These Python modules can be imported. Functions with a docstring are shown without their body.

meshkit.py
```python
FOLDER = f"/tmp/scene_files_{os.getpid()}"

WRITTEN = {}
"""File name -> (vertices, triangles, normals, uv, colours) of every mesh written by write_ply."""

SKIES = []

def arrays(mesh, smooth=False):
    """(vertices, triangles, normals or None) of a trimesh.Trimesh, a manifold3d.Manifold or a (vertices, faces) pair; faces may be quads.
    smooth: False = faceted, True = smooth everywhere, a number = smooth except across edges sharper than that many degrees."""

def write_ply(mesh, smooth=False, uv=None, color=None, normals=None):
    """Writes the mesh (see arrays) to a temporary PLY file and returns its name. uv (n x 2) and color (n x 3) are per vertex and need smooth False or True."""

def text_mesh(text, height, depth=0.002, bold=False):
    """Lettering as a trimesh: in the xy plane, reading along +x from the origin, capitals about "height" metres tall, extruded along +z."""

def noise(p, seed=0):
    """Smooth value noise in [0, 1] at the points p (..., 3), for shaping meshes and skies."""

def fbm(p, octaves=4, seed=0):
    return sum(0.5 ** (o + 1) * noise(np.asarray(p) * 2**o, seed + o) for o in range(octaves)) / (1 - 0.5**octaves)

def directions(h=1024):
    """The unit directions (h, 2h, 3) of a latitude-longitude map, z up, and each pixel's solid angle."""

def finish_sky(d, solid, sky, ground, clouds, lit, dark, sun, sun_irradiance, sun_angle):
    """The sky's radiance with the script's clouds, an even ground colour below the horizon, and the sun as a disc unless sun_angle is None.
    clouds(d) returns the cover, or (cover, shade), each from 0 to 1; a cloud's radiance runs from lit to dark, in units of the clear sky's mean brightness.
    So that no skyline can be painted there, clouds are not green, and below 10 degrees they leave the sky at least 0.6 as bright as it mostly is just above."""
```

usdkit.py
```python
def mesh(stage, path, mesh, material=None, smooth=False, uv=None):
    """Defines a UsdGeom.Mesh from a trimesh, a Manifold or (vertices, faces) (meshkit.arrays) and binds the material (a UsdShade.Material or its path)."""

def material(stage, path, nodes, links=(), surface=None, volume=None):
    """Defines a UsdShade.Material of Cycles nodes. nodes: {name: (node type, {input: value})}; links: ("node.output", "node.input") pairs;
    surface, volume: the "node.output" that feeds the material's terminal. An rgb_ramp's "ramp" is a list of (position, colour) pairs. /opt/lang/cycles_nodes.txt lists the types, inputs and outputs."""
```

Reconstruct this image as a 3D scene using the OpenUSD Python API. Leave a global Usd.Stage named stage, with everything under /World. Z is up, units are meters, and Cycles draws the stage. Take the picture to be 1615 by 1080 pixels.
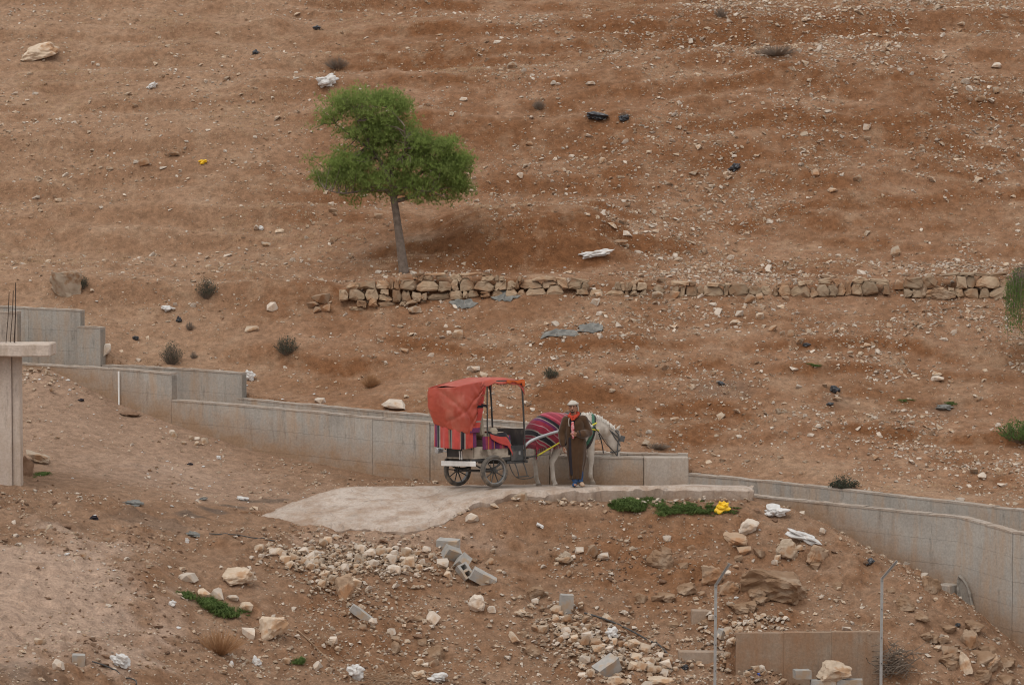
import math, random
import numpy as np, trimesh, shapely, usdkit, meshkit
import manifold3d as m3
from scipy.interpolate import PchipInterpolator, RegularGridInterpolator, LinearNDInterpolator, NearestNDInterpolator
from pxr import Usd, UsdGeom, UsdLux, UsdShade, Gf, Sdf, Vt

stage = Usd.Stage.CreateInMemory()
UsdGeom.SetStageUpAxis(stage, UsdGeom.Tokens.z)
UsdGeom.SetStageMetersPerUnit(stage, 1.0)
UsdGeom.Xform.Define(stage, '/World')
UsdGeom.Scope.Define(stage, '/World/Looks')

# ------------------------------------------------------------------ camera, sky, sun, exposure
FOC, CX, CY, CAMZ = 4800.0, 807.5, 540.0, 6.3
PITCH = math.atan(277.0 / FOC)
cam = UsdGeom.Camera.Define(stage, '/World/camera')
cam.CreateFocalLengthAttr(FOC * 36.0 / 1615.0)
cam.CreateHorizontalApertureAttr(36.0)
cam.CreateVerticalApertureAttr(36.0 * 684 / 1024)
cam.CreateClippingRangeAttr(Gf.Vec2f(0.5, 2000.0))
cam.AddTranslateOp().Set((0, 0, CAMZ))
cam.AddRotateXOp().Set(90.0 - math.degrees(PITCH))
cam.CreateExposureAttr(0.95)

SUN_EL, SUN_AZ = math.radians(58), math.radians(-150)
usdkit.material(stage, '/World/Looks/sky_look', {
    'sky': ('sky_texture', {'sky_type': 'single_scattering', 'sun_disc': False, 'sun_elevation': SUN_EL, 'sun_rotation': SUN_AZ, 'air_density': 1.0, 'aerosol_density': 2.0}),
    'tc': ('texture_coordinate', {}),
    'noi': ('noise_texture', {'scale': 2.2, 'detail': 6.0, 'roughness': 0.55}),
    'cov': ('map_range', {'from_min': 0.2, 'from_max': 0.62, 'to_min': 0.86, 'to_max': 1.0, 'clamp': True}),
    'cl': ('rgb_ramp', {'ramp': [(0.25, (4.6, 4.7, 4.9)), (0.75, (6.4, 6.4, 6.4))]}),
    'mixn': ('mix_color', {'use_clamp': False, 'use_clamp_result': False}),
    'bg': ('background_shader', {'strength': 0.085}),
}, [('tc.generated', 'noi.vector'), ('noi.fac', 'cov.value'), ('noi.fac', 'cl.fac'), ('cov.result', 'mixn.fac'), ('sky.color', 'mixn.a'), ('cl.color', 'mixn.b'), ('mixn.result', 'bg.color')], surface='bg.background')
dome = UsdLux.DomeLight.Define(stage, '/World/sky')
UsdShade.MaterialBindingAPI.Apply(dome.GetPrim()).Bind(UsdShade.Material.Get(stage, '/World/Looks/sky_look'))
dome.GetPrim().SetCustomDataByKey('kind', 'structure')
sun = UsdLux.DistantLight.Define(stage, '/World/sun')
sun.CreateIntensityAttr(0.22); sun.CreateAngleAttr(40.0); sun.CreateNormalizeAttr(True)
sun.CreateColorAttr(Gf.Vec3f(1.0, 0.955, 0.9))
sun.AddRotateZOp().Set(-math.degrees(SUN_AZ)); sun.AddRotateXOp().Set(-(90 - math.degrees(SUN_EL)))

# ------------------------------------------------------------------ helpers
def lin(r, g, b):
    f = lambda c: c / 12.92 if c <= 0.04045 else ((c + 0.055) / 1.055) ** 2.4
    return (f(r / 255), f(g / 255), f(b / 255))

def ray_slope(row):
    return np.tan(np.arctan((CY - np.asarray(row, float)) / FOC) - PITCH)

def P(px, row, Y):
    """world point at depth Y seen at photograph pixel (px, row)"""
    a = (CY - row) / FOC
    dy = math.cos(PITCH) + a * math.sin(PITCH); dz = -math.sin(PITCH) + a * math.cos(PITCH)
    k = Y / dy
    return np.array([(px - CX) / FOC * k, Y, CAMZ + dz * k])

used = {}
def pname(parent, name):
    key = (parent, name)
    n = used.get(key, 0); used[key] = n + 1
    return f'{parent}/{name}' if n == 0 else f'{parent}/{name}_{n:03d}'

def tag(prim, label=None, cat=None, group=None, kind=None):
    p = prim.GetPrim() if hasattr(prim, 'GetPrim') else prim
    for k, v in (('label', label), ('category', cat), ('group', group), ('kind', kind)):
        if v: p.SetCustomDataByKey(k, v)
    return p

def thing(name, label, cat, loc=(0, 0, 0), rotz=0.0, group=None, up=None):
    path = pname('/World', name)
    x = UsdGeom.Xform.Define(stage, path)
    if up is None:
        x.AddTranslateOp().Set(tuple(map(float, loc)))
        if rotz: x.AddRotateZOp().Set(float(rotz))
    else:
        u = np.array(up, float); u /= np.linalg.norm(u)
        f = np.array([math.cos(math.radians(rotz)), math.sin(math.radians(rotz)), 0.0]); f -= u * f.dot(u); f /= np.linalg.norm(f)
        l = np.cross(u, f)
        m = np.eye(4); m[0, :3], m[1, :3], m[2, :3], m[3, :3] = f, l, u, loc
        x.AddTransformOp().Set(Gf.Matrix4d(*m.ravel().tolist()))
    tag(x, label, cat, group)
    return path

def part(parent, name, mesh, mat, smooth=False, label=None, uv=None, kind=None, prim=None):
    path = pname(parent, name)
    if prim and smooth is not True: smooth = False
    m = usdkit.mesh(stage, path, mesh, L[mat], smooth=smooth, uv=uv)
    if prim:
        for k, v in prim.items():
            UsdGeom.PrimvarsAPI(m).CreatePrimvar(k, Sdf.ValueTypeNames.FloatArray, 'vertex').Set(Vt.FloatArray.FromNumpy(np.asarray(v, np.float32)))
    tag(m, label, None, None, kind)
    return path

def single(name, mesh, mat, label, cat, group=None, kind=None, smooth=False, loc=None, uv=None, prim=None):
    """a thing (or piece of the setting) that is one mesh"""
    path = part('/World', name, mesh, mat, smooth, uv=uv, prim=prim)
    p = stage.GetPrimAtPath(path)
    if loc is not None: UsdGeom.Xformable(p).AddTranslateOp().Set(tuple(map(float, loc)))
    tag(p, label, cat, group, kind)
    return path

def cat_(ms): return trimesh.util.concatenate(ms)

def box(sx, sy, sz, c=(0, 0, 0), rot=None, ch=0.0):
    if ch > 0:
        o = []
        for a, b, d in ((sx, sy - 2 * ch, sz - 2 * ch), (sx - 2 * ch, sy, sz - 2 * ch), (sx - 2 * ch, sy - 2 * ch, sz)):
            o.append(trimesh.creation.box([a, b, d]).vertices)
        m = trimesh.convex.convex_hull(np.vstack(o))
    else:
        m = trimesh.creation.box([sx, sy, sz])
    if rot is not None: m.apply_transform(trimesh.transformations.euler_matrix(*rot))
    m.apply_translation(c)
    return m

def tube(pts, r, n=8, cap=True):
    """tapered tube along points; r: number or list"""
    pts = np.asarray(pts, float); r = np.broadcast_to(np.asarray(r, float), (len(pts),))
    t = np.gradient(pts, axis=0); t /= np.maximum(np.linalg.norm(t, axis=1, keepdims=True), 1e-9)
    ref = np.array([0, 0, 1.0]) if abs(t[0, 2]) < 0.9 else np.array([1.0, 0, 0])
    vs = []
    a = np.cross(t[0], ref); a /= np.linalg.norm(a)
    for i in range(len(pts)):
        a = a - t[i] * a.dot(t[i]); a /= max(np.linalg.norm(a), 1e-9)
        b = np.cross(t[i], a)
        th = np.arange(n) * 2 * math.pi / n
        vs.append(pts[i] + r[i] * (np.cos(th)[:, None] * a + np.sin(th)[:, None] * b))
    v = np.vstack(vs); f = []
    for i in range(len(pts) - 1):
        for k in range(n):
            p, q = i * n + k, i * n + (k + 1) % n
            f += [[p, p + n, q + n], [p, q + n, q]]
    if cap:
        c0, c1 = len(v), len(v) + 1
        v = np.vstack([v, pts[0], pts[-1]])
        e = (len(pts) - 1) * n
        for k in range(n):
            f += [[c0, k, (k + 1) % n], [c1, e + (k + 1) % n, e + k]]
    m = trimesh.Trimesh(v, f, process=False)
    m.faces = m.faces[:, ::-1]
    return m

def spline(pts, n=24):
    pts = np.asarray(pts, float)
    s = np.r_[0, np.cumsum(np.linalg.norm(np.diff(pts, axis=0), axis=1))]
    return PchipInterpolator(s, pts)(np.linspace(0, s[-1], n))

def grid_mesh(V):
    """V: (n, m, 3) -> trimesh and row-major vertex order"""
    n, m = V.shape[:2]
    i = np.arange(n * m).reshape(n, m)
    f = np.concatenate([np.stack([i[:-1, :-1], i[1:, :-1], i[1:, 1:]], -1).reshape(-1, 3), np.stack([i[:-1, :-1], i[1:, 1:], i[:-1, 1:]], -1).reshape(-1, 3)])
    return trimesh.Trimesh(V.reshape(-1, 3), f, process=False)

def ell(c, r, n=20):
    r = np.broadcast_to(np.asarray(r, float), (3,))
    return m3.Manifold.sphere(1.0, n).scale(tuple(r)).translate(tuple(map(float, c)))

def hulls(nodes, bones, n=20):
    """union of the hulls of ellipsoid pairs/triples"""
    out = None
    for b in bones:
        h = m3.Manifold.batch_hull([ell(*nodes[k], n=n) for k in b])
        out = h if out is None else out + h
    return out

def tm(man, edge=None, it=8):
    if edge: man = man.refine_to_length(edge)
    m = man.to_mesh()
    t = trimesh.Trimesh(np.array(m.vert_properties[:, :3]), np.array(m.tri_verts), process=True)
    if it: trimesh.smoothing.filter_taubin(t, lamb=0.5, nu=0.52, iterations=it)
    return t

def to_man(t):
    return m3.Manifold(m3.Mesh(np.asarray(t.vertices, np.float32), np.asarray(t.faces, np.uint32)))

def rock_mesh(rng, s, n=16, jag=0.35):
    d = rng.normal(size=(n, 3)); d /= np.linalg.norm(d, axis=1, keepdims=True)
    d = np.sign(d) * np.abs(d) ** 0.75
    p = d * (1 - jag * rng.random((n, 1))) 
    h = trimesh.convex.convex_hull(p)
    h.vertices -= h.bounds.mean(0)
    h.vertices *= np.asarray(s, float) / (h.bounds[1] - h.bounds[0])
    return trimesh.Trimesh(h.vertices, h.faces, process=False)

def boulder_mesh(rng, s, seed, rough=0.1, n=16, sub=3):
    """an angular block: a few big broken faces, chipped edges, pitted relief"""
    h = rock_mesh(rng, (1, 1, 1), n, 0.42)
    for _ in range(sub): h = h.subdivide()
    v = h.vertices; nr = h.vertex_normals
    trimesh.smoothing.filter_taubin(h, iterations=1)
    ridge = np.abs(meshkit.fbm(v * 3.2 + seed * 7.3, 4, seed) - 0.5) * 2
    h.vertices = h.vertices + nr * (rough * 1.5 * (ridge - 0.25) + rough * 0.9 * (meshkit.fbm(v * 9 + seed, 3, seed + 5) - 0.5))[:, None]
    h.vertices -= h.bounds.mean(0)
    h.vertices *= np.asarray(s, float) / (h.bounds[1] - h.bounds[0])
    return h

# ------------------------------------------------------------------ materials
L = {}
def look(name, nodes, links, surface='p.BSDF'):
    L[name] = usdkit.material(stage, f'/World/Looks/{name}', nodes, links, surface=surface)

def speckled(name, c1, c2, scale=6.0, rough=0.9, bump=0.3, bdist=0.01, bscale=30.0, rnd=0.0, detail=5.0, spec=0.25, coord='object', c3=None, scale3=2.0, sheen=0.0, t3=(0.5, 0.62), metallic=0.0):
    """two tones mixed by noise, a third in patches, fine bump, and a brightness that varies per object"""
    src = 'tc.object' if coord == 'object' else 'geo.position'
    nodes = {'tc': ('texture_coordinate', {}), 'geo': ('geometry', {}),
             'n': ('noise_texture', {'scale': scale, 'detail': detail, 'roughness': 0.6}),
             'r': ('rgb_ramp', {'ramp': [(0.3, c1), (0.7, c2)]}),
             'nb': ('noise_texture', {'scale': bscale, 'detail': 4.0, 'roughness': 0.65}),
             'b': ('bump', {'strength': bump, 'distance': bdist}),
             'p': ('principled_bsdf', {'roughness': rough, 'specular_ior_level': spec, 'sheen_weight': sheen, 'metallic': metallic})}
    links = [(src, 'n.vector'), (src, 'nb.vector'), ('n.fac', 'r.fac'), ('nb.fac', 'b.height'), ('b.normal', 'p.normal')]
    out = 'r.color'
    if c3 is not None:
        nodes.update({'n3': ('noise_texture', {'scale': scale3, 'detail': 4.0, 'roughness': 0.6}), 'm3': ('map_range', {'from_min': t3[0], 'from_max': t3[1], 'clamp': True}),
                      'x3': ('mix_color', {'b': c3})})
        links += [(src, 'n3.vector'), ('n3.fac', 'm3.value'), ('m3.result', 'x3.fac'), (out, 'x3.a')]
        out = 'x3.result'
    if rnd > 0:
        nodes.update({'oi': ('object_info', {}), 'mr': ('map_range', {'to_min': 1 - rnd, 'to_max': 1 + rnd}), 'h': ('hsv', {})})
        links += [('oi.random', 'mr.value'), ('mr.result', 'h.value'), (out, 'h.color')]
        out = 'h.color'
    links.append((out, 'p.base_color'))
    look(name, nodes, links)

def striped(name, stops, axis='x', freq=1.0, rough=0.95, thread=400.0, offset=0.0):
    """woven cloth: bands of colour across the st coordinate, thread relief and worn tone"""
    look(name, {'uv': ('attribute', {'attribute': 'st'}), 'sx': ('separate_xyz', {}),
                'mu': ('math', {'math_type': 'multiply_add', 'value2': freq, 'value3': offset}), 'fr': ('math', {'math_type': 'fraction'}),
                'rp': ('rgb_ramp', {'ramp': stops, 'interpolate': False}), 'n': ('noise_texture', {'scale': 9.0, 'detail': 4.0}),
                'h': ('hsv', {'saturation': 0.95}), 'mr': ('map_range', {'to_min': 0.6, 'to_max': 1.4}), 'tc': ('texture_coordinate', {}),
                'wv': ('wave_texture', {'scale': thread, 'distortion': 1.0}), 'b': ('bump', {'strength': 0.3, 'distance': 0.003}),
                'p': ('principled_bsdf', {'roughness': rough, 'specular_ior_level': 0.1, 'sheen_weight': 0.2})},
         [('uv.vector', 'sx.vector'), (f'sx.{axis}', 'mu.value1'), ('mu.value', 'fr.value1'), ('fr.value', 'rp.fac'), ('tc.object', 'n.vector'), ('n.fac', 'mr.value'), ('mr.result', 'h.value'),
          ('rp.color', 'h.color'), ('h.color', 'p.base_color'), ('uv.vector', 'wv.vector'), ('wv.fac', 'b.height'), ('b.normal', 'p.normal')])

def leafy(name, c1, c2, trans=0.35, dry=None):
    nodes = {'geo': ('geometry', {}), 'tc': ('texture_coordinate', {}), 'n': ('noise_texture', {'scale': 2.4, 'detail': 3.0}), 'r': ('rgb_ramp', {'ramp': [(0.0, c1), (1.0, c2)]}),
             'ad': ('math', {'math_type': 'multiply_add', 'value2': 0.65, 'value3': 0.0}), 'ad2': ('math', {'math_type': 'multiply_add', 'value2': 1.3, 'value3': -0.45}), 'ad3': ('math', {'math_type': 'add'}),
             'd': ('diffuse_bsdf', {}), 't': ('translucent_bsdf', {}), 'm': ('mix_closure', {'fac': trans})}
    links = [('tc.object', 'n.vector'), ('geo.random_per_island', 'ad.value1'), ('n.fac', 'ad2.value1'), ('ad.value', 'ad3.value1'), ('ad2.value', 'ad3.value2'), ('ad3.value', 'r.fac')]
    out = 'r.color'
    if dry:
        nodes.update({'gt': ('math', {'math_type': 'greater_than', 'value2': 0.77}), 'x': ('mix_color', {'b': dry})})
        links += [('geo.random_per_island', 'gt.value1'), ('gt.value', 'x.fac'), ('r.color', 'x.a')]
        out = 'x.result'
    links += [(out, 'd.color'), (out, 't.color'), ('d.BSDF', 'm.closure1'), ('t.BSDF', 'm.closure2')]
    look(name, nodes, links, surface='m.closure')

def soil(name, ca, cb, cred, cpale, cdamp, peb, pebscale, pebamt, grass=None, grass_amt=0.0):
    """earth: two tones, reddish exposed banks with some bank shade painted in, pale dust, damp earth (mesh primvars), small pebbles and crumbs"""
    nodes = {
        'geo': ('geometry', {}),
        'n1': ('noise_texture', {'scale': 0.55, 'detail': 6.0, 'roughness': 0.62}),
        'n2': ('noise_texture', {'scale': 6.0, 'detail': 6.0, 'roughness': 0.7}),
        'n5': ('noise_texture', {'scale': 28.0, 'detail': 3.0, 'roughness': 0.7}),
        'r1': ('rgb_ramp', {'ramp': [(0.32, ca), (0.68, cb)]}),
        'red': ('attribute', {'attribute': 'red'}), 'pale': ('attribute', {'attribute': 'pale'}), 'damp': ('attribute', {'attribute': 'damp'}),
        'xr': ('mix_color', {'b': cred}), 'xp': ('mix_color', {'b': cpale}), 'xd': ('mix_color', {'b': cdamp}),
        'v2': ('map_range', {'from_min': 0.25, 'from_max': 0.75, 'to_min': 0.6, 'to_max': 1.42}), 'h2': ('hsv', {}),
        'v5': ('map_range', {'from_min': 0.25, 'from_max': 0.75, 'to_min': 0.74, 'to_max': 1.26}), 'h5': ('hsv', {}),
        'vo': ('voronoi_texture', {'scale': pebscale, 'feature': 'f1'}), 'vs': ('separate_color', {'color_type': 'rgb'}),
        'np': ('noise_texture', {'scale': 0.9, 'detail': 4.0, 'roughness': 0.6}),
        'th': ('map_range', {'from_min': 0.35, 'from_max': 0.72, 'to_min': 0.985, 'to_max': 1 - pebamt, 'clamp': True}),
        'gt': ('math', {'math_type': 'greater_than'}), 'nb': ('math', {'math_type': 'multiply_add', 'value2': 0.34, 'value3': 0.08}), 'near': ('math', {'math_type': 'less_than'}), 'pm': ('math', {'math_type': 'multiply'}),
        'pc': ('rgb_ramp', {'ramp': [(0.0, tuple(0.62 * x for x in peb)), (1.0, tuple(1.15 * x for x in peb))]}),
        'xs': ('mix_color', {}),
        'bh': ('math', {'math_type': 'multiply_add', 'value2': 0.5}), 'bh2': ('math', {'math_type': 'multiply_add', 'value2': 0.6}),
        'b': ('bump', {'strength': 1.0, 'distance': 0.06}),
        'p': ('principled_bsdf', {'roughness': 1.0, 'specular_ior_level': 0.08}),
    }
    links = [('geo.position', k + '.vector') for k in ('n1', 'n2', 'n5', 'vo', 'np')]
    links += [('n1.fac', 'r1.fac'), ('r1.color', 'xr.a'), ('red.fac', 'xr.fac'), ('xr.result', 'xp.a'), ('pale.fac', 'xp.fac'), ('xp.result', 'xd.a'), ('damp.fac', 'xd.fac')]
    out = 'xd.result'
    if grass:
        nodes.update({'ng': ('noise_texture', {'scale': 1.1, 'detail': 6.0, 'roughness': 0.7}), 'gm': ('map_range', {'from_min': 0.5, 'from_max': 0.72, 'to_max': grass_amt, 'clamp': True}), 'xg': ('mix_color', {'b': grass})})
        links += [('geo.position', 'ng.vector'), ('ng.fac', 'gm.value'), ('gm.result', 'xg.fac'), (out, 'xg.a')]
        out = 'xg.result'
    links += [('n2.fac', 'v2.value'), ('v2.result', 'h2.value'), (out, 'h2.color'), ('n5.fac', 'v5.value'), ('v5.result', 'h5.value'), ('h2.color', 'h5.color'),
              ('vo.color', 'vs.color'), ('np.fac', 'th.value'), ('vs.r', 'gt.value1'), ('th.result', 'gt.value2'), ('vo.distance', 'near.value1'), ('vs.b', 'nb.value1'), ('nb.value', 'near.value2'), ('gt.value', 'pm.value1'), ('near.value', 'pm.value2'),
              ('vs.g', 'pc.fac'), ('pm.value', 'xs.fac'), ('h5.color', 'xs.a'), ('pc.color', 'xs.b'), ('xs.result', 'p.base_color'),
              ('n5.fac', 'bh.value1'), ('n2.fac', 'bh.value3'), ('pm.value', 'bh2.value1'), ('bh.value', 'bh2.value3'), ('bh2.value', 'b.height'), ('b.normal', 'p.normal')]
    look(name, nodes, links)

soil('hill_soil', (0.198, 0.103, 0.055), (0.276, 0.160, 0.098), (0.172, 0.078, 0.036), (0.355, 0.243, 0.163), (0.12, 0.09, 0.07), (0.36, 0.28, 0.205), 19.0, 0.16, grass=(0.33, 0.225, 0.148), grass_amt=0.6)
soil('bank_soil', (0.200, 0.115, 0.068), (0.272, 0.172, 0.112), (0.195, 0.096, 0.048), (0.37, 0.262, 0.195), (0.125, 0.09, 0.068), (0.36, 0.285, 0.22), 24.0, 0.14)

def concrete(name, c1, c2, cst, wash, scale=1.3, cracks=False):
    nodes = {
        'geo': ('geometry', {}), 'mp': ('mapping', {'scale': (3.2, 3.2, 0.5)}),
        'n1': ('noise_texture', {'scale': scale, 'detail': 6.0, 'roughness': 0.65}), 'r1': ('rgb_ramp', {'ramp': [(0.33, c1), (0.67, c2)]}),
        'mps': ('mapping', {'scale': (3.6, 3.6, 0.22)}), 'nst': ('noise_texture', {'scale': 1.0, 'detail': 5.0, 'roughness': 0.7}), 'mst': ('map_range', {'from_min': 0.54, 'from_max': 0.76, 'to_min': 0.0, 'to_max': 0.45, 'clamp': True}), 'xst': ('mix_color', {'b': (0.125, 0.105, 0.085)}),
        'n2': ('noise_texture', {'scale': 0.9, 'detail': 6.0, 'roughness': 0.7}), 'm2': ('map_range', {'from_min': 0.47, 'from_max': 0.66, 'to_max': 0.85, 'clamp': True}), 'x2': ('mix_color', {'b': cst}),
        'n4': ('noise_texture', {'scale': 2.0, 'detail': 6.0, 'roughness': 0.75}), 'm4': ('map_range', {'from_min': 0.56, 'from_max': 0.74, 'to_max': 0.75, 'clamp': True}), 'x4': ('mix_color', {'b': (0.10, 0.088, 0.075)}),
        'so': ('attribute', {'attribute': 'soil'}), 'ns': ('noise_texture', {'scale': 2.6, 'detail': 6.0, 'roughness': 0.65}), 'sm': ('math', {'math_type': 'multiply_add', 'value2': 1.7}), 'sm2': ('math', {'math_type': 'add', 'value2': -1.1, 'use_clamp': True}), 'x3': ('mix_color', {'b': wash}),
        'nf': ('noise_texture', {'scale': 22.0, 'detail': 5.0, 'roughness': 0.75}), 'vf': ('map_range', {'from_min': 0.25, 'from_max': 0.75, 'to_min': 0.78, 'to_max': 1.2}), 'h': ('hsv', {}),
        'b': ('bump', {'strength': 0.5, 'distance': 0.012}), 'p': ('principled_bsdf', {'roughness': 0.92, 'specular_ior_level': 0.2})}
    links = [('geo.position', 'mp.vector'), ('geo.position', 'n1.vector'), ('mp.vector', 'n2.vector'), ('mp.vector', 'n4.vector'), ('geo.position', 'nf.vector'), ('geo.position', 'ns.vector'),
             ('n1.fac', 'r1.fac'), ('r1.color', 'x2.a'), ('n2.fac', 'm2.value'), ('m2.result', 'x2.fac'), ('x2.result', 'x4.a'), ('n4.fac', 'm4.value'), ('m4.result', 'x4.fac'),
             ('ns.fac', 'sm.value1'), ('so.fac', 'sm.value3'), ('sm.value', 'sm2.value1'), ('sm2.value', 'x3.fac'), ('geo.position', 'mps.vector'), ('mps.vector', 'nst.vector'), ('nst.fac', 'mst.value'), ('mst.result', 'xst.fac'), ('x4.result', 'xst.a'), ('xst.result', 'x3.a'),
             ('nf.fac', 'vf.value'), ('vf.result', 'h.value'), ('x3.result', 'h.color'), ('h.color', 'p.base_color'), ('nf.fac', 'b.height'), ('b.normal', 'p.normal')]
    if cracks:   # a few thin cracks, and dirt trodden over the top in patches
        nodes.update({'vk': ('voronoi_texture', {'scale': 0.55, 'feature': 'distance_to_edge'}), 'nk': ('noise_texture', {'scale': 2.5, 'detail': 5.0}), 'ak': ('vector_math', {'math_type': 'multiply_add', 'vector2': (0.35, 0.35, 0.35)}),
                      'ck': ('map_range', {'from_min': 0.003, 'from_max': 0.008, 'to_min': 0.22, 'to_max': 0.0, 'clamp': True}), 'xk': ('mix_color', {'b': (0.07, 0.055, 0.045)}),
                      'nd': ('noise_texture', {'scale': 1.5, 'detail': 7.0, 'roughness': 0.72}), 'md': ('map_range', {'from_min': 0.5, 'from_max': 0.68, 'to_max': 0.75, 'clamp': True}), 'xd': ('mix_color', {'b': (0.235, 0.155, 0.105)})})
        links.remove(('x3.result', 'h.color'))
        links += [('geo.position', 'nk.vector'), ('nk.color', 'ak.vector1'), ('geo.position', 'ak.vector3'), ('ak.vector', 'vk.vector'), ('vk.distance', 'ck.value'), ('ck.result', 'xk.fac'), ('geo.position', 'nd.vector'), ('nd.fac', 'md.value'), ('md.result', 'xd.fac'),
                  ('x3.result', 'xd.a'), ('xd.result', 'xk.a'), ('xk.result', 'h.color')]
    look(name, nodes, links)

WASH = (0.26, 0.17, 0.108)
concrete('wall_concrete', (0.275, 0.25, 0.22), (0.375, 0.345, 0.305), (0.36, 0.265, 0.19), WASH)
concrete('core_concrete', (0.2, 0.18, 0.155), (0.27, 0.24, 0.205), (0.28, 0.21, 0.15), WASH)
concrete('pale_concrete', (0.345, 0.28, 0.23), (0.44, 0.37, 0.315), (0.29, 0.205, 0.145), (0.25, 0.165, 0.11), scale=0.8, cracks=True)
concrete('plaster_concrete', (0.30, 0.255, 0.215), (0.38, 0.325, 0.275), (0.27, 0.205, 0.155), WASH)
concrete('pit_concrete', (0.23, 0.185, 0.14), (0.30, 0.24, 0.185), (0.25, 0.145, 0.085), (0.235, 0.128, 0.07), scale=0.9)
concrete('building_concrete', (0.42, 0.345, 0.29), (0.50, 0.42, 0.355), (0.36, 0.28, 0.215), (0.3, 0.21, 0.145))
speckled('limestone', (0.34, 0.255, 0.18), (0.50, 0.405, 0.31), 4.0, rnd=0.25, bump=0.6, bdist=0.02, bscale=25, c3=(0.33, 0.20, 0.115), scale3=3.0)
speckled('pale_limestone', (0.41, 0.335, 0.27), (0.55, 0.475, 0.395), 4.0, rnd=0.16, bump=0.6, bdist=0.02, bscale=25, c3=(0.40, 0.27, 0.175), scale3=2.5, t3=(0.54, 0.68))
speckled('tan_stone', (0.25, 0.165, 0.105), (0.36, 0.26, 0.18), 4.0, rnd=0.2, bump=0.6, bdist=0.02, bscale=25, c3=(0.27, 0.145, 0.075), scale3=2.2)
speckled('wall_stone', (0.245, 0.172, 0.108), (0.36, 0.268, 0.185), 3.0, rnd=0.25, bump=0.8, bdist=0.025, bscale=18, c3=(0.25, 0.142, 0.078), scale3=2.0, coord='world', t3=(0.46, 0.62))
speckled('earthy_rock', (0.19, 0.112, 0.062), (0.29, 0.188, 0.118), 3.0, bump=0.9, bdist=0.04, bscale=14, c3=(0.33, 0.25, 0.18), scale3=1.4, t3=(0.55, 0.7))
speckled('clod', (0.15, 0.085, 0.05), (0.24, 0.145, 0.092), 5.0, rnd=0.2, bump=0.8, bdist=0.03, bscale=20)
speckled('grey_block', (0.25, 0.235, 0.215), (0.36, 0.335, 0.305), 7.0, rnd=0.1, bump=0.6, bdist=0.006, bscale=70, c3=(0.33, 0.24, 0.165), scale3=3)
speckled('white_plastic', (0.43, 0.41, 0.385), (0.58, 0.56, 0.54), 8.0, rough=0.45, spec=0.4, bump=0.2, c3=(0.5, 0.42, 0.35), scale3=5, t3=(0.58, 0.75))
speckled('black_plastic', (0.010, 0.010, 0.012), (0.03, 0.03, 0.033), 8.0, rough=0.3, spec=0.5, bump=0.2)
speckled('yellow_plastic', (0.62, 0.36, 0.01), (0.80, 0.52, 0.02), 8.0, rough=0.45, spec=0.4, bump=0.2)
speckled('grey_rag', (0.10, 0.098, 0.09), (0.22, 0.21, 0.19), 9.0, bump=0.5, bscale=40)
speckled('tarp', (0.29, 0.042, 0.023), (0.385, 0.064, 0.036), 3.2, rough=0.5, spec=0.45, bump=0.45, bdist=0.015, bscale=7.0, c3=(0.40, 0.125, 0.085), scale3=2.2, t3=(0.5, 0.8))
speckled('orange_edge', (0.40, 0.07, 0.016), (0.50, 0.12, 0.03), 10.0, rough=0.7)
RED, BLK, GRY, MAR, PUR = (0.39, 0.034, 0.022), (0.018, 0.016, 0.02), (0.24, 0.2, 0.17), (0.225, 0.014, 0.032), (0.12, 0.02, 0.075)
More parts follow.
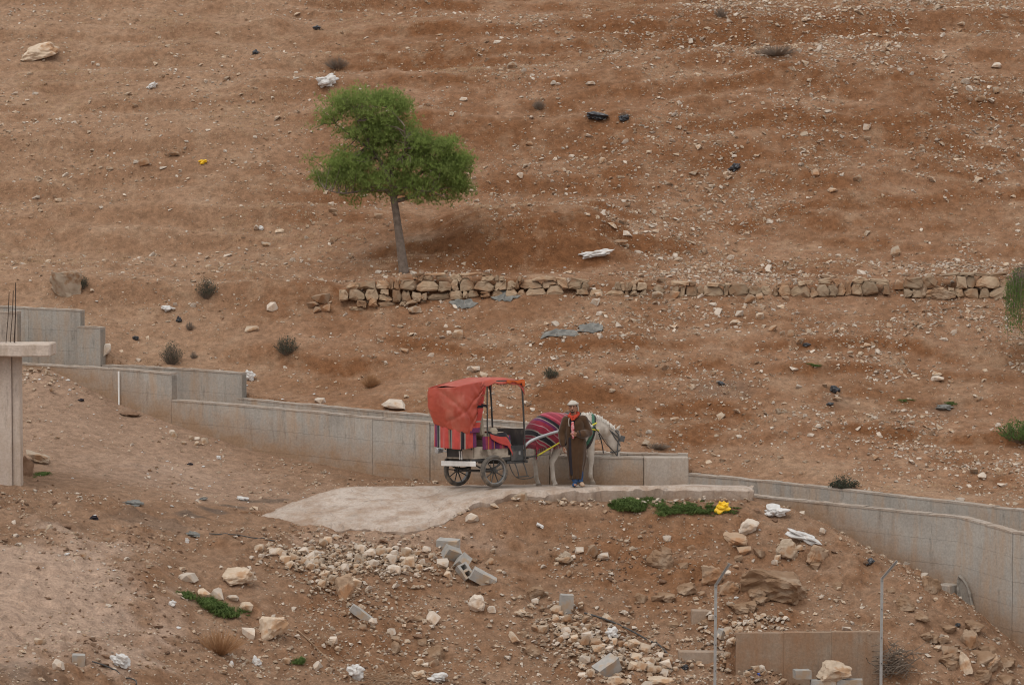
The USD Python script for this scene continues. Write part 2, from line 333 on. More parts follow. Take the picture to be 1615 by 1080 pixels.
striped('rug_stripes', [(0, PUR), (0.05, RED), (0.22, GRY), (0.235, BLK), (0.285, (0.2, 0.09, 0.05)), (0.31, RED), (0.435, GRY), (0.445, BLK), (0.47, (0.2, 0.09, 0.05)), (0.49, RED), (0.60, GRY), (0.61, BLK), (0.65, PUR), (0.69, RED), (0.85, BLK), (0.92, RED)])
striped('blanket_stripes', [(0, MAR), (0.12, (0.36, 0.03, 0.05)), (0.17, MAR), (0.26, GRY), (0.285, MAR), (0.34, GRY), (0.36, BLK), (0.47, GRY), (0.50, MAR), (0.63, (0.33, 0.18, 0.19)), (0.65, MAR), (0.74, PUR), (0.80, GRY), (0.82, BLK), (0.90, MAR), (0.95, (0.4, 0.05, 0.08))])
striped('seat_stripes', [(0, RED), (0.25, GRY), (0.29, BLK), (0.42, GRY), (0.46, RED), (0.7, (0.45, 0.16, 0.03)), (0.76, RED), (0.9, BLK), (0.95, RED)])
striped('purple_weave', [(0, PUR), (0.2, (0.25, 0.02, 0.05)), (0.4, (0.42, 0.12, 0.03)), (0.48, (0.25, 0.02, 0.05)), (0.62, PUR), (0.8, (0.42, 0.12, 0.03)), (0.87, (0.06, 0.012, 0.07))], freq=2.0)
speckled('horse_coat', (0.345, 0.295, 0.245), (0.51, 0.45, 0.385), 5.0, rough=0.8, bump=0.25, bdist=0.006, bscale=60, c3=(0.25, 0.19, 0.14), scale3=2.8, t3=(0.48, 0.68), sheen=0.2)
speckled('horse_mane', (0.48, 0.43, 0.37), (0.62, 0.57, 0.51), 12.0, rough=0.85)
speckled('hoof', (0.17, 0.13, 0.1), (0.25, 0.2, 0.16), 12.0, rough=0.7)
speckled('dark_leather', (0.02, 0.017, 0.016), (0.05, 0.042, 0.038), 14.0, rough=0.6, spec=0.3)
speckled('bridle_leather', (0.055, 0.055, 0.055), (0.11, 0.105, 0.10), 14.0, rough=0.6, spec=0.3)
speckled('yellow_strap', (0.42, 0.36, 0.02), (0.55, 0.46, 0.06), 14.0, rough=0.7)
speckled('green_strap', (0.03, 0.09, 0.06), (0.06, 0.15, 0.09), 14.0, rough=0.7)
speckled('silver_pipe', (0.36, 0.36, 0.365), (0.5, 0.5, 0.5), 9.0, rough=0.42, metallic=0.6, bump=0.1)
speckled('galvanised', (0.27, 0.262, 0.25), (0.36, 0.35, 0.335), 9.0, rough=0.55, metallic=0.3, bump=0.15)
speckled('dark_steel', (0.025, 0.024, 0.023), (0.06, 0.052, 0.046), 9.0, rough=0.55, spec=0.4)
speckled('black_sheet', (0.018, 0.018, 0.019), (0.045, 0.043, 0.041), 5.0, rough=0.5, spec=0.4, c3=(0.12, 0.10, 0.085), scale3=3.2, t3=(0.55, 0.75))
speckled('worn_board', (0.30, 0.245, 0.19), (0.40, 0.33, 0.26), 5.0, rough=0.8, c3=(0.16, 0.12, 0.09), scale3=3)
speckled('white_paint', (0.60, 0.58, 0.55), (0.72, 0.70, 0.67), 6.0, rough=0.6, spec=0.35, c3=(0.42, 0.35, 0.28), scale3=4, t3=(0.58, 0.75))
speckled('rubber', (0.055, 0.049, 0.043), (0.12, 0.102, 0.085), 7.0, rough=0.85, c3=(0.19, 0.145, 0.105), scale3=4)
speckled('rim_metal', (0.16, 0.155, 0.15), (0.26, 0.25, 0.24), 7.0, rough=0.5, metallic=0.3)
speckled('beige_cushion', (0.28, 0.235, 0.175), (0.37, 0.31, 0.235), 7.0, rough=0.9, bump=0.4)
speckled('coat_wool', (0.048, 0.025, 0.013), (0.078, 0.042, 0.022), 7.0, rough=1.0, bump=0.5, bdist=0.008, bscale=40, spec=0.05, sheen=0.25)
speckled('dark_cloth', (0.018, 0.015, 0.018), (0.035, 0.03, 0.034), 8.0, rough=1.0, spec=0.1)
speckled('skin', (0.27, 0.135, 0.085), (0.34, 0.175, 0.115), 12.0, rough=0.6, bump=0.1)
speckled('dark_hair', (0.012, 0.01, 0.009), (0.03, 0.024, 0.02), 12.0, rough=0.7)
speckled('red_scarf', (0.33, 0.034, 0.018), (0.44, 0.062, 0.03), 14.0, rough=0.95, bump=0.5, bscale=60)
speckled('patterned_scarf', (0.42, 0.05, 0.06), (0.62, 0.38, 0.37), 26.0, rough=0.95, detail=1.0, c3=(0.02, 0.02, 0.02), scale3=18, t3=(0.58, 0.62))
speckled('white_wrap', (0.37, 0.33, 0.285), (0.50, 0.455, 0.40), 12.0, rough=0.95, bump=0.4, bscale=50)
speckled('blue_cloth', (0.022, 0.048, 0.11), (0.045, 0.082, 0.165), 14.0, rough=0.95, bump=0.4, bscale=50)
speckled('tan_leather', (0.30, 0.2, 0.135), (0.4, 0.28, 0.2), 12.0, rough=0.7)
speckled('bark', (0.10, 0.075, 0.058), (0.20, 0.155, 0.125), 9.0, bump=0.9, bdist=0.03, bscale=18)
speckled('twig', (0.09, 0.068, 0.05), (0.17, 0.13, 0.1), 9.0)
speckled('dry_twig', (0.20, 0.125, 0.075), (0.33, 0.22, 0.14), 9.0)
speckled('dry_bush', (0.25, 0.13, 0.06), (0.36, 0.205, 0.105), 5.0)
speckled('grey_bush', (0.13, 0.098, 0.075), (0.22, 0.165, 0.125), 5.0)
speckled('rebar_steel', (0.03, 0.02, 0.015), (0.06, 0.04, 0.03), 9.0, rough=0.8)
speckled('dark_hose', (0.035, 0.033, 0.032), (0.08, 0.075, 0.07), 9.0, rough=0.6)
speckled('blue_plastic', (0.06, 0.1, 0.35), (0.1, 0.16, 0.5), 9.0, rough=0.4)
leafy('pine_needles', (0.19, 0.24, 0.075), (0.345, 0.46, 0.12), 0.5, dry=(0.36, 0.27, 0.16))
leafy('pepper_leaves', (0.09, 0.14, 0.045), (0.19, 0.28, 0.085), 0.45)
leafy('shrub_leaves', (0.045, 0.052, 0.035), (0.13, 0.135, 0.10), 0.2)
leafy('weed_leaves', (0.10, 0.142, 0.048), (0.205, 0.275, 0.09), 0.45, dry=(0.27, 0.22, 0.12))
leafy('straw', (0.46, 0.32, 0.20), (0.60, 0.45, 0.30), 0.5)
# ------------------------------------------------------------------ terrain
def poly(pts):
    """pts: (px, row, Y) along a line of the place -> functions of world x giving Y and z"""
    w = np.array([P(*p) for p in pts])
    return lambda x: np.interp(x, w[:, 0], w[:, 1]), lambda x: np.interp(x, w[:, 0], w[:, 2])

XS = np.unique(np.concatenate([np.linspace(-160, -30, 14), np.linspace(-30, -13, 35), np.arange(-13, 13, 0.06), np.linspace(13, 30, 35), np.linspace(30, 160, 14)]))
YS = np.unique(np.concatenate([np.linspace(-160, 20, 19), np.linspace(20, 44, 49), np.arange(44, 66, 0.05), np.arange(66, 90, 0.075), np.linspace(90, 104, 57), np.linspace(104, 300, 50)]))

near_wall = [(-420, 560, 70.0), (-60, 566, 68.2), (65, 576, 67.0), (275, 590, 65.2), (690, 668, 62.2), (868, 680, 61.55), (1085, 722, 61.45), (1190, 783, 60.6), (1400, 804, 58.8), (1580, 822, 57.0), (1900, 850, 53.5)]
far_wall = [(-420, 440, 72.0), (0, 484, 69.5), (130, 490, 68.6), (165, 575, 68.3), (385, 588, 66.7), (690, 655, 63.9), (900, 690, 63.1), (1085, 716, 62.9), (1090, 748, 62.9), (1200, 758, 62.2), (1400, 780, 60.6), (1615, 805, 58.6), (1950, 835, 55.4)]
nearY, nearTop = poly(near_wall)
farY, farTop = poly(far_wall)

F0 = [(-420, 575, 70.0), (0, 572, 67.6), (80, 579, 66.9), (190, 637, 65.9), (250, 658, 65.4), (400, 709, 64.3), (600, 749, 62.8), (690, 757, 62.2), (900, 764, 61.5), (1085, 768, 61.4), (1190, 790, 60.6), (1300, 834, 59.7), (1420, 898, 58.6), (1500, 945, 57.8), (1580, 1003, 57.0), (1650, 1050, 56.2), (1950, 1250, 53.0)]
F1 = [(-420, 720, 62), (0, 700, 62), (200, 738, 61.5), (400, 786, 60.6), (520, 806, 59.6), (650, 843, 57.5), (745, 808, 58.3), (800, 797, 58.5), (960, 795, 58.6), (1185, 788, 58.8), (1250, 803, 58.7), (1350, 852, 57.8), (1450, 908, 57.0), (1560, 987, 56.0), (1650, 1052, 55.2), (1950, 1250, 52.5)]
F2 = [(-420, 850, 53.5), (0, 845, 53.5), (200, 850, 54.4), (400, 872, 55.6), (520, 858, 56.6), (640, 866, 56.8), (750, 872, 57.2), (960, 850, 57.6), (1180, 872, 57.1), (1350, 932, 56.0), (1450, 962, 55.5), (1560, 1022, 54.9), (1650, 1080, 54.3), (1950, 1260, 52)]
F3 = [(-420, 1000, 48.8), (0, 985, 49), (200, 985, 50.3), (400, 985, 52.6), (640, 990, 54.2), (900, 985, 54.9), (1165, 990, 54.6), (1390, 992, 54.5), (1500, 1030, 54.2), (1650, 1110, 53.6), (1950, 1270, 51.4)]
F4 = [(-420, 1090, 45.3), (0, 1085, 45.6), (200, 1085, 47.2), (400, 1085, 50.0), (640, 1085, 51.8), (900, 1085, 52.5), (1165, 1078, 53.1), (1390, 1078, 53.1), (1500, 1100, 52.6), (1650, 1170, 52), (1950, 1300, 50)]
C0 = [(-420, 446, 72.0), (0, 491, 69.5), (60, 499, 69.0), (150, 545, 68.45), (200, 580, 68.0), (300, 592, 67.2), (396, 624, 66.6), (500, 640, 65.7), (690, 660, 63.9), (900, 703, 63.1), (1000, 722, 62.95), (1095, 749, 62.85), (1200, 763, 62.2), (1400, 784, 60.6), (1615, 809, 58.6), (1950, 840, 55.4)]
C1 = [(-420, 430, 73.0), (0, 470, 71.6), (300, 481, 71.3), (480, 480, 70.6), (540, 493, 70.4), (700, 475, 70.5), (850, 462, 70.6), (1000, 464, 70.6), (1200, 463, 70.6), (1400, 465, 70.6), (1600, 467, 70.6), (1950, 468, 70.6)]
C2 = [(-420, 415, 73.7), (0, 440, 72.3), (300, 446, 71.8), (480, 446, 71.1), (540, 455, 70.9), (640, 436, 71.0), (850, 437, 71.1), (1000, 444, 71.1), (1200, 447, 71.05), (1400, 441, 71.1), (1600, 433, 71.1), (1950, 432, 71.1)]
C3 = [(-420, 402, 75), (0, 428, 73.4), (300, 432, 73.2), (540, 440, 72.3), (640, 429, 72.2), (780, 419, 72.8), (930, 414, 72.9), (1000, 427, 72.4), (1200, 430, 72.3), (1400, 426, 72.4), (1600, 420, 72.4), (1950, 416, 72.4)]
C3b = [(-420, 372, 77), (0, 398, 75.2), (300, 400, 75.0), (540, 404, 73.9), (680, 400, 73.3), (760, 374, 73.2), (860, 366, 73.2), (940, 376, 73.3), (1000, 398, 73.8), (1200, 396, 74.0), (1400, 392, 74.0), (1600, 385, 74.1), (1950, 380, 74.1)]
C3c = [(-420, 318, 78.2), (0, 331, 77.0), (540, 330, 76.3), (1000, 327, 76.0), (1950, 318, 76.0)]
C4 = [(-420, 130, 83.0), (0, 128, 83.0), (300, 124, 83.0), (600, 113, 82.6), (800, 99, 82.6), (1000, 79, 83.0), (1300, 64, 83.4), (1615, 52, 83.8), (1950, 45, 84)]
C4b = [(x, r - (5 if x >= 600 else 9), Y + 0.9) for x, r, Y in C4]
C4c = [(x, r - (32 if x >= 600 else 24), Y + 1.5) for x, r, Y in C4]
C5 = [(x, 0, 88.5) for x in (-420, 800, 1950)]
C6 = [(x, -420, 105) for x in (-420, 800, 1950)]

def columns(curves, extra_before=(), extra_after=()):
    Y = np.stack([poly(c)[0](XS) for c in curves], 1); Z = np.stack([poly(c)[1](XS) for c in curves], 1)
    pre = np.array(extra_before, float).reshape(-1, 2); post = np.array(extra_after, float).reshape(-1, 2)
    n = len(XS)
    Y = np.hstack([np.tile(pre[:, 0], (n, 1)), Y, np.tile(post[:, 0], (n, 1))]); Z = np.hstack([np.tile(pre[:, 1], (n, 1)), Z, np.tile(post[:, 1], (n, 1))])
    return np.stack([PchipInterpolator(Y[i], Z[i], extrapolate=True)(YS) for i in range(n)])

ZF = columns([F4, F3, F2, F1, F0], [(-161, -5.2), (0, -4.9), (30, -4.6), (40, -3.9)])
ZH = columns([C0, C1, C2, C3, C3b, C3c, C4, C4b, C4c, C5, C6], [], [(160, 36), (240, 52), (301, 58)])
GX, GY = np.meshgrid(XS, YS, indexing='ij')
P3 = lambda sx, sy, o=0.0: np.stack([GX * sx, GY * sy, np.full_like(GX, o)], -1)
yn, yf = nearY(XS)[:, None] + 0.10, farY(XS)[:, None] + 0.10
mid_wall = (yn + yf) / 2
# ledges trodden or cut along the slope: a short scarp, then flatter ground that melts back into the slope
_h0 = RegularGridInterpolator((XS, YS), ZH, bounds_error=False, fill_value=None)
def _gh(px, row):
    a = (CY - row) / FOC; Yq = np.arange(57, 110, 0.05); k = Yq / (math.cos(PITCH) + a * math.sin(PITCH))
    x, z = (px - CX) / FOC * k, CAMZ + (-math.sin(PITCH) + a * math.cos(PITCH)) * k
    i = np.nonzero((_h0(np.stack([x, Yq], -1)) >= z) & (Yq > farY(x)))[0][0]
    return x[i], Yq[i]
LEDGES = [([(560, 408), (720, 386), (800, 370), (880, 366), (980, 382), (1120, 400)], 0.30), ([(-200, 470), (120, 478), (220, 470), (340, 486)], 0.20), ([(-100, 436), (150, 424), (330, 440), (500, 440)], 0.20), ([(560, 552), (800, 562), (1000, 556), (1300, 552), (1700, 578)], 0.13), ([(900, 606), (1100, 590), (1400, 596), (1700, 604)], 0.15),
          ([(780, 622), (900, 634), (1030, 642)], 0.24), ([(980, 664), (1080, 650), (1240, 672), (1420, 690), (1700, 704)], 0.22), ([(-200, 306), (120, 292), (250, 272), (480, 292)], 0.15), ([(700, 330), (1000, 346), (1300, 332), (1700, 318)], 0.13), ([(-200, 180), (200, 168), (560, 146)], 0.20), ([(1050, 220), (1300, 206), (1700, 182)], 0.15),
          ([(-200, 60), (200, 70), (500, 40)], 0.20), ([(880, 160), (1150, 140), (1500, 120)], 0.12), ([(300, 560), (500, 575), (640, 590)], 0.14), ([(40, 370), (260, 352), (440, 372)], 0.12)]
scarp = np.zeros_like(GX)
by_wall = np.where((GX > -4.2) & (GX < 12.0), np.clip((np.abs(GY - 70.75) - 0.45) / 1.3, 0.12, 1), 1.0)
wob = (meshkit.fbm(P3(0.7, 0.1, 12.0), 4, 15) - 0.5) * 1.1
for pts, hh in LEDGES:
    q = np.array([_gh(*p) for p in pts]); q = q[np.argsort(q[:, 0])]
    yl = np.interp(XS, q[:, 0], q[:, 1])[:, None] + wob
    ends = (np.clip((XS - q[0, 0]) / 1.2, 0, 1) * np.clip((q[-1, 0] - XS) / 1.2, 0, 1))[:, None] * np.clip(meshkit.fbm(P3(0.45, 0.0, 30.0 + hh * 50), 2, 16) * 2.2 - 0.25, 0.15, 1)
    t = GY - yl
    up = np.clip(t / 0.30 + 0.5, 0, 1); up = up * up * (3 - 2 * up)
    ZH += by_wall * ends * hh * up * np.clip(1 - (t - 0.15) / 3.0, 0, 1)
    scarp = np.maximum(scarp, ends * np.clip(1 - np.abs(t) / 0.32, 0, 1) * min(1.0, hh / 0.18))
# relief of the hillside: sheep tracks along the slope, gullies, lumps, clods
track = meshkit.fbm(np.stack([GX * 0.2, GY * 1.0 + 0.1 * GX + 1.0 * meshkit.noise(P3(0.15, 0.15, 3.0), 5), np.zeros_like(GX)], -1), 3, 11)
ramp = np.clip((track - 0.35) / 0.3, 0, 1); ramp = ramp * ramp * (3 - 2 * ramp)
lump = meshkit.fbm(P3(0.9, 0.9), 5, 21) - 0.5
fine = meshkit.fbm(P3(5.5, 5.5), 3, 31) - 0.5
hillfade = np.clip((GY - yf) / 1.5, 0, 1)
upfade = np.clip((GY - 72.5) / 3, 0, 1)
bankline = np.clip(1 - np.abs(GY - 83.8) / 1.2, 0, 1) * np.clip((GX + 5) / 4, 0, 1)
ZH += by_wall * hillfade * ((0.10 + 0.13 * upfade) * (ramp - 0.5) + 0.26 * lump * (0.6 + 0.4 * upfade)) + 0.075 * fine * np.clip((GY - yf) / 0.4, 0, 1)
ZH -= bankline * 0.12 * np.abs(meshkit.fbm(P3(2.2, 0.6, 4.0), 3, 71) - 0.5) * 4
lumpf = meshkit.fbm(P3(0.8, 0.8, 9.0), 5, 41) - 0.5
finef = meshkit.fbm(P3(5.0, 5.0, 9.0), 4, 51) - 0.5
bank = np.clip((59.2 - GY) / 2.0, 0, 1)
bank_r = np.clip((GX + 1.5) / 3.0, 0, 1)
frontfade = np.clip((nearY(XS)[:, None] - GY) / 1.0, 0, 1)
clods = np.minimum(np.maximum(meshkit.fbm(P3(2.2, 2.2, 2.0), 4, 61) - 0.5, 0), 0.16)
ZF += frontfade * (lumpf * (0.10 + 0.26 * bank) + finef * (0.045 + 0.075 * bank) + (meshkit.fbm(P3(2.2, 2.2, 17.0), 3, 44) - 0.5) * (0.05 + 0.12 * bank)) + frontfade * bank * clods * (0.3 + 0.4 * bank_r)
roughleft = np.clip((50 - GY) / 2.5, 0, 1) * np.clip((-3.0 - GX) / 2, 0, 1)
ZF += roughleft * clods * 0.5

# concrete slab of the crossing: heights from its outline
SLAB = [(376, 822, 58.9), (480, 828, 58.2), (560, 830, 57.9), (640, 834, 57.5), (700, 820, 57.9), (745, 792, 58.4), (800, 776, 58.6), (870, 772, 58.65), (960, 769, 58.7), (1060, 767, 58.8), (1183, 769, 58.9), (1182, 766, 60.3), (1085, 764, 61.28), (1000, 764, 61.3), (900, 763.5, 61.35), (690, 764, 61.3), (530, 768, 60.3), (465, 789, 59.6)]
slab_w = np.array([P(*p) for p in SLAB])
slab_in = np.array([P(*p) for p in [(620, 769, 60.2), (781, 769, 59.04), (720, 767, 60.16), (860, 767, 60.2), (905, 766.5, 59.9), (650, 790, 59.2), (560, 795, 59.1), (1100, 766, 59.8), (980, 766.5, 59.6)]])
SLABP = shapely.Polygon(slab_w[:, :2])
_sp = np.vstack([slab_w, slab_in]); _li = LinearNDInterpolator(_sp[:, :2], _sp[:, 2]); _ni = NearestNDInterpolator(_sp[:, :2], _sp[:, 2])
def slab_z(x, y):
    z = _li(x, y); return np.where(np.isnan(z), _ni(x, y), z)
ins = shapely.contains_xy(SLABP.buffer(-0.04), GX.ravel(), GY.ravel()).reshape(GX.shape)
zs = np.zeros_like(GX); zs[ins] = slab_z(GX[ins], GY[ins])
thick = 0.03 + 0.12 * np.clip((GX + 3.4) / 2.0, 0, 1)
ZF = np.where(ins, np.minimum(ZF, zs - thick), ZF)
# low concrete pit wall at the bottom right: the soil behind it is held up, the ground before it is lower
PITY = 53.62
pit_zone = (GX > P(1160, 1000, PITY)[0]) & (GX < P(1388, 1000, PITY)[0]) & (GY < PITY) & (GY > 52.3)
pit_floor = P(1250, 1083, 53.4)[2]
pit_rise = np.clip((P(1250, 1000, PITY)[0] - GX) / (P(1250, 1000, PITY)[0] - P(1160, 1000, PITY)[0]), 0, 1)
ZF = np.where(pit_zone, np.minimum(ZF, pit_floor + 0.08 * finef + 0.85 * pit_rise * np.clip((GY - 52.3) / 1.0, 0.2, 1)), ZF)
hold = (GX > P(1150, 1000, PITY)[0]) & (GX < P(1395, 1000, PITY)[0]) & (GY >= PITY)
ZF = np.where(hold & (GY < 54.3), np.minimum(np.maximum(ZF, P(1250, 1001, 53.7)[2]), P(1250, 1001, 53.7)[2] + (GY - 53.6) * 0.3 + 0.03), ZF)
# channel floor between the walls
floor_z = np.minimum(nearTop(XS), farTop(XS))[:, None] - np.interp(XS, [-20, 1.0, 3.5, 20], [0.95, 0.75, 0.75, 1.2])[:, None] + 0.02 * fine
Z = np.where(GY < yn, ZF, np.where(GY < yf, floor_z, ZH))
ground_fn = RegularGridInterpolator((XS, YS), Z, bounds_error=False, fill_value=None)
front_fn = RegularGridInterpolator((XS, YS), ZF, bounds_error=False, fill_value=None)
hill_fn = RegularGridInterpolator((XS, YS), ZH, bounds_error=False, fill_value=None)
def H(x, y): return ground_fn(np.stack([np.asarray(x, float), np.asarray(y, float)], -1))
_Ym = np.concatenate([np.arange(44, 66, 0.04), np.arange(66, 110, 0.08)])
def G(px, row):
    """where the sight line of a photograph pixel meets the ground"""
    a = (CY - row) / FOC
    k = _Ym / (math.cos(PITCH) + a * math.sin(PITCH))
    x, z = (px - CX) / FOC * k, CAMZ + (-math.sin(PITCH) + a * math.cos(PITCH)) * k
    hit = np.nonzero(H(x, _Ym) >= z)[0]
    i = hit[0] if len(hit) else len(_Ym) - 1
    return np.array([x[i], _Ym[i], H(x[i], _Ym[i]).item()])
def normal_at(x, y, e=0.15):
    n = np.array([-(H(x + e, y) - H(x - e, y)) / (2 * e), -(H(x, y + e) - H(x, y - e)) / (2 * e), 1.0], float)
    return n / np.linalg.norm(n)

# soil kinds: red earth where the ground is cut steep (hill banks with shade painted in), pale dust, damp earth
def slope_of(Zx):
    gy = np.gradient(Zx, YS, axis=1); gx = np.gradient(Zx, XS, axis=0)
    return np.hypot(gx, gy)
def blur(a, k=1):
    for _ in range(k):
        p = np.pad(a, 1, mode='edge'); a = (p[1:-1, 1:-1] * 2 + p[:-2, 1:-1] + p[2:, 1:-1] + p[1:-1, :-2] + p[1:-1, 2:]) / 6
    return a
red_shade_h = np.clip((blur(slope_of(ZH), 4) - 0.47) / 0.4, 0, 1) * (0.35 + 0.9 * meshkit.fbm(P3(0.8, 0.8, 5), 4, 81))
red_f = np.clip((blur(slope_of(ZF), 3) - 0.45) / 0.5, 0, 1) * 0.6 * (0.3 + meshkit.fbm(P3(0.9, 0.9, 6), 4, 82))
nz = meshkit.fbm(P3(1.6, 1.6, 7), 4, 83)
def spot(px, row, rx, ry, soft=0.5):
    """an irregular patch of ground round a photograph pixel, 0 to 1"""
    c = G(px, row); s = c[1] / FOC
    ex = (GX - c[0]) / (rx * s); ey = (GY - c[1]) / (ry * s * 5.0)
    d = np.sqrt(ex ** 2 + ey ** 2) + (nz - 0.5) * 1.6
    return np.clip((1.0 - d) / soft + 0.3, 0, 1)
pale = np.zeros_like(GX); damp = np.zeros_like(GX)
pale += 0.85 * spot(60, 960, 170, 70) + 0.25 * spot(330, 770, 240, 22) + 0.4 * spot(600, 855, 170, 14) + 0.35 * np.clip((GY - 59) / 3, 0, 1) * np.clip((-4 - GX) / 3, 0, 1)
pale += 0.45 * np.clip(1 - np.abs(GY - yf - 0.9) / 1.2, 0, 1) * np.clip((GX - 4) / 2, 0, 1) * nz * 2
damp += 0.42 * spot(230, 825, 90, 10) + sum(0.8 * spot(x_, y_, 26, 3) for x_, y_ in ((300, 812), (330, 804), (360, 797), (395, 791), (430, 788))) + 0.2 * spot(80, 820, 60, 8) + 0.5 * spot(60, 1062, 110, 10) + 0.35 * spot(1130, 612, 50, 8) + 0.3 * spot(1320, 630, 30, 8) + 0.3 * spot(1490, 645, 50, 6)
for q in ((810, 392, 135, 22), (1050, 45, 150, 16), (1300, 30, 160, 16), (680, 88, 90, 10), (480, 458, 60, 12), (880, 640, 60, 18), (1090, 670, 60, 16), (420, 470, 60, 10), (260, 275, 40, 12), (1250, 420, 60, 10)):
    red_shade_h = np.clip(red_shade_h + 0.8 * spot(*q), 0, 1.0)  # red earth patches that also paint in the shade of overhung banks
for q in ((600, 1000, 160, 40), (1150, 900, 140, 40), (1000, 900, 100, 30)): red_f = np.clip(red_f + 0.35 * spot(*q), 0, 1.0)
red_shade_h = np.clip(red_shade_h + 0.75 * scarp, 0, 1)
pale, damp = np.clip(pale, 0, 0.9), np.clip(damp, 0, 0.85)
V = np.stack([GX, GY, Z], -1)
gm = grid_mesh(V)
fc = gm.faces
iy = fc % len(YS); ix = fc // len(YS)
mid = mid_wall[ix[:, 0], 0]
isH = YS[iy].mean(1) > mid
if np.dot(np.cross(gm.vertices[fc[0, 1]] - gm.vertices[fc[0, 0]], gm.vertices[fc[0, 2]] - gm.vertices[fc[0, 0]]), [0, 0, 1]) < 0: fc = fc[:, ::-1]
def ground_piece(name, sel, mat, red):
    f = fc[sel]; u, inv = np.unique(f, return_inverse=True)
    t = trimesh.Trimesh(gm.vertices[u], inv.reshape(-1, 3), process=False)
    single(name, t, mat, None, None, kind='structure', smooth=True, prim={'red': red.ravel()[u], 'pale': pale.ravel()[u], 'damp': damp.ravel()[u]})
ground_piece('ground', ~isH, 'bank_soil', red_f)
ground_piece('hillside', isH, 'hill_soil', red_shade_h)

# slab mesh: a worn, uneven top with ragged broken edges
def slab_build():
    ring = shapely.Polygon(SLABP.exterior).segmentize(0.07)
    xy = np.array(ring.exterior.coords)[:-1]
    c = xy.mean(0)
    d = xy - c; d /= np.linalg.norm(d, axis=1, keepdims=True)
    xy = xy + d * ((meshkit.fbm(np.c_[xy * 2.2, np.zeros(len(xy))], 4, 91) - 0.5) * 0.34 + (meshkit.fbm(np.c_[xy * 7, np.zeros(len(xy))], 3, 97) - 0.5) * 0.14)[:, None]
    pg = shapely.Polygon(xy).buffer(0)
    b = pg.bounds
    gx, gy = np.meshgrid(np.arange(b[0], b[2], 0.09), np.arange(b[1], b[3], 0.09), indexing='ij')
    inner = shapely.contains_xy(pg.buffer(-0.06), gx.ravel(), gy.ravel())
    pts = np.vstack([xy, np.c_[gx.ravel()[inner], gy.ravel()[inner]]])
    from scipy.spatial import Delaunay
    tri = Delaunay(pts).simplices
    cen = pts[tri].mean(1)
    tri = tri[shapely.contains_xy(pg, cen[:, 0], cen[:, 1])]
    a = pts[tri]; cr = (a[:, 1, 0] - a[:, 0, 0]) * (a[:, 2, 1] - a[:, 0, 1]) - (a[:, 1, 1] - a[:, 0, 1]) * (a[:, 2, 0] - a[:, 0, 0])
    tri[cr < 0] = tri[cr < 0][:, ::-1]
    z = slab_z(pts[:, 0], pts[:, 1]) + 0.05 * (meshkit.fbm(np.c_[pts * 0.8, np.zeros(len(pts))], 4, 92) - 0.5) + 0.045 * (meshkit.fbm(np.c_[pts * 3.5, np.zeros(len(pts))], 4, 93) - 0.5)
    n = len(xy)
    z[:n] -= 0.015 + 0.10 * meshkit.noise(np.c_[xy * 5, np.zeros(n)], 94) * np.where(xy[:, 1] < 59.4, 1.0, 0.3)
    top = np.c_[pts, z]
    soil = np.zeros(len(top)); soil[:] = np.clip(0.45 - shapely.distance(shapely.points(pts), shapely.LineString(np.vstack([xy, xy[:1]]))) * 0.9, 0, 1)
    nxt = np.roll(np.arange(n), -1)
    out = xy + d * 0.12 * (-0.25 + meshkit.noise(np.c_[xy * 6, np.ones(n)], 95) - 0.5)[:, None]
    side1 = np.c_[out, z[:n] - 0.09 - 0.04 * meshkit.noise(np.c_[xy * 7, np.zeros(n)], 96)]
    side2 = np.c_[xy - d * 0.10, z[:n] - 0.45]
    rim = top[:n].copy()
    v = np.vstack([top, rim, side1, side2]); k = len(top) + n
    f = [tri]
    ccw = shapely.Polygon(xy).exterior.is_ccw
    for a0, b0 in ((np.arange(n) + k - n, np.arange(n) + k), (np.arange(n) + k, np.arange(n) + k + n)):
        q = np.concatenate([np.stack([a0, b0, b0[nxt]], 1), np.stack([a0, b0[nxt], a0[nxt]], 1)])
        f.append(q if ccw else q[:, ::-1])
    m = trimesh.Trimesh(v, np.vstack(f), process=False)
    soil = np.r_[soil, np.full(n, 0.5), np.full(n, 0.65), np.full(n, 1.0)]
    vs, fs, nn = meshkit.arrays(m, False)
    return m, soil
sm, ss = slab_build()
single('concrete_slab', sm, 'pale_concrete', 'worn pale concrete crossing slab under the cart and horse', 'concrete slab', smooth=True, prim={'soil': ss})

# ------------------------------------------------------------------ concrete channel walls, panel by panel
def panel_box(p0, p1, n, t, z00, z01, z10, z11):
    """a slab between plan points p0, p1; n points to the front; z?0 bottom and z?1 top at either end; front face in a 4 x 3 grid"""
    S, T = 5, 4
    v = []
    for off in (t / 2, -t / 2):
        for j in range(T):
            for i in range(S):
                s = i / (S - 1); q = j / (T - 1)
                b = z00 + (z10 - z00) * s; h = z01 + (z11 - z01) * s
                v.append([p0[0] + (p1[0] - p0[0]) * s + n[0] * off, p0[1] + (p1[1] - p0[1]) * s + n[1] * off, b + (h - b) * q])
    f = []
    for o in (0, S * T):
        for j in range(T - 1):
            for i in range(S - 1):
                a = o + j * S + i
                q = [[a, a + 1, a + S + 1], [a, a + S + 1, a + S]]
                f += q if o == 0 else [x[::-1] for x in q]
    ring = [i for i in range(S)] + [j * S + S - 1 for j in range(1, T)] + [(T - 1) * S + i for i in range(S - 2, -1, -1)] + [j * S for j in range(T - 2, 0, -1)]
    m = len(ring)
    for k in range(m):
        a, b = ring[k], ring[(k + 1) % m]
        f += [[a, a + S * T, b + S * T], [a, b + S * T, b]]
    return trimesh.Trimesh(np.array(v), f, process=False)

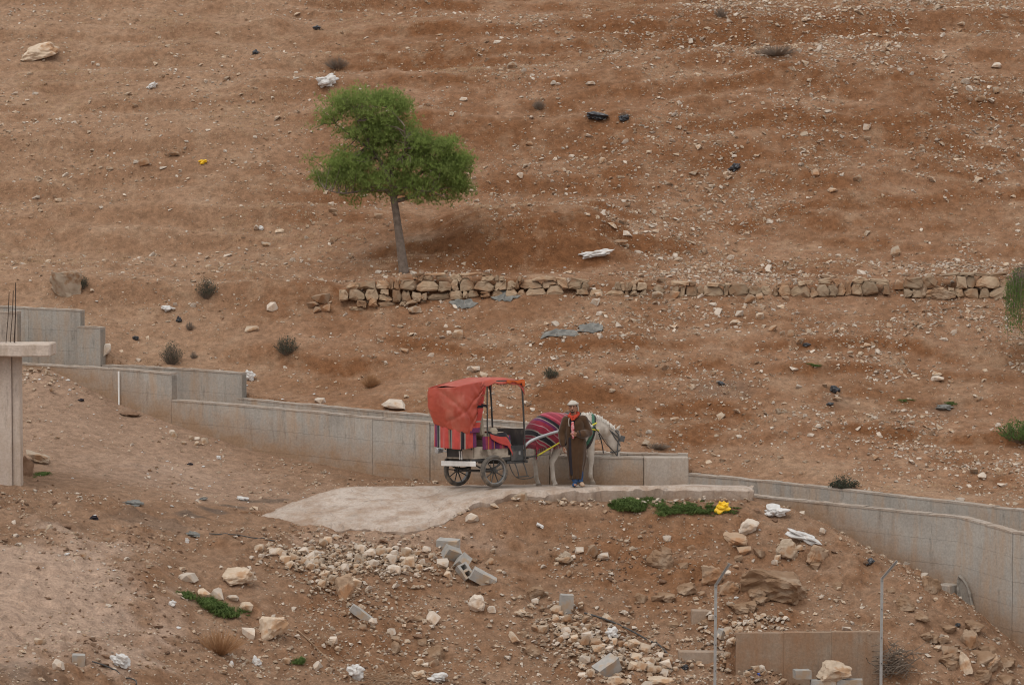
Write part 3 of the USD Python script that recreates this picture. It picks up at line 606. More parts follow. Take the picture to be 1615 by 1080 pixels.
def soil_prim(t, which):
    if which == 'hill': return np.full(len(t.vertices), 0.3)
    g = front_fn(t.vertices[:, :2])
    return np.clip(1.25 - (t.vertices[:, 2] - g - 0.02) / 0.75, 0.15, 1.2)

def concrete_wall(name, label, pts, depth, thick=0.2, plen=1.25, ph=0.46, mat='wall_concrete', group=None, seed=0, soilside='front', coping=True, end_pier=False):
    """pts: (px, row of the top edge, Y) along the top; depth: how far the wall goes down below its top"""
    rng = np.random.default_rng(seed)
    w = np.array([P(*p) for p in pts])
    path = thing(name, label, 'concrete wall', (0, 0, 0), group=group)
    s = np.r_[0, np.cumsum(np.linalg.norm(np.diff(w[:, :2], axis=0), axis=1))]
    n = max(1, int(round(s[-1] / plen))); st = np.linspace(0, s[-1], n + 1)
    st[1:-1] += rng.uniform(-0.08, 0.08, n - 1)
    zf = np.interp(st, s, w[:, 2])
    q = np.c_[PchipInterpolator(s, w[:, :2])(st), zf]
    core, lit_strips = [], []
    dv = q[-1, :2] - q[0, :2]; dv /= np.linalg.norm(dv)
    nn = np.array([dv[1], -dv[0]])
    rows = int(math.ceil(depth / ph))
    for i in range(n):
        a, b = q[i], q[i + 1]
        t2 = (b[:2] - a[:2]) / np.linalg.norm(b[:2] - a[:2]); g = 0.0008 * t2
        nr = np.array([t2[1], -t2[0]])
        core.append(panel_box(a[:2], b[:2], nr, thick - 0.03, a[2] - depth, a[2] - 0.025, b[2] - depth, b[2] - 0.025))
        for r in range(rows):
            proud = rng.uniform(-0.002, 0.003)
            ta, tb = -r * ph - (0.0015 if r else 0), -min((r + 1) * ph, depth) + 0.0015
            m = panel_box(a[:2] + g + nr * proud, b[:2] - g + nr * proud, nr, thick, a[2] + tb, a[2] + ta, b[2] + tb, b[2] + ta)
            if (soilside == 'front'):
                gz = front_fn(np.array([(a[:2] + b[:2]) / 2 + nr * 0.3]))[0]
                if max(a[2], b[2]) + ta < gz - 0.5: continue
            part(path, 'panel', m, mat, prim={'soil': soil_prim(m, soilside)})
        if coping:  # raised strip added along the top to stand for its sky-lit edge
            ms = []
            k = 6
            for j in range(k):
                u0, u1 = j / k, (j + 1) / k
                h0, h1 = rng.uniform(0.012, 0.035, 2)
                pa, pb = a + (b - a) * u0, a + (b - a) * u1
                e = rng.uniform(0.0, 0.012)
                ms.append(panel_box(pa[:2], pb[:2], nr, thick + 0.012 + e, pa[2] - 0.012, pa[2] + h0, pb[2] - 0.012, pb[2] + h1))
            lit_strips.append(cat_(ms))
    c = cat_(core); part(path, 'core', c, 'core_concrete', prim={'soil': soil_prim(c, soilside)})
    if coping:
        c = cat_(lit_strips); part(path, 'coping', c, 'plaster_concrete', prim={'soil': np.full(len(c.vertices), 0.35)})
    return path

GN, GF = 'near wall of the drain channel', 'far wall of the drain channel'
w1 = concrete_wall('concrete_wall', 'stained grey upper channel wall with a white painted joint, left of the long wall', [(-420, 548, 70.0), (-60, 566, 68.2), (65, 576, 67.0), (190, 582, 66.0), (275, 590, 65.2)], 1.7, seed=1, group=GN)
a = P(188, 583, 65.93); b = P(188, 640, 65.93)
jt = box(0.035, 0.012, a[2] - b[2] - 0.05, ((a[0]), a[1] - 0.10, (a[2] + b[2]) / 2)); part(w1, 'joint', jt, 'white_paint', label='white painted vertical joint')
concrete_wall('concrete_wall', 'long stained grey channel wall running behind the red cart', [(275, 631, 65.2), (400, 641, 64.3), (500, 650, 63.6), (690, 668, 62.2), (800, 675, 61.8), (868, 679, 61.6)], 1.9, seed=2, group=GN)
wt = concrete_wall('concrete_wall', 'low channel wall the white horse drinks over, with a plastered pier', [(868, 719, 61.6), (930, 721, 61.52), (1015, 722, 61.46)], 1.2, seed=3, group=GN)
pa, pb = P(1015, 722, 61.46), P(1085, 723, 61.45)
m = box(pb[0] - pa[0], 0.30, 1.1, ((pa[0] + pb[0]) / 2 + 0.004, 61.45, pa[2] - 0.55 + 0.03), ch=0.015)
part(wt, 'pier', m, 'plaster_concrete', label='pale plastered end pier', prim={'soil': np.clip(1 - (m.vertices[:, 2] - pa[2] + 0.6) / 0.3, 0, 1)})
wr = concrete_wall('concrete_wall', 'tall grey retaining wall of the channel at the right, with a broken drain hole', [(1180, 781, 60.7), (1300, 793, 59.7), (1400, 804, 58.8), (1500, 814, 57.9), (1580, 822, 57.1), (1582, 836, 57.05), (1700, 850, 55.8), (1950, 880, 53.0)], 3.6, seed=4, group=GN)
concrete_wall('concrete_wall', 'high grey wall section behind the unfinished building', [(-420, 440, 72.0), (-100, 476, 70.3), (0, 484, 69.5), (130, 490, 68.65)], 2.4, seed=5, group=GF, soilside='hill')
concrete_wall('concrete_wall', 'short stepped wall end, one step below the high grey section', [(126, 516, 68.6), (162, 517, 68.3)], 1.9, seed=6, group=GF, soilside='hill')
concrete_wall('concrete_wall', 'middle step of the far channel wall, below the spiky grey shrub', [(165, 576, 68.3), (275, 581, 67.5), (385, 589, 66.7)], 1.8, seed=7, group=GF, soilside='hill')
concrete_wall('concrete_wall', 'far channel wall whose long top line disappears behind the red cart', [(378, 628, 66.75), (500, 640, 65.7), (690, 656, 63.9), (800, 665, 63.5), (885, 671, 63.2)], 1.6, seed=8, group=GF, soilside='hill')
concrete_wall('concrete_wall', 'low far channel wall seen just past the horse muzzle', [(886, 712, 63.15), (935, 713.5, 63.05), (1085, 717, 62.9)], 1.2, seed=10, group=GF, soilside='hill')
concrete_wall('concrete_wall', 'far channel wall sloping down to the right edge past the bluish shrub', [(1088, 748, 62.9), (1200, 758, 62.2), (1400, 780, 60.6), (1615, 805, 58.6), (1950, 835, 55.4)], 1.7, seed=9, group=GF, soilside='hill')
# broken outlet in the tall retaining wall
rng = np.random.default_rng(77)
def on_wall(px, row, off):
    yw = float(nearY((px - CX) / FOC * 57.7)) - off
    p = P(px, row, yw); yw = float(nearY(p[0])) - 0.1 - off
    return P(px, row, yw)
fa, fb = on_wall(1484, 920, 0.12), on_wall(1510, 968, 0.12)
ob = box(abs(fb[0] - fa[0]), 0.34, abs(fa[2] - fb[2]) + 0.1, ((fa[0] + fb[0]) / 2, fa[1] - 0.02, (fa[2] + fb[2]) / 2 - 0.05), rot=(0, 0, -0.75), ch=0.02)
part(wr, 'outlet_block', ob, 'wall_concrete', label='protruding concrete block', prim={'soil': np.full(len(ob.vertices), 0.5)})
ringp = [on_wall(x, y, 0.015) for x, y in ((1513, 908), (1522, 918), (1530, 940), (1533, 962), (1529, 978), (1521, 981), (1514, 968), (1511, 940), (1511, 915), (1513, 908))]
rp = np.array(ringp)
cenh = rp[:-1].mean(0)
hv = np.vstack([cenh[None] + [0, 0.03, 0], rp[:-1]]); nh = len(rp) - 1
hf = [[0, 1 + (k + 1) % nh, 1 + k] for k in range(nh)]
part(wr, 'drain_hole', trimesh.Trimesh(np.vstack([hv, hv + [0, 0.02, 0]]), hf + [[b_ + nh + 1 for b_ in f_][::-1] for f_ in hf], process=False), 'core_concrete', label='dark broken drain hole')
part(wr, 'hole_rim', tube(spline(rp, 30), 0.018 + 0.022 * rng.random(30), 6), 'core_concrete', label='crusted broken rim', prim={'soil': np.full(30 * 6 + 2, 0.2)})
# ------------------------------------------------------------------ dry stone wall
def dry_wall(label, pts, seed, course=0.19, slen=0.30):
    """pts: (px, row of top, row of foot, Y) along the wall"""
    rng = np.random.default_rng(seed)
    top = np.array([P(p[0], p[1], p[3]) for p in pts]); bot = np.array([P(p[0], p[2], p[3]) for p in pts])
    s = np.r_[0, np.cumsum(np.linalg.norm(np.diff(top[:, :2], axis=0), axis=1))]
    z0 = bot[:, 2].min()
    region = shapely.Polygon(np.vstack([np.c_[s, bot[:, 2] - z0 - 0.06], np.c_[s, top[:, 2] - z0][::-1]])).buffer(0)
    sc = 1.0
    polys, t, H_ = [], -0.02, top[:, 2].max() - z0 + 0.1
    lines = []
    while t < H_:
        lines.append(t); t += course * rng.uniform(0.7, 1.3)
    lines.append(t)
    ph = rng.uniform(0, 9)
    lift = lambda x, k: lines[k] + 0.045 * (meshkit.noise(np.array([x * 1.3 + ph, k * 3.7, 0.0]), seed) - 0.5) * 2
    for k in range(len(lines) - 1):
        x = -rng.uniform(0, slen)
        while x < s[-1]:
            wd = slen * rng.choice([0.42, 0.6, 0.8, 1.0, 1.0, 1.3, 1.7]); x1 = x + wd; j = lambda q: rng.normal(0, q)
            hi = 1.0 if rng.random() < 0.75 else rng.uniform(0.55, 1.45)
            y0, y1, y2, y3 = lift(x, k), lift(x1, k), lift(x1, k + 1), lift(x, k + 1)
            y2, y3 = y1 + (y2 - y1) * hi, y0 + (y3 - y0) * hi
            xm, c_ = (x + x1) / 2, 0.02
            polys.append(shapely.Polygon([(x + j(.018), y0 + j(.012) + c_), (x + wd * .2, y0 + j(.01)), (x1 - wd * .2, y1 + j(.01)), (x1 + j(.018), y1 + j(.012) + c_), (x1 + j(.022), (y1 + y2) / 2), (x1 - wd * rng.uniform(.05, .3), y2 + j(.014)), (xm, (y2 + y3) / 2 + j(.018)), (x + wd * rng.uniform(.05, .3), y3 + j(.014)), (x + j(.022), (y0 + y3) / 2)]))
            if hi < 0.8 and rng.random() < 0.8: polys.append(shapely.Polygon([(x + wd * .15, y3 + .006), (x1 - wd * .15, y2 + .006), (x1 - wd * .2, lift(x1, k + 1)), (x + wd * .2, lift(x, k + 1))]))
            x = x1
    path = thing('dry_stone_wall', label, 'stone wall', group='dry stone terrace wall')
    done = []
    for c in polys:
        c = c.buffer(0)
        for q in done[-40:]:
            if c.intersects(q): c = c.difference(q.buffer(0.004))
        if c.geom_type != 'Polygon': c = max(c.geoms, key=lambda q: q.area) if len(getattr(c, 'geoms', [])) else c
        c = c.intersection(region)
        if c.is_empty or c.geom_type != 'Polygon' or c.area < 0.005: continue
        c = c.buffer(-0.016).buffer(0.013, quad_segs=2).simplify(0.006)
        if c.is_empty or c.geom_type != 'Polygon' or c.area < 0.003: continue
        done.append(c)
        xm_ = c.centroid.x; rim_ = np.interp(xm_, s, top[:, 2] - z0) - c.bounds[3]
        if (rim_ < 0.06 and rng.random() < 0.16) or ((xm_ < 0.25 or xm_ > s[-1] - 0.25) and rng.random() < 0.12): continue
        xy = np.array(c.exterior.coords)[:-1]
        if not c.exterior.is_ccw: xy = xy[::-1]
        cen = xy.mean(0); n = len(xy)
        proud = rng.uniform(0.0, 0.10)
        rings = []
        for f, d in ((1.0, -0.16), (1.02, 0.0), (0.965, 0.045), (0.78, 0.07)):
            r = cen + (xy - cen) * f + rng.normal(0, 0.011, xy.shape)
            rings.append(np.c_[r, d + proud + rng.normal(0, 0.014, n)])
        v = np.vstack(rings + [np.r_[cen, 0.075 + proud + rng.normal(0, 0.012)][None]])
        f = []
        for k in range(3):
            for i in range(n):
                a, b = k * n + i, k * n + (i + 1) % n
                f += [[a, b, b + n], [a, b + n, a + n]]
        for i in range(n): f.append([3 * n + i, 3 * n + (i + 1) % n, 4 * n])
        X = np.interp(v[:, 0], s, top[:, 0]); Yw = np.interp(v[:, 0], s, top[:, 1])
        tl = rng.normal(0, 0.05); v[:, :2] = cen + (v[:, :2] - cen) @ np.array([[math.cos(tl), math.sin(tl)], [-math.sin(tl), math.cos(tl)]])
        X = np.interp(v[:, 0], s, top[:, 0]); Yw = np.interp(v[:, 0], s, top[:, 1])
        W = np.c_[X, Yw - v[:, 2] + 0.13 * (v[:, 1] - 0.3), z0 + v[:, 1]]
        part(path, 'stone', trimesh.Trimesh(W, f, process=False), 'wall_stone', smooth=14)
    return path
import shapely.affinity
dry_wall('long dry stone wall below the pine tree, taller at its left end', [(535, 455, 492, 70.55), (560, 446, 490, 70.55), (600, 443, 482, 70.55), (655, 432, 474, 70.55), (760, 431, 464, 70.6), (845, 434, 462, 70.6), (900, 438, 460, 70.6), (960, 443, 462, 70.6), (1020, 446, 461, 70.6)], 3)
dry_wall('low middle dry stone wall with gaps at both ends', [(1058, 443, 464, 70.62), (1140, 447, 464, 70.62), (1210, 449, 463, 70.62), (1280, 442, 463, 70.62), (1340, 437, 464, 70.62), (1402, 441, 466, 70.62)], 4, course=0.2, slen=0.28)
dry_wall('right dry stone wall beside two big earthy boulders', [(1425, 440, 467, 70.62), (1470, 434, 468, 70.62), (1520, 430, 468, 70.62), (1592, 432, 466, 70.62)], 5, course=0.21, slen=0.33)

# ------------------------------------------------------------------ rocks
def place_rock(name, px, row, w, h, mat, label, group=None, seed=0, big=False, depth=1.0, tilt=0.0, sink=0.22, cat='rock', angular=False):
    rng = np.random.default_rng(seed + int(px * 7 + row * 13))
    g = G(px, row + h * 0.32)
    if 'pit wall' in label and row > 1050: g = P(px, row + h * 0.32, 53.0)
    sc = g[1] / FOC
    s = np.array([w * sc, w * sc * depth * rng.uniform(0.75, 1.0), h * sc * 1.15])
    if big: m = boulder_mesh(rng, s, seed + 1, 0.11, int(rng.integers(13, 19)))
    else: m = rock_mesh(rng, s, int(rng.integers(13, 20)), 0.3)
    m.apply_transform(trimesh.transformations.euler_matrix(rng.uniform(-0.08, 0.08), math.radians(tilt), rng.uniform(-0.25, 0.25) if not big else 0.0))
    single(name, m, mat, label, cat, group, smooth=(24 if big else 20), loc=g + [0, 0, s[2] * (0.5 - sink)])
BIG = [
    (63, 82, 60, 24, 'limestone', 'long pale slab of rock on the bare upper left slope', -14, 'b'),
    (105, 451, 52, 40, 'limestone', 'big rounded boulder with a pale crust beside a grey shrub above the wall', 4, 'b'),
    (506, 476, 30, 15, 'tan_stone', 'reddish brown block at the left end of the dry stone wall', 0, 'r'),
    (430, 487, 19, 14, 'pale_limestone', 'pale squarish stone left of the reddish block and dry stone wall', 0, 'r'),
    (168, 558, 14, 19, 'pale_limestone', 'white stone leaning on the end of the stepped wall', 35, 'r'),
    (398, 519, 23, 10, 'limestone', 'flat grey stone above the round grey shrub', -8, 'r'),
    (622, 638, 40, 15, 'pale_limestone', 'pale rock behind the channel wall, left of the red cart', 3, 'r'),
    (505, 633, 18, 9, 'pale_limestone', 'small pale rock on top of the long channel wall edge', 0, 'r'),
    (653, 490, 22, 10, 'limestone', 'flat pale stone under the dry stone wall, below the tree trunk', 0, 'r'),
    (721, 530, 18, 13, 'limestone', 'squat stone left of the grey ash patch', 0, 'r'),
    (746, 583, 23, 8, 'pale_limestone', 'flat pale stone above the cart roof', 0, 'r'),
    (637, 553, 15, 8, 'tan_stone', 'small flat brown stone between round shrub and cart', 0, 'r'),
    (978, 384, 22, 9, 'tan_stone', 'flat stone just above the white cloth on the slope', 0, 'r'),
    (1037, 468, 18, 12, 'limestone', 'loose stone in the gap between two dry stone walls', 0, 'r'),
    (1450, 456, 34, 27, 'earthy_rock', 'big rounded earthy boulder at left end of the right stone wall', 0, 'b'),
    (1486, 459, 42, 20, 'earthy_rock', 'triangular earthy boulder set in the foot of the right stone wall', 0, 'b'),
    (1590, 452, 34, 30, 'earthy_rock', 'earthy boulder at the end of the wall beside the hanging foliage', 0, 'b'),
    (1166, 495, 14, 11, 'pale_limestone', 'whitish stone below the middle stone wall', 0, 'r'),
    (1198, 500, 14, 12, 'limestone', 'stone directly right of the whitish one below the wall', 0, 'r'),
    (1218, 518, 15, 10, 'tan_stone', 'upper stone of a short diagonal line of three', 0, 'r'),
    (1247, 528, 13, 12, 'tan_stone', 'lower right stone of a short diagonal line of three', 0, 'r'),
    (1234, 527, 9, 7, 'limestone', 'small middle stone of a diagonal line of three', 0, 'r'),
    (1368, 545, 14, 7, 'limestone', 'flat stone to the right of the small black scrap', 0, 'r'),
    (1478, 598, 20, 9, 'pale_limestone', 'flat pale stone alone on the smooth right slope', 0, 'r'),
    (1412, 399, 18, 14, 'limestone', 'tilted stone on the slope above the middle stone wall', -30, 'r'),
    (1066, 661, 18, 7, 'limestone', 'flat stone on the slope right of the horse', 8, 'r'),
    (375, 908, 54, 25, 'limestone', 'long tan boulder lying at the left of the rubble heap', -6, 'b'),
    (298, 911, 34, 12, 'pale_limestone', 'pale flat stone left of the long tan boulder', 6, 'r'),
    (322, 935, 21, 14, 'limestone', 'round tan stone at the top of the green weeds', 0, 'r'),
    (345, 938, 23, 15, 'pale_limestone', 'pale wedge stone right of the round tan stone', 25, 'r'),
    (366, 944, 22, 9, 'pale_limestone', 'flat pale stone above the green weeds', 0, 'r'),
    (388, 958, 24, 16, 'limestone', 'stone at the lower end of the green weeds strip', 0, 'r'),
    (431, 990, 54, 36, 'limestone', 'large pale boulder below the green weeds', -6, 'b'),
    (391, 1000, 24, 17, 'pale_limestone', 'pale stone touching the left of the large pale boulder', 15, 'r'),
    (450, 1043, 18, 10, 'limestone', 'small tan stone below the large pale boulder', 0, 'r'),
    (545, 930, 32, 44, 'tan_stone', 'upright elongated tan boulder at the foot of the rubble heap', -12, 'b'),
    (751, 953, 29, 25, 'pale_limestone', 'whitish round boulder below the row of grey blocks', 0, 'b'),
    (683, 975, 24, 20, 'pale_limestone', 'pale angular stone left below the whitish round boulder', 20, 'r'),
    (745, 818, 21, 16, 'pale_limestone', 'pale stone beside the broken slab edge under the cart', 0, 'r'),
    (822, 783, 24, 13, 'limestone', 'broken stone at the slab edge below the cart wheel', 0, 'r'),
    (780, 798, 16, 9, 'limestone', 'small stone in the bank beneath the slab edge', 0, 'r'),
    (950, 879, 22, 10, 'pale_limestone', 'flat pale stone right of the dirty sack on the bank', -6, 'r'),
    (934, 871, 18, 18, 'tan_stone', 'tan stone just left of the flat pale stone on the bank', 0, 'r'),
    (914, 871, 15, 10, 'pale_limestone', 'small pale stone between dirty sack and tan stone', 0, 'r'),
    (1040, 879, 44, 34, 'earthy_rock', 'half buried brown rock in the bank under the green weeds', 0, 'b'),
    (1181, 833, 32, 24, 'pale_limestone', 'pale boulder under the yellow bag', 10, 'b'),
    (1160, 852, 38, 22, 'tan_stone', 'tan flat boulder below the pale one under the yellow bag', -5, 'b'),
    (1173, 870, 22, 16, 'tan_stone', 'round brown stone under the tan flat boulder', 0, 'r'),
    (1240, 869, 36, 34, 'limestone', 'rounded boulder left of the long white sack', 0, 'b'),
    (1290, 876, 40, 28, 'tan_stone', 'rough brown boulder under the end of the long white sack', 0, 'b'),
    (1226, 918, 120, 60, 'earthy_rock', 'very big boulder half sunk in the bank between the fence posts', 0, 'b'),
    (1122, 908, 38, 34, 'tan_stone', 'angular boulder behind the top of the left fence post', -15, 'b'),
    (1150, 925, 34, 26, 'tan_stone', 'angular boulder between left fence post and the sunken boulder', 20, 'b'),
    (1315, 1060, 58, 32, 'limestone', 'pale boulder in front of the low concrete pit wall', -4, 'b'),
    (1529, 1010, 30, 28, 'tan_stone', 'brown boulder at the foot of the tall retaining wall', 20, 'b'),
    (1521, 1046, 26, 32, 'limestone', 'upright stone at the bottom right below the brown boulder', 0, 'b'),
    (1497, 1030, 26, 20, 'tan_stone', 'brown stone left of the upright stone at bottom right', 0, 'r'),
    (1566, 1044, 34, 24, 'tan_stone', 'dusty brown stone right of the upright stone at bottom right', 0, 'r'),
    (1336, 993, 17, 11, 'pale_limestone', 'pale stone lying on top of the low pit wall', 0, 'r'),
    (1457, 908, 15, 9, 'pale_limestone', 'pale stone high on the bank near the retaining wall', 0, 'r'),
    (1470, 918, 34, 30, 'earthy_rock', 'earthy boulder left of the broken drain hole', 0, 'b'),
    (970, 1074, 44, 15, 'limestone', 'flat boulder at the bottom edge left of the grey block', 0, 'b'),
    (1042, 1076, 44, 16, 'limestone', 'boulder at the bottom edge right of the grey block', 0, 'b'),
    (502, 1050, 17, 13, 'pale_limestone', 'pale stone left of the torn white bag at the bottom', 0, 'r'),
    (62, 1012, 20, 12, 'limestone', 'tan stone on the pale dust above the broken grey block', 20, 'r'),
    (92, 1050, 20, 20, 'pale_limestone', 'whitish stone left of the broken grey block', 0, 'r'),
    (807, 105, 17, 10, 'limestone', 'tan stone on the ledge high above the tree', -25, 'r'),
    (931, 134, 17, 6, 'pale_limestone', 'flat pale stone above the two black bags', 0, 'r'),
    (731, 157, 13, 6, 'pale_limestone', 'white stone up right of the tree top', 0, 'r'),
    (1570, 104, 16, 9, 'pale_limestone', 'pale block in the top right corner area of the slope', 0, 'r'),
    (1367, 202, 13, 9, 'pale_limestone', 'bright stone right of centre on the upper slope', 0, 'r'),
    (1313, 302, 18, 7, 'limestone', 'flat stone far right of the black bag shaped like a bird', 0, 'r'),
    (1351, 283, 14, 10, 'limestone', 'pale block above the gravelly patch of the upper right slope', 0, 'r'),
    (1286, 275, 13, 10, 'tan_stone', 'brown tilted stone on the upper right slope', -30, 'r'),
    (835, 230, 12, 6, 'tan_stone', 'dull stone right of the tree at mid crown height', 0, 'r'),
    (951, 254, 12, 8, 'limestone', 'stone below the larger black bag', 0, 'r'),
    (820, 279, 11, 8, 'pale_limestone', 'white round stone right of the lower crown', 0, 'r'),
    (1545, 162, 20, 8, 'limestone', 'broad tan stone near the right edge of the upper slope', -10, 'r'),
    (1571, 146, 12, 9, 'limestone', 'dull stone just above the broad tan stone at right', 0, 'r'),
    (227, 262, 17, 11, 'tan_stone', 'flat tan stone left of the yellow scrap', -12, 'r'),
    (275, 246, 20, 5, 'limestone', 'thin slab above left of the yellow scrap', 0, 'r'),
    (420, 386, 15, 6, 'limestone', 'flat stone left of the trunk, below the white scrap', 0, 'r'),
]
for i, (px, row, w, h, mat, lab, tilt, kind) in enumerate(BIG):
    place_rock('boulder' if kind == 'b' else 'rock', px, row, w, h, mat, lab, seed=i, big=(kind == 'b'), tilt=tilt, cat='boulder' if kind == 'b' else 'rock', depth=1.0, sink=0.40 if 'sunk' in lab or 'buried' in lab or 'earthy' in lab else 0.24)

rng = np.random.default_rng(5)
def scatter_group(n, sampler, smin, smax, mats, label, group, seed):
    r = np.random.default_rng(seed); rows = []
    for i in range(n):
        px, row = sampler(r); w = r.uniform(smin, smax)
        rows.append((px, row, w, w * r.uniform(0.5, 0.85), mats[int(r.integers(len(mats)))], r.uniform(-15, 15), r.uniform(0.1, 0.3)))
    A = np.array([q[:3] for q in rows]); q3 = lambda k, v: int(np.searchsorted(np.quantile(A[:, k], [1 / 3, 2 / 3]), v))
    hue = {'pale_limestone': 'pale', 'limestone': 'cream', 'tan_stone': 'brown', 'wall_stone': 'tan', 'clod': 'earthy'}
    for i, (px, row, w, h, mat, tilt, sink) in enumerate(rows):
        lab = f"{('small', 'middling', 'large')[q3(2, w)]} {hue[mat]} {'squarish' if h / w > 0.7 else 'flat' if h / w < 0.58 else 'rough'} {label}, {('upper', 'middle', 'lower')[q3(1, row)]} {('left', 'centre', 'right')[q3(0, px)]}"
        place_rock('rock', px, row, w, h, mat, lab, group, seed=seed * 100 + i, tilt=tilt, sink=sink)
def gauss(*spots):
    def f(r):
        cx, cy, sx, sy, ang = spots[int(r.integers(len(spots)))]
        a, b = r.normal(0, sx), r.normal(0, sy)
        t = math.radians(ang)
        return cx + a * math.cos(t) - b * math.sin(t), cy + a * math.sin(t) + b * math.cos(t)
    return f
scatter_group(84, gauss((590, 882, 52, 13, 8), (530, 905, 28, 15, 20), (645, 885, 32, 12, 12), (470, 880, 36, 10, 0)), 10, 21, ['pale_limestone', 'limestone', 'limestone'], 'stone in rubble heap by grey blocks', 'stones of the rubble heap left of the grey blocks', 11)
scatter_group(84, gauss((960, 1025, 62, 22, 14), (900, 990, 30, 14, 25), (1010, 1052, 50, 14, 0)), 10, 21, ['pale_limestone', 'limestone', 'limestone', 'tan_stone'], 'stone in rubble along black hose', 'stones of the rubble along the black hose', 12)
scatter_group(34, gauss((1170, 1035, 26, 18, 20), (1190, 985, 30, 6, 4), (1160, 1010, 20, 20, 0)), 8, 15, ['limestone', 'limestone', 'tan_stone', 'pale_limestone'], 'stone heaped by pit wall', 'stones heaped by the pit wall', 13)
scatter_group(30, lambda r: (r.uniform(690, 1330), r.uniform(835, 985)), 7, 14, ['limestone', 'pale_limestone', 'tan_stone'], 'stone on bank under slab', 'stones on the earth bank', 14)
scatter_group(18, lambda r: (r.uniform(380, 800), r.uniform(960, 1068)), 8, 16, ['limestone', 'pale_limestone', 'tan_stone'], 'stone on earth below rubble heap', 'stones below the rubble heap', 15)
scatter_group(10, gauss((62, 590, 22, 9, 10), (300, 690, 20, 6, 20)), 8, 13, ['pale_limestone', 'limestone'], 'stone by upper channel wall', 'stones by the upper channel wall', 16)

scatter_group(16, gauss((508, 487, 18, 4, 0), (1038, 458, 14, 5, 0), (1412, 458, 6, 6, 0), (1250, 468, 60, 4, 0), (950, 466, 50, 3, 0)), 11, 20, ['limestone', 'tan_stone', 'wall_stone'], 'stone fallen from dry stone wall', 'stones fallen from the dry stone wall', 17)
r = np.random.default_rng(18)
for i in range(46):  # earthy boulders and clods strewn over the bank
    u = r.random()
    px, row = (r.uniform(1400, 1590), r.uniform(930, 1070)) if u < 0.45 else (r.uniform(1010, 1330), r.uniform(865, 985)) if u < 0.75 else (r.uniform(560, 860), r.uniform(930, 1060))
    if u < 0.45: row = 905 + (px - 1380) * 0.42 + r.uniform(12, 95)
    w = r.uniform(14, 34)
    zone = 'below the tall retaining wall' if u < 0.45 else 'near the sunken boulder' if u < 0.75 else 'under the row of grey blocks'
    place_rock('earth_lump', px, row, w, w * r.uniform(0.5, 0.8), 'earthy_rock', f"{'big' if w > 26 else 'small' if w < 19 else 'middling'} broken earthy rock on bank {zone}, {'left' if (px - (1495 if u < 0.45 else 1170 if u < 0.75 else 710)) < -35 else 'right' if (px - (1495 if u < 0.45 else 1170 if u < 0.75 else 710)) > 35 else 'middle'} part", 'broken earthy rocks on the bank', seed=1800 + i, tilt=r.uniform(-15, 15), sink=0.32, cat='earthy rock', big=w > 24)
place_rock('boulder', 44, 738, 22, 34, 'clod', 'dark earthy lump at the foot of the unfinished building', seed=71, big=True, cat='boulder', sink=0.2)
place_rock('boulder', 58, 724, 44, 13, 'limestone', 'thin tilted slab leaning on the dark lump by the building', seed=72, big=True, cat='boulder', tilt=14, sink=0.1)

# small stones, past counting
def stone_protos(path, mats, seed, n):
    r = np.random.default_rng(seed); out = []
    for i in range(n):
        m = rock_mesh(r, (1.0, r.uniform(0.6, 0.95), r.uniform(0.4, 0.75)), int(r.integers(8, 12)), 0.25)
        out.append(part(path, 'pebble', m, mats[i % len(mats)], smooth=False))
    return out
def instancer(name, kindword, pos, scale, rotz, protos_fn, seed, tiltmax=0.4):
    path = pname('/World', name)
    pi = UsdGeom.PointInstancer.Define(stage, path)
    protos = protos_fn(path)
    r = np.random.default_rng(seed)
    n = len(pos)
    pi.CreatePrototypesRel().SetTargets([Sdf.Path(p) for p in protos])
    pi.CreateProtoIndicesAttr(Vt.IntArray.FromNumpy(r.integers(0, len(protos), n).astype(np.int32)))
    pi.CreatePositionsAttr(Vt.Vec3fArray.FromNumpy(np.asarray(pos, np.float32)))
    pi.CreateScalesAttr(Vt.Vec3fArray.FromNumpy(np.asarray(scale, np.float32)))
    hz = rotz / 2; tx = r.uniform(-tiltmax, tiltmax, n) / 2
    q = np.stack([np.cos(hz) * np.cos(tx), np.cos(hz) * np.sin(tx), np.sin(hz) * np.sin(tx), np.sin(hz) * np.cos(tx)], 1)
    pi.CreateOrientationsAttr(Vt.QuathArray([Gf.Quath(float(a), float(b), float(c), float(d)) for a, b, c, d in q]))
    tag(pi, None, None, None, 'stuff')
    return pi
def accept(x, y, dens, r): return r.random(len(x)) < dens
NBIG = 50000
r = np.random.default_rng(101)
x = r.uniform(-14.5, 14.5, 260000); y = r.uniform(58.2, 92, 260000)
ok = (y > farY(x) + 0.35) & (np.abs(x / y) < 0.185)
x, y = x[ok], y[ok]
d = meshkit.fbm(np.c_[x * 0.5, y * 0.5, np.zeros(len(x))], 4, 201)
right = np.clip((x + 6) / 12, 0.25, 1.0)
smooth_low = np.where(y < farY(x) + 3.2, 0.35, 1.0)
ok = accept(x, y, np.clip((d - 0.34) * 4.2, 0.11, 1) * right * smooth_low, r)
x, y = x[ok][:NBIG], y[ok][:NBIG]
s = np.clip(r.lognormal(math.log(0.042), 0.58, len(x)), 0.016, 0.26)
pos = np.c_[x, y, H(x, y) + s * 0.08]
instancer('scree', 'stones', pos, np.c_[s, s, s], r.uniform(0, 6.28, len(x)), lambda p: stone_protos(p, ['pale_limestone', 'limestone', 'pale_limestone', 'limestone', 'tan_stone'], 301, 10), 401)
r = np.random.default_rng(102)
x = r.uniform(-11, 11, 60000); y = r.uniform(44.5, 66.5, 60000)
ok = (y < nearY(x) - 0.25) & (np.abs(x / y) < 0.185) & ~shapely.contains_xy(SLABP.buffer(0.02), x, y)
x, y = x[ok], y[ok]
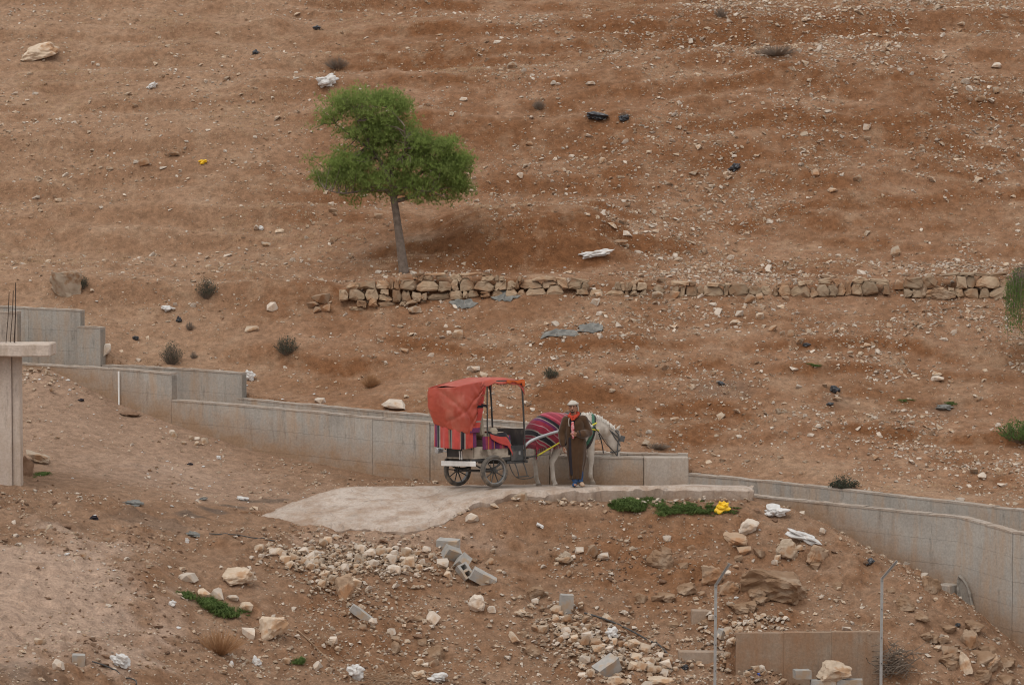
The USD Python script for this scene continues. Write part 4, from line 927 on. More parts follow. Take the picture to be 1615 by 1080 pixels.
d = meshkit.fbm(np.c_[x * 0.6, y * 0.6, np.ones(len(x))], 4, 202)
bankd = np.clip((58.8 - y) / 1.5, 0.34, 1.0) * np.clip((x + 7.5) / 3.5, 0.5, 1.0)
ok = accept(x, y, np.clip((d - 0.36) * 4.5, 0.08, 1) * bankd, r)
x, y = x[ok], y[ok]
def pile(cx, cy, sx, sy, n, ang=0.0):
    X, Y = [], []
    for i in range(n):
        a, b = r.normal(0, sx), r.normal(0, sy); t = math.radians(ang)
        g = G(cx + a * math.cos(t) - b * math.sin(t), cy + a * math.sin(t) + b * math.cos(t)); X.append(g[0]); Y.append(g[1])
    return np.array(X), np.array(Y)
px_, py_ = zip(*[pile(585, 883, 66, 16, 640, 8), pile(480, 882, 44, 12, 160, 0), pile(525, 912, 28, 18, 200, 20), pile(600, 960, 90, 26, 170, 30), pile(960, 1030, 70, 24, 800, 14), pile(890, 985, 40, 14, 130, 20), pile(1170, 1035, 36, 22, 320, 20), pile(1195, 985, 36, 7, 90, 0), pile(60, 590, 26, 12, 60, 0), pile(960, 792, 120, 4, 130, 0), pile(720, 808, 34, 5, 60, -25)])
npile = sum(len(q) for q in px_)
x = np.r_[x, np.concatenate(px_)]; y = np.r_[y, np.concatenate(py_)]
s = np.clip(r.lognormal(math.log(0.036), 0.5, len(x)), 0.014, 0.16)
s[-npile:] = np.clip(r.lognormal(math.log(0.072), 0.35, npile), 0.03, 0.15)
z = H(x, y) + s * 0.16; z[-npile:] += r.uniform(0, 0.05, npile)
instancer('rubble', 'stones', np.c_[x, y, z], np.c_[s, s, s], r.uniform(0, 6.28, len(x)), lambda p: stone_protos(p, ['pale_limestone', 'limestone', 'limestone', 'tan_stone', 'limestone'], 302, 10), 402)
# earth clods of the same soil, on the rough bank and at the lower left
r = np.random.default_rng(103)
x = r.uniform(-10, 10, 26000); y = r.uniform(45, 60, 26000)
ok = (y < nearY(x) - 0.3) & ~shapely.contains_xy(SLABP.buffer(0.02), x, y) & (np.abs(x / y) < 0.18)
x, y = x[ok], y[ok]
d = meshkit.fbm(np.c_[x * 0.9, y * 0.9, np.ones(len(x)) * 4], 4, 203)
ok = accept(x, y, np.clip((d - 0.46) * 3, 0.01, 1) * np.clip((59 - y) / 2, 0.03, 1) * 0.6, r)
x, y = x[ok], y[ok]
s = np.clip(r.lognormal(math.log(0.05), 0.5, len(x)), 0.02, 0.2)
instancer('dirt_clods', 'clods', np.c_[x, y, H(x, y) + s * 0.08], np.c_[s, s, s * 0.9], r.uniform(0, 6.28, len(x)), lambda p: stone_protos(p, ['clod'], 303, 6), 403)

# dry grass on the slope: tufts of thin straw
def tuft_mesh(r, n, spread, height, width, droop=0.3, flat=False):
    v, f = [], []
    for i in range(n):
        a = r.uniform(0, 2 * math.pi); rr = spread * math.sqrt(r.random()) * 0.5
        b = np.array([rr * math.cos(a), rr * math.sin(a), 0]); h = height * r.uniform(0.5, 1.0)
        lean = r.uniform(0.1, 0.9); d = np.array([math.cos(a), math.sin(a), 0]) * lean * h
        m = b + d * 0.45 + [0, 0, h * 0.7]; t = b + d * (1 + droop) + [0, 0, h * (1 - droop * lean)]
        s = np.array([-math.sin(a + r.uniform(-0.8, 0.8)), math.cos(a), 0]) * width / 2
        k = len(v); v += [b - s, b + s, m - s * 0.8, m + s * 0.8, t]
        f += [[k, k + 1, k + 3], [k, k + 3, k + 2], [k + 2, k + 3, k + 4]]
    return trimesh.Trimesh(np.array(v), f, process=False)
def tuft_protos(path, mat, n, args, seed, name='tuft'):
    rr = np.random.default_rng(seed)
    return [part(path, name, tuft_mesh(rr, *args), mat) for _ in range(n)]
r = np.random.default_rng(104)
x = r.uniform(-13.5, 13.5, 60000); y = r.uniform(60, 92, 60000)
ok = (y > farY(x) + 0.5) & (np.abs(x / y) < 0.18)
x, y = x[ok], y[ok]
d = meshkit.fbm(np.c_[x * 0.45, y * 0.7, np.ones(len(x)) * 9], 4, 204)
w = np.where(x < -0.5, 1.0, 0.45) * np.where(y > 72.5, 1.0, 0.3)
ok = accept(x, y, np.clip((d - 0.47) * 6, 0.0, 1) * w, r)
x, y = x[ok][:5200], y[ok][:5200]
s = r.uniform(0.4, 1.0, len(x))
instancer('dry_grass', 'grass', np.c_[x, y, H(x, y) - 0.01], np.c_[s, s, s], r.uniform(0, 6.28, len(x)), lambda p: tuft_protos(p, 'straw', 4, (26, 0.30, 0.10, 0.006, 0.8), 304), 404, 0.2)

# ------------------------------------------------------------------ green weeds and grass patches
def green_patch(spots, seed, n, h):
    r = np.random.default_rng(seed); X, Y = [], []
    for cx, cy, sx, sy, ang, share in spots:
        for i in range(int(n * share)):
            rr, th = math.sqrt(r.random()), r.uniform(0, 6.283); t = math.radians(ang)
            a, b = sx * rr * math.cos(th), sy * rr * math.sin(th)
            g = G(cx + a * math.cos(t) - b * math.sin(t), cy + a * math.sin(t) + b * math.cos(t)); X.append(g[0]); Y.append(g[1])
    X, Y = np.array(X), np.array(Y)
    keep = meshkit.fbm(np.c_[X * 3, Y * 3, np.zeros(len(X))], 3, seed) > 0.42
    X, Y = X[keep], Y[keep]
    s = r.uniform(0.3, 0.85, len(X)) * (0.55 + 1.1 * np.clip(meshkit.fbm(np.c_[X * 2.2, Y * 1.2, np.ones(len(X))], 2, seed + 3) * 2 - 0.6, 0, 1))
    instancer('green_weeds', 'weeds', np.c_[X, Y, H(X, Y) - 0.01], np.c_[s, s, s], r.uniform(0, 6.28, len(X)), lambda p: tuft_protos(p, 'weed_leaves', 3, (72, 0.26, h, 0.017, 0.9), seed + 1), seed + 2, 0.3)
green_patch([(1045, 801, 82, 9, 4, 0.4), (1030, 792, 26, 8, 0, 0.2), (1092, 796, 30, 9, 4, 0.22), (1000, 799, 40, 7, 2, 0.25), (1068, 803, 40, 8, 3, 0.25), (1120, 806, 24, 7, 0, 0.1), (1158, 806, 14, 5, 0, 0.03)], 501, 460, 0.11)
green_patch([(297, 940, 10, 3, 20, 0.15), (316, 947, 14, 4, 20, 0.22), (338, 957, 15, 5, 20, 0.22), (357, 966, 10, 5, 20, 0.15), (384, 968, 8, 11, 0, 0.2), (437, 1024, 12, 6, 30, 0.15), (225, 942, 8, 3, 0, 0.05), (470, 1044, 7, 3, 0, 0.05)], 511, 260, 0.09)
green_patch([(66, 747, 10, 2, 0, 0.15), (1284, 577, 12, 3, 0, 0.2), (1430, 633, 14, 2, 0, 0.25), (1500, 637, 8, 2, 0, 0.12), (52, 752, 6, 2, 0, 0.08)], 521, 60, 0.05)

# ------------------------------------------------------------------ shrubs
def shrub(px, row, w, h, label, leaf, stemmat, seed, nst=70, nl=900, lw=0.016, group=None, name='shrub', spikes=0, open_=0.0):
    r = np.random.default_rng(seed)
    g = G(px, row + h * 0.5); sc = g[1] / FOC; R, Hh = w * sc / 2, h * sc
    path = thing(name, label, 'shrub', g - [0, 0, 0.02], group=group)
    stems, tips = [], []
    for i in range(nst + spikes):
        a = r.uniform(0, 2 * math.pi); e = math.sqrt(r.random()) if i < nst else 0.3
        top = np.array([R * e * math.cos(a), R * e * math.sin(a), Hh * (1.0 - 0.55 * e ** 2) * r.uniform(0.7, 1.0) * (1.0 if i < nst else 1.6)])
        base = np.array([top[0] * 0.18, top[1] * 0.18, 0.0]); mid = base * 0.4 + top * 0.6 + r.normal(0, 0.012, 3); mid[2] = top[2] * 0.55
        stems.append(tube([base, mid, top], [0.006, 0.004, 0.002], 3, False)); tips.append((base, mid, top))
    part(path, 'stem', cat_(stems), stemmat, kind='stuff')
    if nl:
        v, f = [], []
        for i in range(nl):
            b, m, t = tips[int(r.integers(nst))]
            u = 0.25 + 0.8 * r.random() ** 0.8
            c = (b * (1 - u) + t * u) + r.normal(0, 0.018, 3); c[2] = max(c[2], 0.01)
            d = r.normal(size=3); d[2] = abs(d[2]) * 0.8 + 0.2; d /= np.linalg.norm(d); s_ = np.cross(d, r.normal(size=3)); s_ /= np.linalg.norm(s_)
            ln = lw * r.uniform(1.4, 2.8); k = len(v); v += [c, c + d * ln * 0.5 + s_ * lw / 2, c + d * ln, c + d * ln * 0.5 - s_ * lw / 2]; f += [[k, k + 1, k + 2], [k, k + 2, k + 3]]
        part(path, 'foliage', trimesh.Trimesh(np.array(v), f, process=False), leaf)
    return path
shrub(326, 452, 38, 38, 'grey green shrub on the earth ledge left of the dry stone wall', 'shrub_leaves', 'twig', 601)
shrub(128, 446, 26, 28, 'small grey shrub in front of the crusted boulder above the wall', 'shrub_leaves', 'twig', 602, nl=500)
shrub(270, 554, 44, 42, 'spiky dark grey shrub just above the middle step of the wall', 'shrub_leaves', 'twig', 603, nst=120, nl=700)
shrub(451, 545, 44, 32, 'round grey green shrub on the slope above the long channel wall', 'shrub_leaves', 'twig', 604, nst=90, nl=1100)
shrub(868, 588, 28, 20, 'small grey shrub on the slope above the man', 'shrub_leaves', 'twig', 605, nst=60, nl=500)
shrub(1331, 767, 46, 24, 'bluish green shrub behind the channel wall at the right', 'shrub_leaves', 'twig', 606, nst=70, nl=1100, spikes=5, lw=0.02)
shrub(585, 599, 36, 24, 'tawny dry grass tussock above the long channel wall', None, 'dry_bush', 607, nst=260, nl=0, name='dry_tussock')
shrub(345, 1008, 92, 46, 'reddish dry thorny bush on the lower left bank', None, 'dry_bush', 608, nst=300, nl=0, name='dry_bush')
shrub(531, 101, 44, 22, 'dark dry bush high on the slope above the tree', None, 'grey_bush', 609, nst=240, nl=0, name='dry_bush')
shrub(1225, 78, 72, 20, 'wide greyish dry bush under the ledge at upper right', None, 'grey_bush', 610, nst=320, nl=0, name='dry_bush')
shrub(850, 166, 24, 18, 'small greyish dry bush right of the tree top', None, 'grey_bush', 611, nst=160, nl=0, name='dry_bush')
shrub(1137, 20, 26, 18, 'grey tuft at the top edge on the ledge', None, 'grey_bush', 612, nst=140, nl=0, name='dry_bush')
shrub(1037, 702, 46, 12, 'low grey dry bush behind the trough beside the horse head', None, 'grey_bush', 613, nst=200, nl=0, name='dry_bush')
shrub(300, 512, 18, 16, 'small dark dry bush beside the black bag on the left slope', None, 'grey_bush', 614, nst=90, nl=0, name='dry_bush')
shrub(985, 180, 18, 12, 'small dry bush behind the second black bag', None, 'grey_bush', 615, nst=90, nl=0, name='dry_bush')
shrub(305, 560, 14, 14, 'little grey dry bush right of the spiky dark shrub', None, 'grey_bush', 616, nst=70, nl=0, name='dry_bush')
shrub(1610, 678, 78, 42, 'bright green bush at the right edge of the slope', 'pepper_leaves', 'twig', 617, nst=80, nl=1700, lw=0.024, name='green_bush')

# heap of cut brush, and loose twigs
def brush(px, row, w, h, n, label, seed, mat='twig', rad=0.008, name='brush_pile', cat='brush'):
    r = np.random.default_rng(seed); g = G(px, row + h * 0.4); sc = g[1] / FOC; R, Hh = w * sc / 2, h * sc
    ms = []
    for i in range(n):
        c = np.array([r.normal(0, R * 0.4), r.normal(0, R * 0.35), abs(r.normal(0.3, 0.25)) * Hh]); a = r.normal(0.2, 0.7); l = r.uniform(0.4, 1.1) * R
        d = np.array([math.cos(a), r.normal(0, 0.5), math.sin(a) * 0.7]); b = r.normal(0, 0.08, 3)
        ms.append(tube([c - d * l * 0.5, c + b * l, c + d * l * 0.5 + b * l * 0.5], [rad, rad * 0.8, rad * 0.35], 4, False))
    single(name, cat_(ms), mat, label, cat, loc=g)
brush(1412, 1042, 74, 56, 150, 'heap of cut bare branches beside the right fence post', 621)
brush(1370, 1030, 44, 60, 14, 'few thin pale twigs sticking up left of the right fence post', 624, 'dry_twig', 0.005, 'dry_twigs', 'twigs')
brush(610, 1072, 150, 16, 60, 'reddish dry twigs scattered along the bottom edge', 622, 'dry_twig', 0.007, 'dry_twigs', 'twigs')
brush(505, 1010, 60, 34, 26, 'thin dry twigs on the earth right of the large pale boulder', 623, 'dry_twig', 0.006, 'dry_twigs', 'twigs')

# ------------------------------------------------------------------ pine tree
def pine():
    r = np.random.default_rng(700)
    base = G(637, 431); Y = base[1]; sc = Y / FOC
    W = lambda px, row, dy=0.0: P(px, row, Y) * [1, 0, 1] + [0, Y + dy, 0] - base
    path = thing('pine_tree', 'green pine with a bare leaning trunk above the dry stone wall', 'tree', base)
    tr = spline([W(638, 436), W(634, 405), W(628, 360), W(623, 325), W(620, 308)], 14)
    tr[0, 2] -= 0.1
    part(path, 'trunk', tube(tr, np.interp(np.linspace(0, 1, 14), [0, 0.1, 0.6, 1], [9.5, 8, 6.3, 5.5]) * sc, 10), 'bark', smooth=True)
    limbs = [
        ([(620, 310), (600, 296), (570, 285), (540, 280)], 4.0, 0.2), ([(621, 312), (640, 290), (672, 268), (700, 255)], 4.0, 0.1), ([(622, 318), (660, 308), (690, 298), (715, 290)], 3.6, 0.4),
        ([(620, 308), (608, 270), (590, 238), (570, 205), (560, 175)], 4.2, -0.1), ([(619, 300), (618, 250), (622, 205), (615, 170)], 4.0, 0.3), ([(600, 255), (578, 232), (552, 212), (528, 195)], 2.6, 0.0),
        ([(621, 300), (650, 262), (660, 240)], 3.2, 0.6), ([(620, 305), (640, 296), (660, 300), (680, 302)], 2.0, -0.3), ([(612, 300), (580, 300), (545, 305), (515, 298)], 2.4, -0.4), ([(610, 270), (640, 235), (640, 200)], 2.4, -0.5),
    ]
    lm, ends = [], []
    for pts, rad, dy in limbs:
        n = len(pts)
        q = spline([W(x, y, dy * (i / (n - 1)) * 1.4) for i, (x, y) in enumerate(pts)], 10); lm.append(tube(q, np.linspace(rad, rad * 0.3, 10) * sc, 7)); ends += list(q[3:])
        part(path, 'limb', lm[-1], 'bark', smooth=True)
    # crown: flat-topped pads of needle twigs, thin below, dense above
    pads = [(565, 160, 42, 20, 1.0), (605, 163, 34, 20, 1.0), (635, 178, 20, 18, 0.8), (535, 178, 36, 20, 0.7), (580, 185, 50, 24, 0.7), (630, 200, 24, 18, 0.8), (512, 190, 20, 14, 0.2), (498, 206, 12, 12, 0.06),
            (648, 222, 34, 20, 1.0), (610, 232, 44, 24, 0.8), (668, 244, 46, 26, 1.0), (706, 242, 34, 26, 1.0), (724, 268, 20, 34, 1.0), (700, 285, 40, 30, 0.9), (722, 302, 18, 20, 0.8), (640, 265, 56, 28, 0.9), (590, 262, 46, 22, 0.9), (550, 262, 42, 20, 1.0),
            (525, 276, 30, 22, 0.8), (510, 290, 18, 16, 0.35), (560, 288, 44, 20, 0.75), (610, 288, 54, 20, 0.7), (660, 300, 48, 18, 0.7), (690, 313, 34, 11, 0.5), (545, 305, 34, 12, 0.4), (596, 305, 40, 8, 0.3), (500, 258, 12, 10, 0.10), (498, 276, 10, 12, 0.10), (550, 322, 18, 6, 0.06), (575, 212, 44, 20, 0.5), (600, 208, 36, 24, 0.7), (560, 240, 36, 14, 0.22)]
    tot = sum(a * b * c for _, _, a, b, c in pads); twv, twf, sticks = [], [], []
    ends = np.array(ends); NT = 1850
    for cx, cy, rx, ry, dens in pads:
        for i in range(int(NT * rx * ry * dens / tot) + 2):
            d = r.normal(size=3); d /= np.linalg.norm(d); d[2] = d[2] if r.random() < 0.5 else abs(d[2]); rad = r.random() ** 0.36 * r.uniform(0.85, 1.16)
            c = W(cx, cy) + d * rad * np.array([rx, min(rx, 42) * 1.1, ry]) * sc
            if meshkit.noise(c * 3.1 + 7.0, 77) < 0.40 or meshkit.noise(c * 7.0, 78) < 0.22: continue
            if r.random() < 0.06: c = c + r.normal(0, 1, 3) * [0.16, 0.16, 0.08]
            # a shoot from the nearest limb, then clumps of needles round it
            e = ends[np.argmin(((ends - c) ** 2).sum(1) + 0.3 * np.maximum(ends[:, 2] - c[2], 0))]
            if r.random() < 0.45: sticks.append(tube([e, (e + c) / 2 + r.normal(0, 0.04, 3), c], [0.012, 0.008, 0.004], 4, False))
            m = int(r.integers(10, 19))
            for j in range(m):
                p = c + r.normal(0, 1, 3) * [0.11, 0.14, 0.075]
                up = np.array([r.normal(0, 0.5), r.normal(0, 0.5), 0.6 + r.random() * 0.5])
                for q in range(9):
                    dv = up + r.normal(0, 0.55, 3); dv /= np.linalg.norm(dv); sd = np.cross(dv, r.normal(size=3)); sd *= 0.0048 / np.linalg.norm(sd)
                    l = r.uniform(0.06, 0.13); k = len(twv); twv += [p - sd, p + sd, p + dv * l]; twf.append([k, k + 1, k + 2])
    part(path, 'branchlet', cat_(sticks), 'bark', kind='stuff')
    part(path, 'crown', trimesh.Trimesh(np.array(twv), twf, process=False), 'pine_needles')
pine()

# pepper tree whose hanging foliage enters at the right edge
def pepper():
    r = np.random.default_rng(710)
    base = G(1690, 600); Y = base[1]; sc = Y / FOC
    W = lambda px, row, dy=0.0: P(px, row, Y) * [1, 0, 1] + [0, Y + dy, 0] - base
    path = thing('pepper_tree', 'tree with hanging feathery green foliage at the right edge', 'tree', base)
    part(path, 'trunk', tube(spline([W(1690, 606), W(1686, 540), W(1694, 480), W(1690, 430)], 12), np.linspace(0.14, 0.07, 12), 9), 'bark', smooth=True)
    v, f, st = [], [], []
    for i in range(300):
        a = r.uniform(0, 2 * math.pi); e = math.sqrt(r.random())
        x0 = 1684 + 96 * e * math.cos(a); dy = 1.3 * e * math.sin(a)
        top = W(x0, 398 + 42 * e ** 2 + r.uniform(-6, 10), dy); ln = r.uniform(0.5, 1.2) * (0.6 + 0.5 * e)
        st.append(tube([W(1690, 440), (W(1690, 430) + top) / 2 + [0, 0, 0.12], top, top + [r.normal(0, 0.05), r.normal(0, 0.05), -ln]], [0.02, 0.012, 0.006, 0.002], 4, False))
        for j in range(70):
            u = r.random(); c = top + [r.normal(0, 0.05), r.normal(0, 0.05), -ln * u]
            d = np.array([r.normal(0, 0.5), r.normal(0, 0.5), -0.8]); d /= np.linalg.norm(d); s_ = np.cross(d, r.normal(size=3)); s_ *= 0.008 / np.linalg.norm(s_)
            l = r.uniform(0.04, 0.09); k = len(v); v += [c, c + d * l * 0.5 + s_, c + d * l, c + d * l * 0.5 - s_]; f += [[k, k + 1, k + 2], [k, k + 2, k + 3]]
    part(path, 'branch', cat_(st), 'bark', kind='stuff')
    part(path, 'crown', trimesh.Trimesh(np.array(v), f, process=False), 'pepper_leaves')
pepper()

# ------------------------------------------------------------------ unfinished building corner at the left
def building():
    Y = 58.0
    A = lambda px, row, dy=0.0: P(px, row, Y) * [1, 0, 1] + [0, Y + dy, 0]
    path = thing('unfinished_building', 'corner of an unfinished concrete building with bare iron rods', 'building', (0, 0, 0))
    l, rr = A(-12, 560)[0], A(17, 560)[0]; zt = A(0, 562)[2]; zb = H(A(10, 760)[0], Y).item() - 0.4
    m = box(rr - l, 0.38, zt - zb, ((l + rr) / 2, Y + 0.19, (zt + zb) / 2), ch=0.012)
    part(path, 'column', m, 'building_concrete', prim={'soil': np.clip(0.6 - (m.vertices[:, 2] - zb - 0.3), 0, 0.6)})
    l2, r2 = A(17, 560)[0] + 0.004, A(30, 560)[0]
    m = box(r2 - l2, 0.30, zt - zb, ((l2 + r2) / 2, Y + 0.06 + 0.15 + 0.01, (zt + zb) / 2), ch=0.012)
    part(path, 'column', m, 'building_concrete', prim={'soil': np.clip(0.6 - (m.vertices[:, 2] - zb - 0.3), 0, 0.6)})
    l3, r3 = A(-300, 550)[0], A(83, 550)[0]; z1, z0 = A(0, 541)[2], A(0, 561)[2] + 0.004
    def slab_bar(x0, x1, y0, y1, za, zb_, seed):
        g = box(x1 - x0, y1 - y0, zb_ - za, ((x0 + x1) / 2, (y0 + y1) / 2, (za + zb_) / 2), ch=0.02)
        for _ in range(4): g = g.subdivide()
        g.vertices += (meshkit.fbm(g.vertices * 7, 3, seed) - 0.5)[:, None] * [0.015, 0.015, 0.03]
        return g
    m = slab_bar(l3, r3, Y - 0.35, Y + 0.5, z0, z1, 3)
    part(path, 'roof_slab', m, 'building_concrete', smooth=35, prim={'soil': np.full(len(m.vertices), 0.2)})
    m = slab_bar(A(-300, 500)[0], A(-14, 500)[0], Y + 0.1, Y + 0.5, A(0, 541)[2] + 0.003, A(0, 470)[2], 5)
    part(path, 'parapet', m, 'building_concrete', smooth=35, prim={'soil': np.full(len(m.vertices), 0.2)})
    for i, (px, t0) in enumerate(((10, 462), (15, 459), (24, 446), (19, 456))):
        b, t = A(px - (2 if i < 3 else 0), 542, 0.1 + 0.12 * (i % 2)), A(px + (3 if i != 2 else -1), t0, 0.1 + 0.12 * (i % 2))
        part(path, 'iron_rod', tube([b, (b + t) / 2 + [0.01, 0, 0], t], 0.008, 6), 'rebar_steel')
    # ledge wall behind it
    concrete_wall('concrete_wall', 'small ledge of concrete right behind the iron rods', [(-120, 490, 68.0), (30, 493, 67.3)], 1.6, seed=21, group=None, mat='plaster_concrete')
building()

# ------------------------------------------------------------------ fence posts and the pit
def fence_post(px, rtop, rbend, rbot, pxtop, Y, label):
    b, k, t = P(px - 2, rbot + 40, Y), P(px, rbend, Y), P(pxtop, rtop, Y - 0.05)
    b[2] = min(b[2], H(b[0], Y).item() - 0.2)
    path = thing('fence_post', label, 'fence post', b, group='bent top fence posts')
    def angle_iron(a, c, w=0.05, t_=0.006):
        d = c - a; l = np.linalg.norm(d); m = cat_([box(w, t_, l, (0, 0, l / 2)), box(t_, w, l, (w / 2 - t_ / 2 - 0.001, w / 2 + t_ / 2, l / 2))])
        z = d / l; x = np.array([0, 0, 1.0]) if abs(z[2]) < 0.9 else np.array([1.0, 0, 0]); x = x - z * x.dot(z); x /= np.linalg.norm(x); y = np.cross(z, x)
        M = np.eye(4); M[:3, 0], M[:3, 1], M[:3, 2], M[:3, 3] = x, y, z, a - b
        m.apply_transform(M); return m
    part(path, 'post', angle_iron(b, k), 'galvanised'); part(path, 'arm', angle_iron(k + (t - k) * 0.01 + [0, -0.004, -0.012], t, 0.045), 'galvanised')
    part(path, 'hole_bolt', cat_([tube([k - b + [0, -0.02, -q], k - b + [0, 0.0, -q]], 0.008, 6) for q in (0.05, 0.55, 1.05, 1.5)]), 'dark_steel', kind='stuff')
fence_post(1129, 888, 921, 1076, 1151, 52.2, 'bent steel fence post left of the concrete pit wall')
fence_post(1391, 884, 911, 1072, 1415, 52.9, 'bent steel fence post at the right end of the pit wall')
a, b = P(1160, 997, PITY), P(1387, 998, PITY)
pw = thing('pit_wall', 'low stained concrete wall between the two fence posts', 'concrete wall', (0, 0, 0))
xs = np.linspace(a[0], b[0], 4)
for i in range(3):
    m = panel_box((xs[i] + 0.0015, PITY), (xs[i + 1] - 0.0015, PITY), np.array([0, -1.0]), 0.16, a[2] - 1.3, a[2] + 0.01 * i, a[2] - 1.3, a[2] + 0.01 * i)
    part(pw, 'panel', m, 'pit_concrete', prim={'soil': np.full(len(m.vertices), 0.72)})
g1, g2 = P(1386, 998, PITY - 0.08), P(1386, 1080, PITY - 0.08)
m = box(0.14, 0.9, g1[2] - g2[2] + 0.4, (g1[0] - 0.066, PITY - 0.08 - 0.455, (g1[2] + g2[2]) / 2 - 0.2), ch=0.01)
for px, row, w, h, lab in ((1106, 1034, 74, 14, 'broken pale concrete stub behind the left fence post'), (1108, 966, 36, 9, 'small concrete stub above the other one by the left fence post')):
    c = G(px, row + h / 2); s = c[1] / FOC
    m = box(w * s, 0.2, h * s + 0.3, (0, 0, h * s / 2 - 0.15), rot=(0, 0.03, 0.1), ch=0.015)
    single('concrete_stub', m, 'plaster_concrete', lab, 'concrete stub', loc=c, prim={'soil': np.full(len(m.vertices), 0.85)})

# ------------------------------------------------------------------ grey building blocks
def block(px, row, w, h, d, rot, label, hollow=True, group=None, name='grey_block', seed=0):
    c = P(px, row + h * 0.4, 52.9) if 'pit wall' in label or 'pale boulder' in label else G(px, row + h * 0.4)
    s = c[1] / FOC
    sx, sy, sz = w * s, d, h * s
    m = m3.Manifold.cube((sx, sy, sz), True)
    if hollow:
        for q in (-0.24, 0.24): m = m - m3.Manifold.cube((sx * 0.32, sy * 0.5, sz * 1.2), True).translate((q * sx, 0, sz * 0.15 if q > 0 else sz * 0.15))
    t = tm(m, None, 0)
    rr = np.random.default_rng(seed)
    t = t.subdivide().subdivide(); t.vertices += (meshkit.fbm(t.vertices * 14 + seed, 3, seed) - 0.5)[:, None] * 0.022 * rr.normal(1, 0.3, 3)
    t.apply_transform(trimesh.transformations.euler_matrix(*rot))
    single(name, t, 'grey_block', label, 'block', group, smooth=35, loc=c + [0, 0, sz * 0.38])
block(707, 861, 34, 20, 0.22, (0.15, 0.05, -0.3), 'topmost grey building block of the tumbled row', hollow=False, seed=1)
block(712, 874, 26, 20, 0.2, (0.5, 0.35, 0.5), 'second grey block, tilted under the topmost one', hollow=False, seed=2)
block(729, 887, 22, 22, 0.2, (0.9, -0.6, 1.1), 'third grey block in the middle of the tumbled row', hollow=False, seed=3)
block(733, 902, 26, 16, 0.2, (0.6, 0.9, -0.5), 'fourth grey block, just above the long tilted one', seed=4)
block(762, 912, 40, 18, 0.2, (0.25, 0.5, 0.1), 'long tilted grey block at the lower end of the row', hollow=False, seed=5)
block(893, 952, 21, 32, 0.14, (0.1, 0.06, 0.2), 'single grey block standing upright on the bank', hollow=False, seed=6)
block(957, 1053, 40, 26, 0.24, (0.35, -0.5, 0.5), 'grey block lying in the rubble at the bottom edge', hollow=False, seed=7)
block(1143, 1000, 0.1 + 20, 14, 0.2, (0.2, 0.2, 0.4), 'small grey block in the rubble near the left fence post', hollow=False, seed=8)
block(124, 1041, 20, 20, 0.16, (0.05, 0.05, 0.1), 'broken square grey block at the lower left', hollow=False, seed=9)
block(570, 969, 40, 12, 0.14, (0.1, 0.65, 0.1), 'grey concrete bar sloping below the tan boulder', hollow=False, seed=10)
block(1265, 1062, 26, 14, 0.2, (0, 0, 0.2), 'pale block in front of the pit wall, left of the boulder', hollow=False, seed=11)
block(1298, 1077, 40, 12, 0.2, (0, 0, 0.05), 'left grey block at the bottom under the pale boulder', hollow=False, seed=12)
block(1340, 1076, 40, 12, 0.2, (0, 0, -0.05), 'right grey block at the bottom under the pale boulder', hollow=False, seed=13)

# ------------------------------------------------------------------ litter
def crumple(r, s, seed, sub=3, sharp=1.0):
    m = trimesh.creation.icosphere(sub)
    v = m.vertices
    n1 = np.abs(meshkit.fbm(v * 1.15 + seed * 3.1, 2, seed) - 0.5) * 3.0; n2 = np.abs(meshkit.noise(v * 4.5 + seed, seed + 9) - 0.5) * 2
    m.vertices = v * (0.8 + sharp * (0.62 * (n1 - 0.3) + 0.10 * (n2 - 0.5)))[:, None] + r.normal(0, 0.006, v.shape)
    m.vertices -= m.bounds.mean(0)
    m.vertices *= np.asarray(s) / (m.bounds[1] - m.bounds[0])
    return m
def litter(name, px, row, w, h, mat, label, cat, tilt=0.0, seed=0, depth=0.8, sub=3, group=None, sharp=1.0):
    g = G(px, row + h * 0.35); s = g[1] / FOC; r = np.random.default_rng(seed + 900)
    m = crumple(r, (w * s, w * s * depth, h * s), seed, sub, sharp)
    m.apply_transform(trimesh.transformations.euler_matrix(0.1, math.radians(tilt), 0))
    single(name, m, mat, label, cat, group, loc=g + [0, 0, h * s * 0.32])
litter('plastic_bag', 517, 133, 36, 22, 'white_plastic', 'big crumpled white bag just above the tree top', 'plastic bag', -15, 1)
litter('plastic_bag', 240, 138, 20, 9, 'white_plastic', 'small white bag on the upper left slope', 'plastic bag', -30, 2)
litter('plastic_bag', 320, 257, 15, 8, 'yellow_plastic', 'small yellow bag on the left slope', 'plastic bag', -10, 3)
litter('plastic_bag', 412, 360, 9, 8, 'white_plastic', 'tiny white scrap left of the tree trunk', 'plastic bag', 20, 4, sub=2)
litter('plastic_bag', 942, 187, 36, 15, 'black_plastic', 'larger of two black bags on the slope', 'plastic bag', 8, 5)
litter('plastic_bag', 985, 188, 20, 11, 'black_plastic', 'smaller black bag right of the larger one', 'plastic bag', 0, 6)
litter('plastic_bag', 1158, 265, 24, 13, 'black_plastic', 'lone black bag on the right slope with a raised end', 'plastic bag', -28, 7)
litter('plastic_bag', 500, 44, 15, 8, 'black_plastic', 'black scrap near the top edge above the tree', 'plastic bag', 0, 8, sub=2)
litter('plastic_bag', 403, 83, 11, 9, 'black_plastic', 'dark lump on the slope up left of the tree', 'plastic bag', 0, 9, sub=2)
litter('plastic_bag', 940, 407, 58, 12, 'white_plastic', 'long white cloth lying above the dry stone wall', 'cloth', -8, 10, 0.4)
litter('plastic_bag', 265, 487, 24, 10, 'white_plastic', 'flat white scrap on the slope left of the red block', 'plastic scrap', 0, 11, 0.8)
litter('plastic_bag', 282, 505, 10, 12, 'black_plastic', 'small black bag below the flat white scrap', 'plastic bag', 0, 12, sub=2)
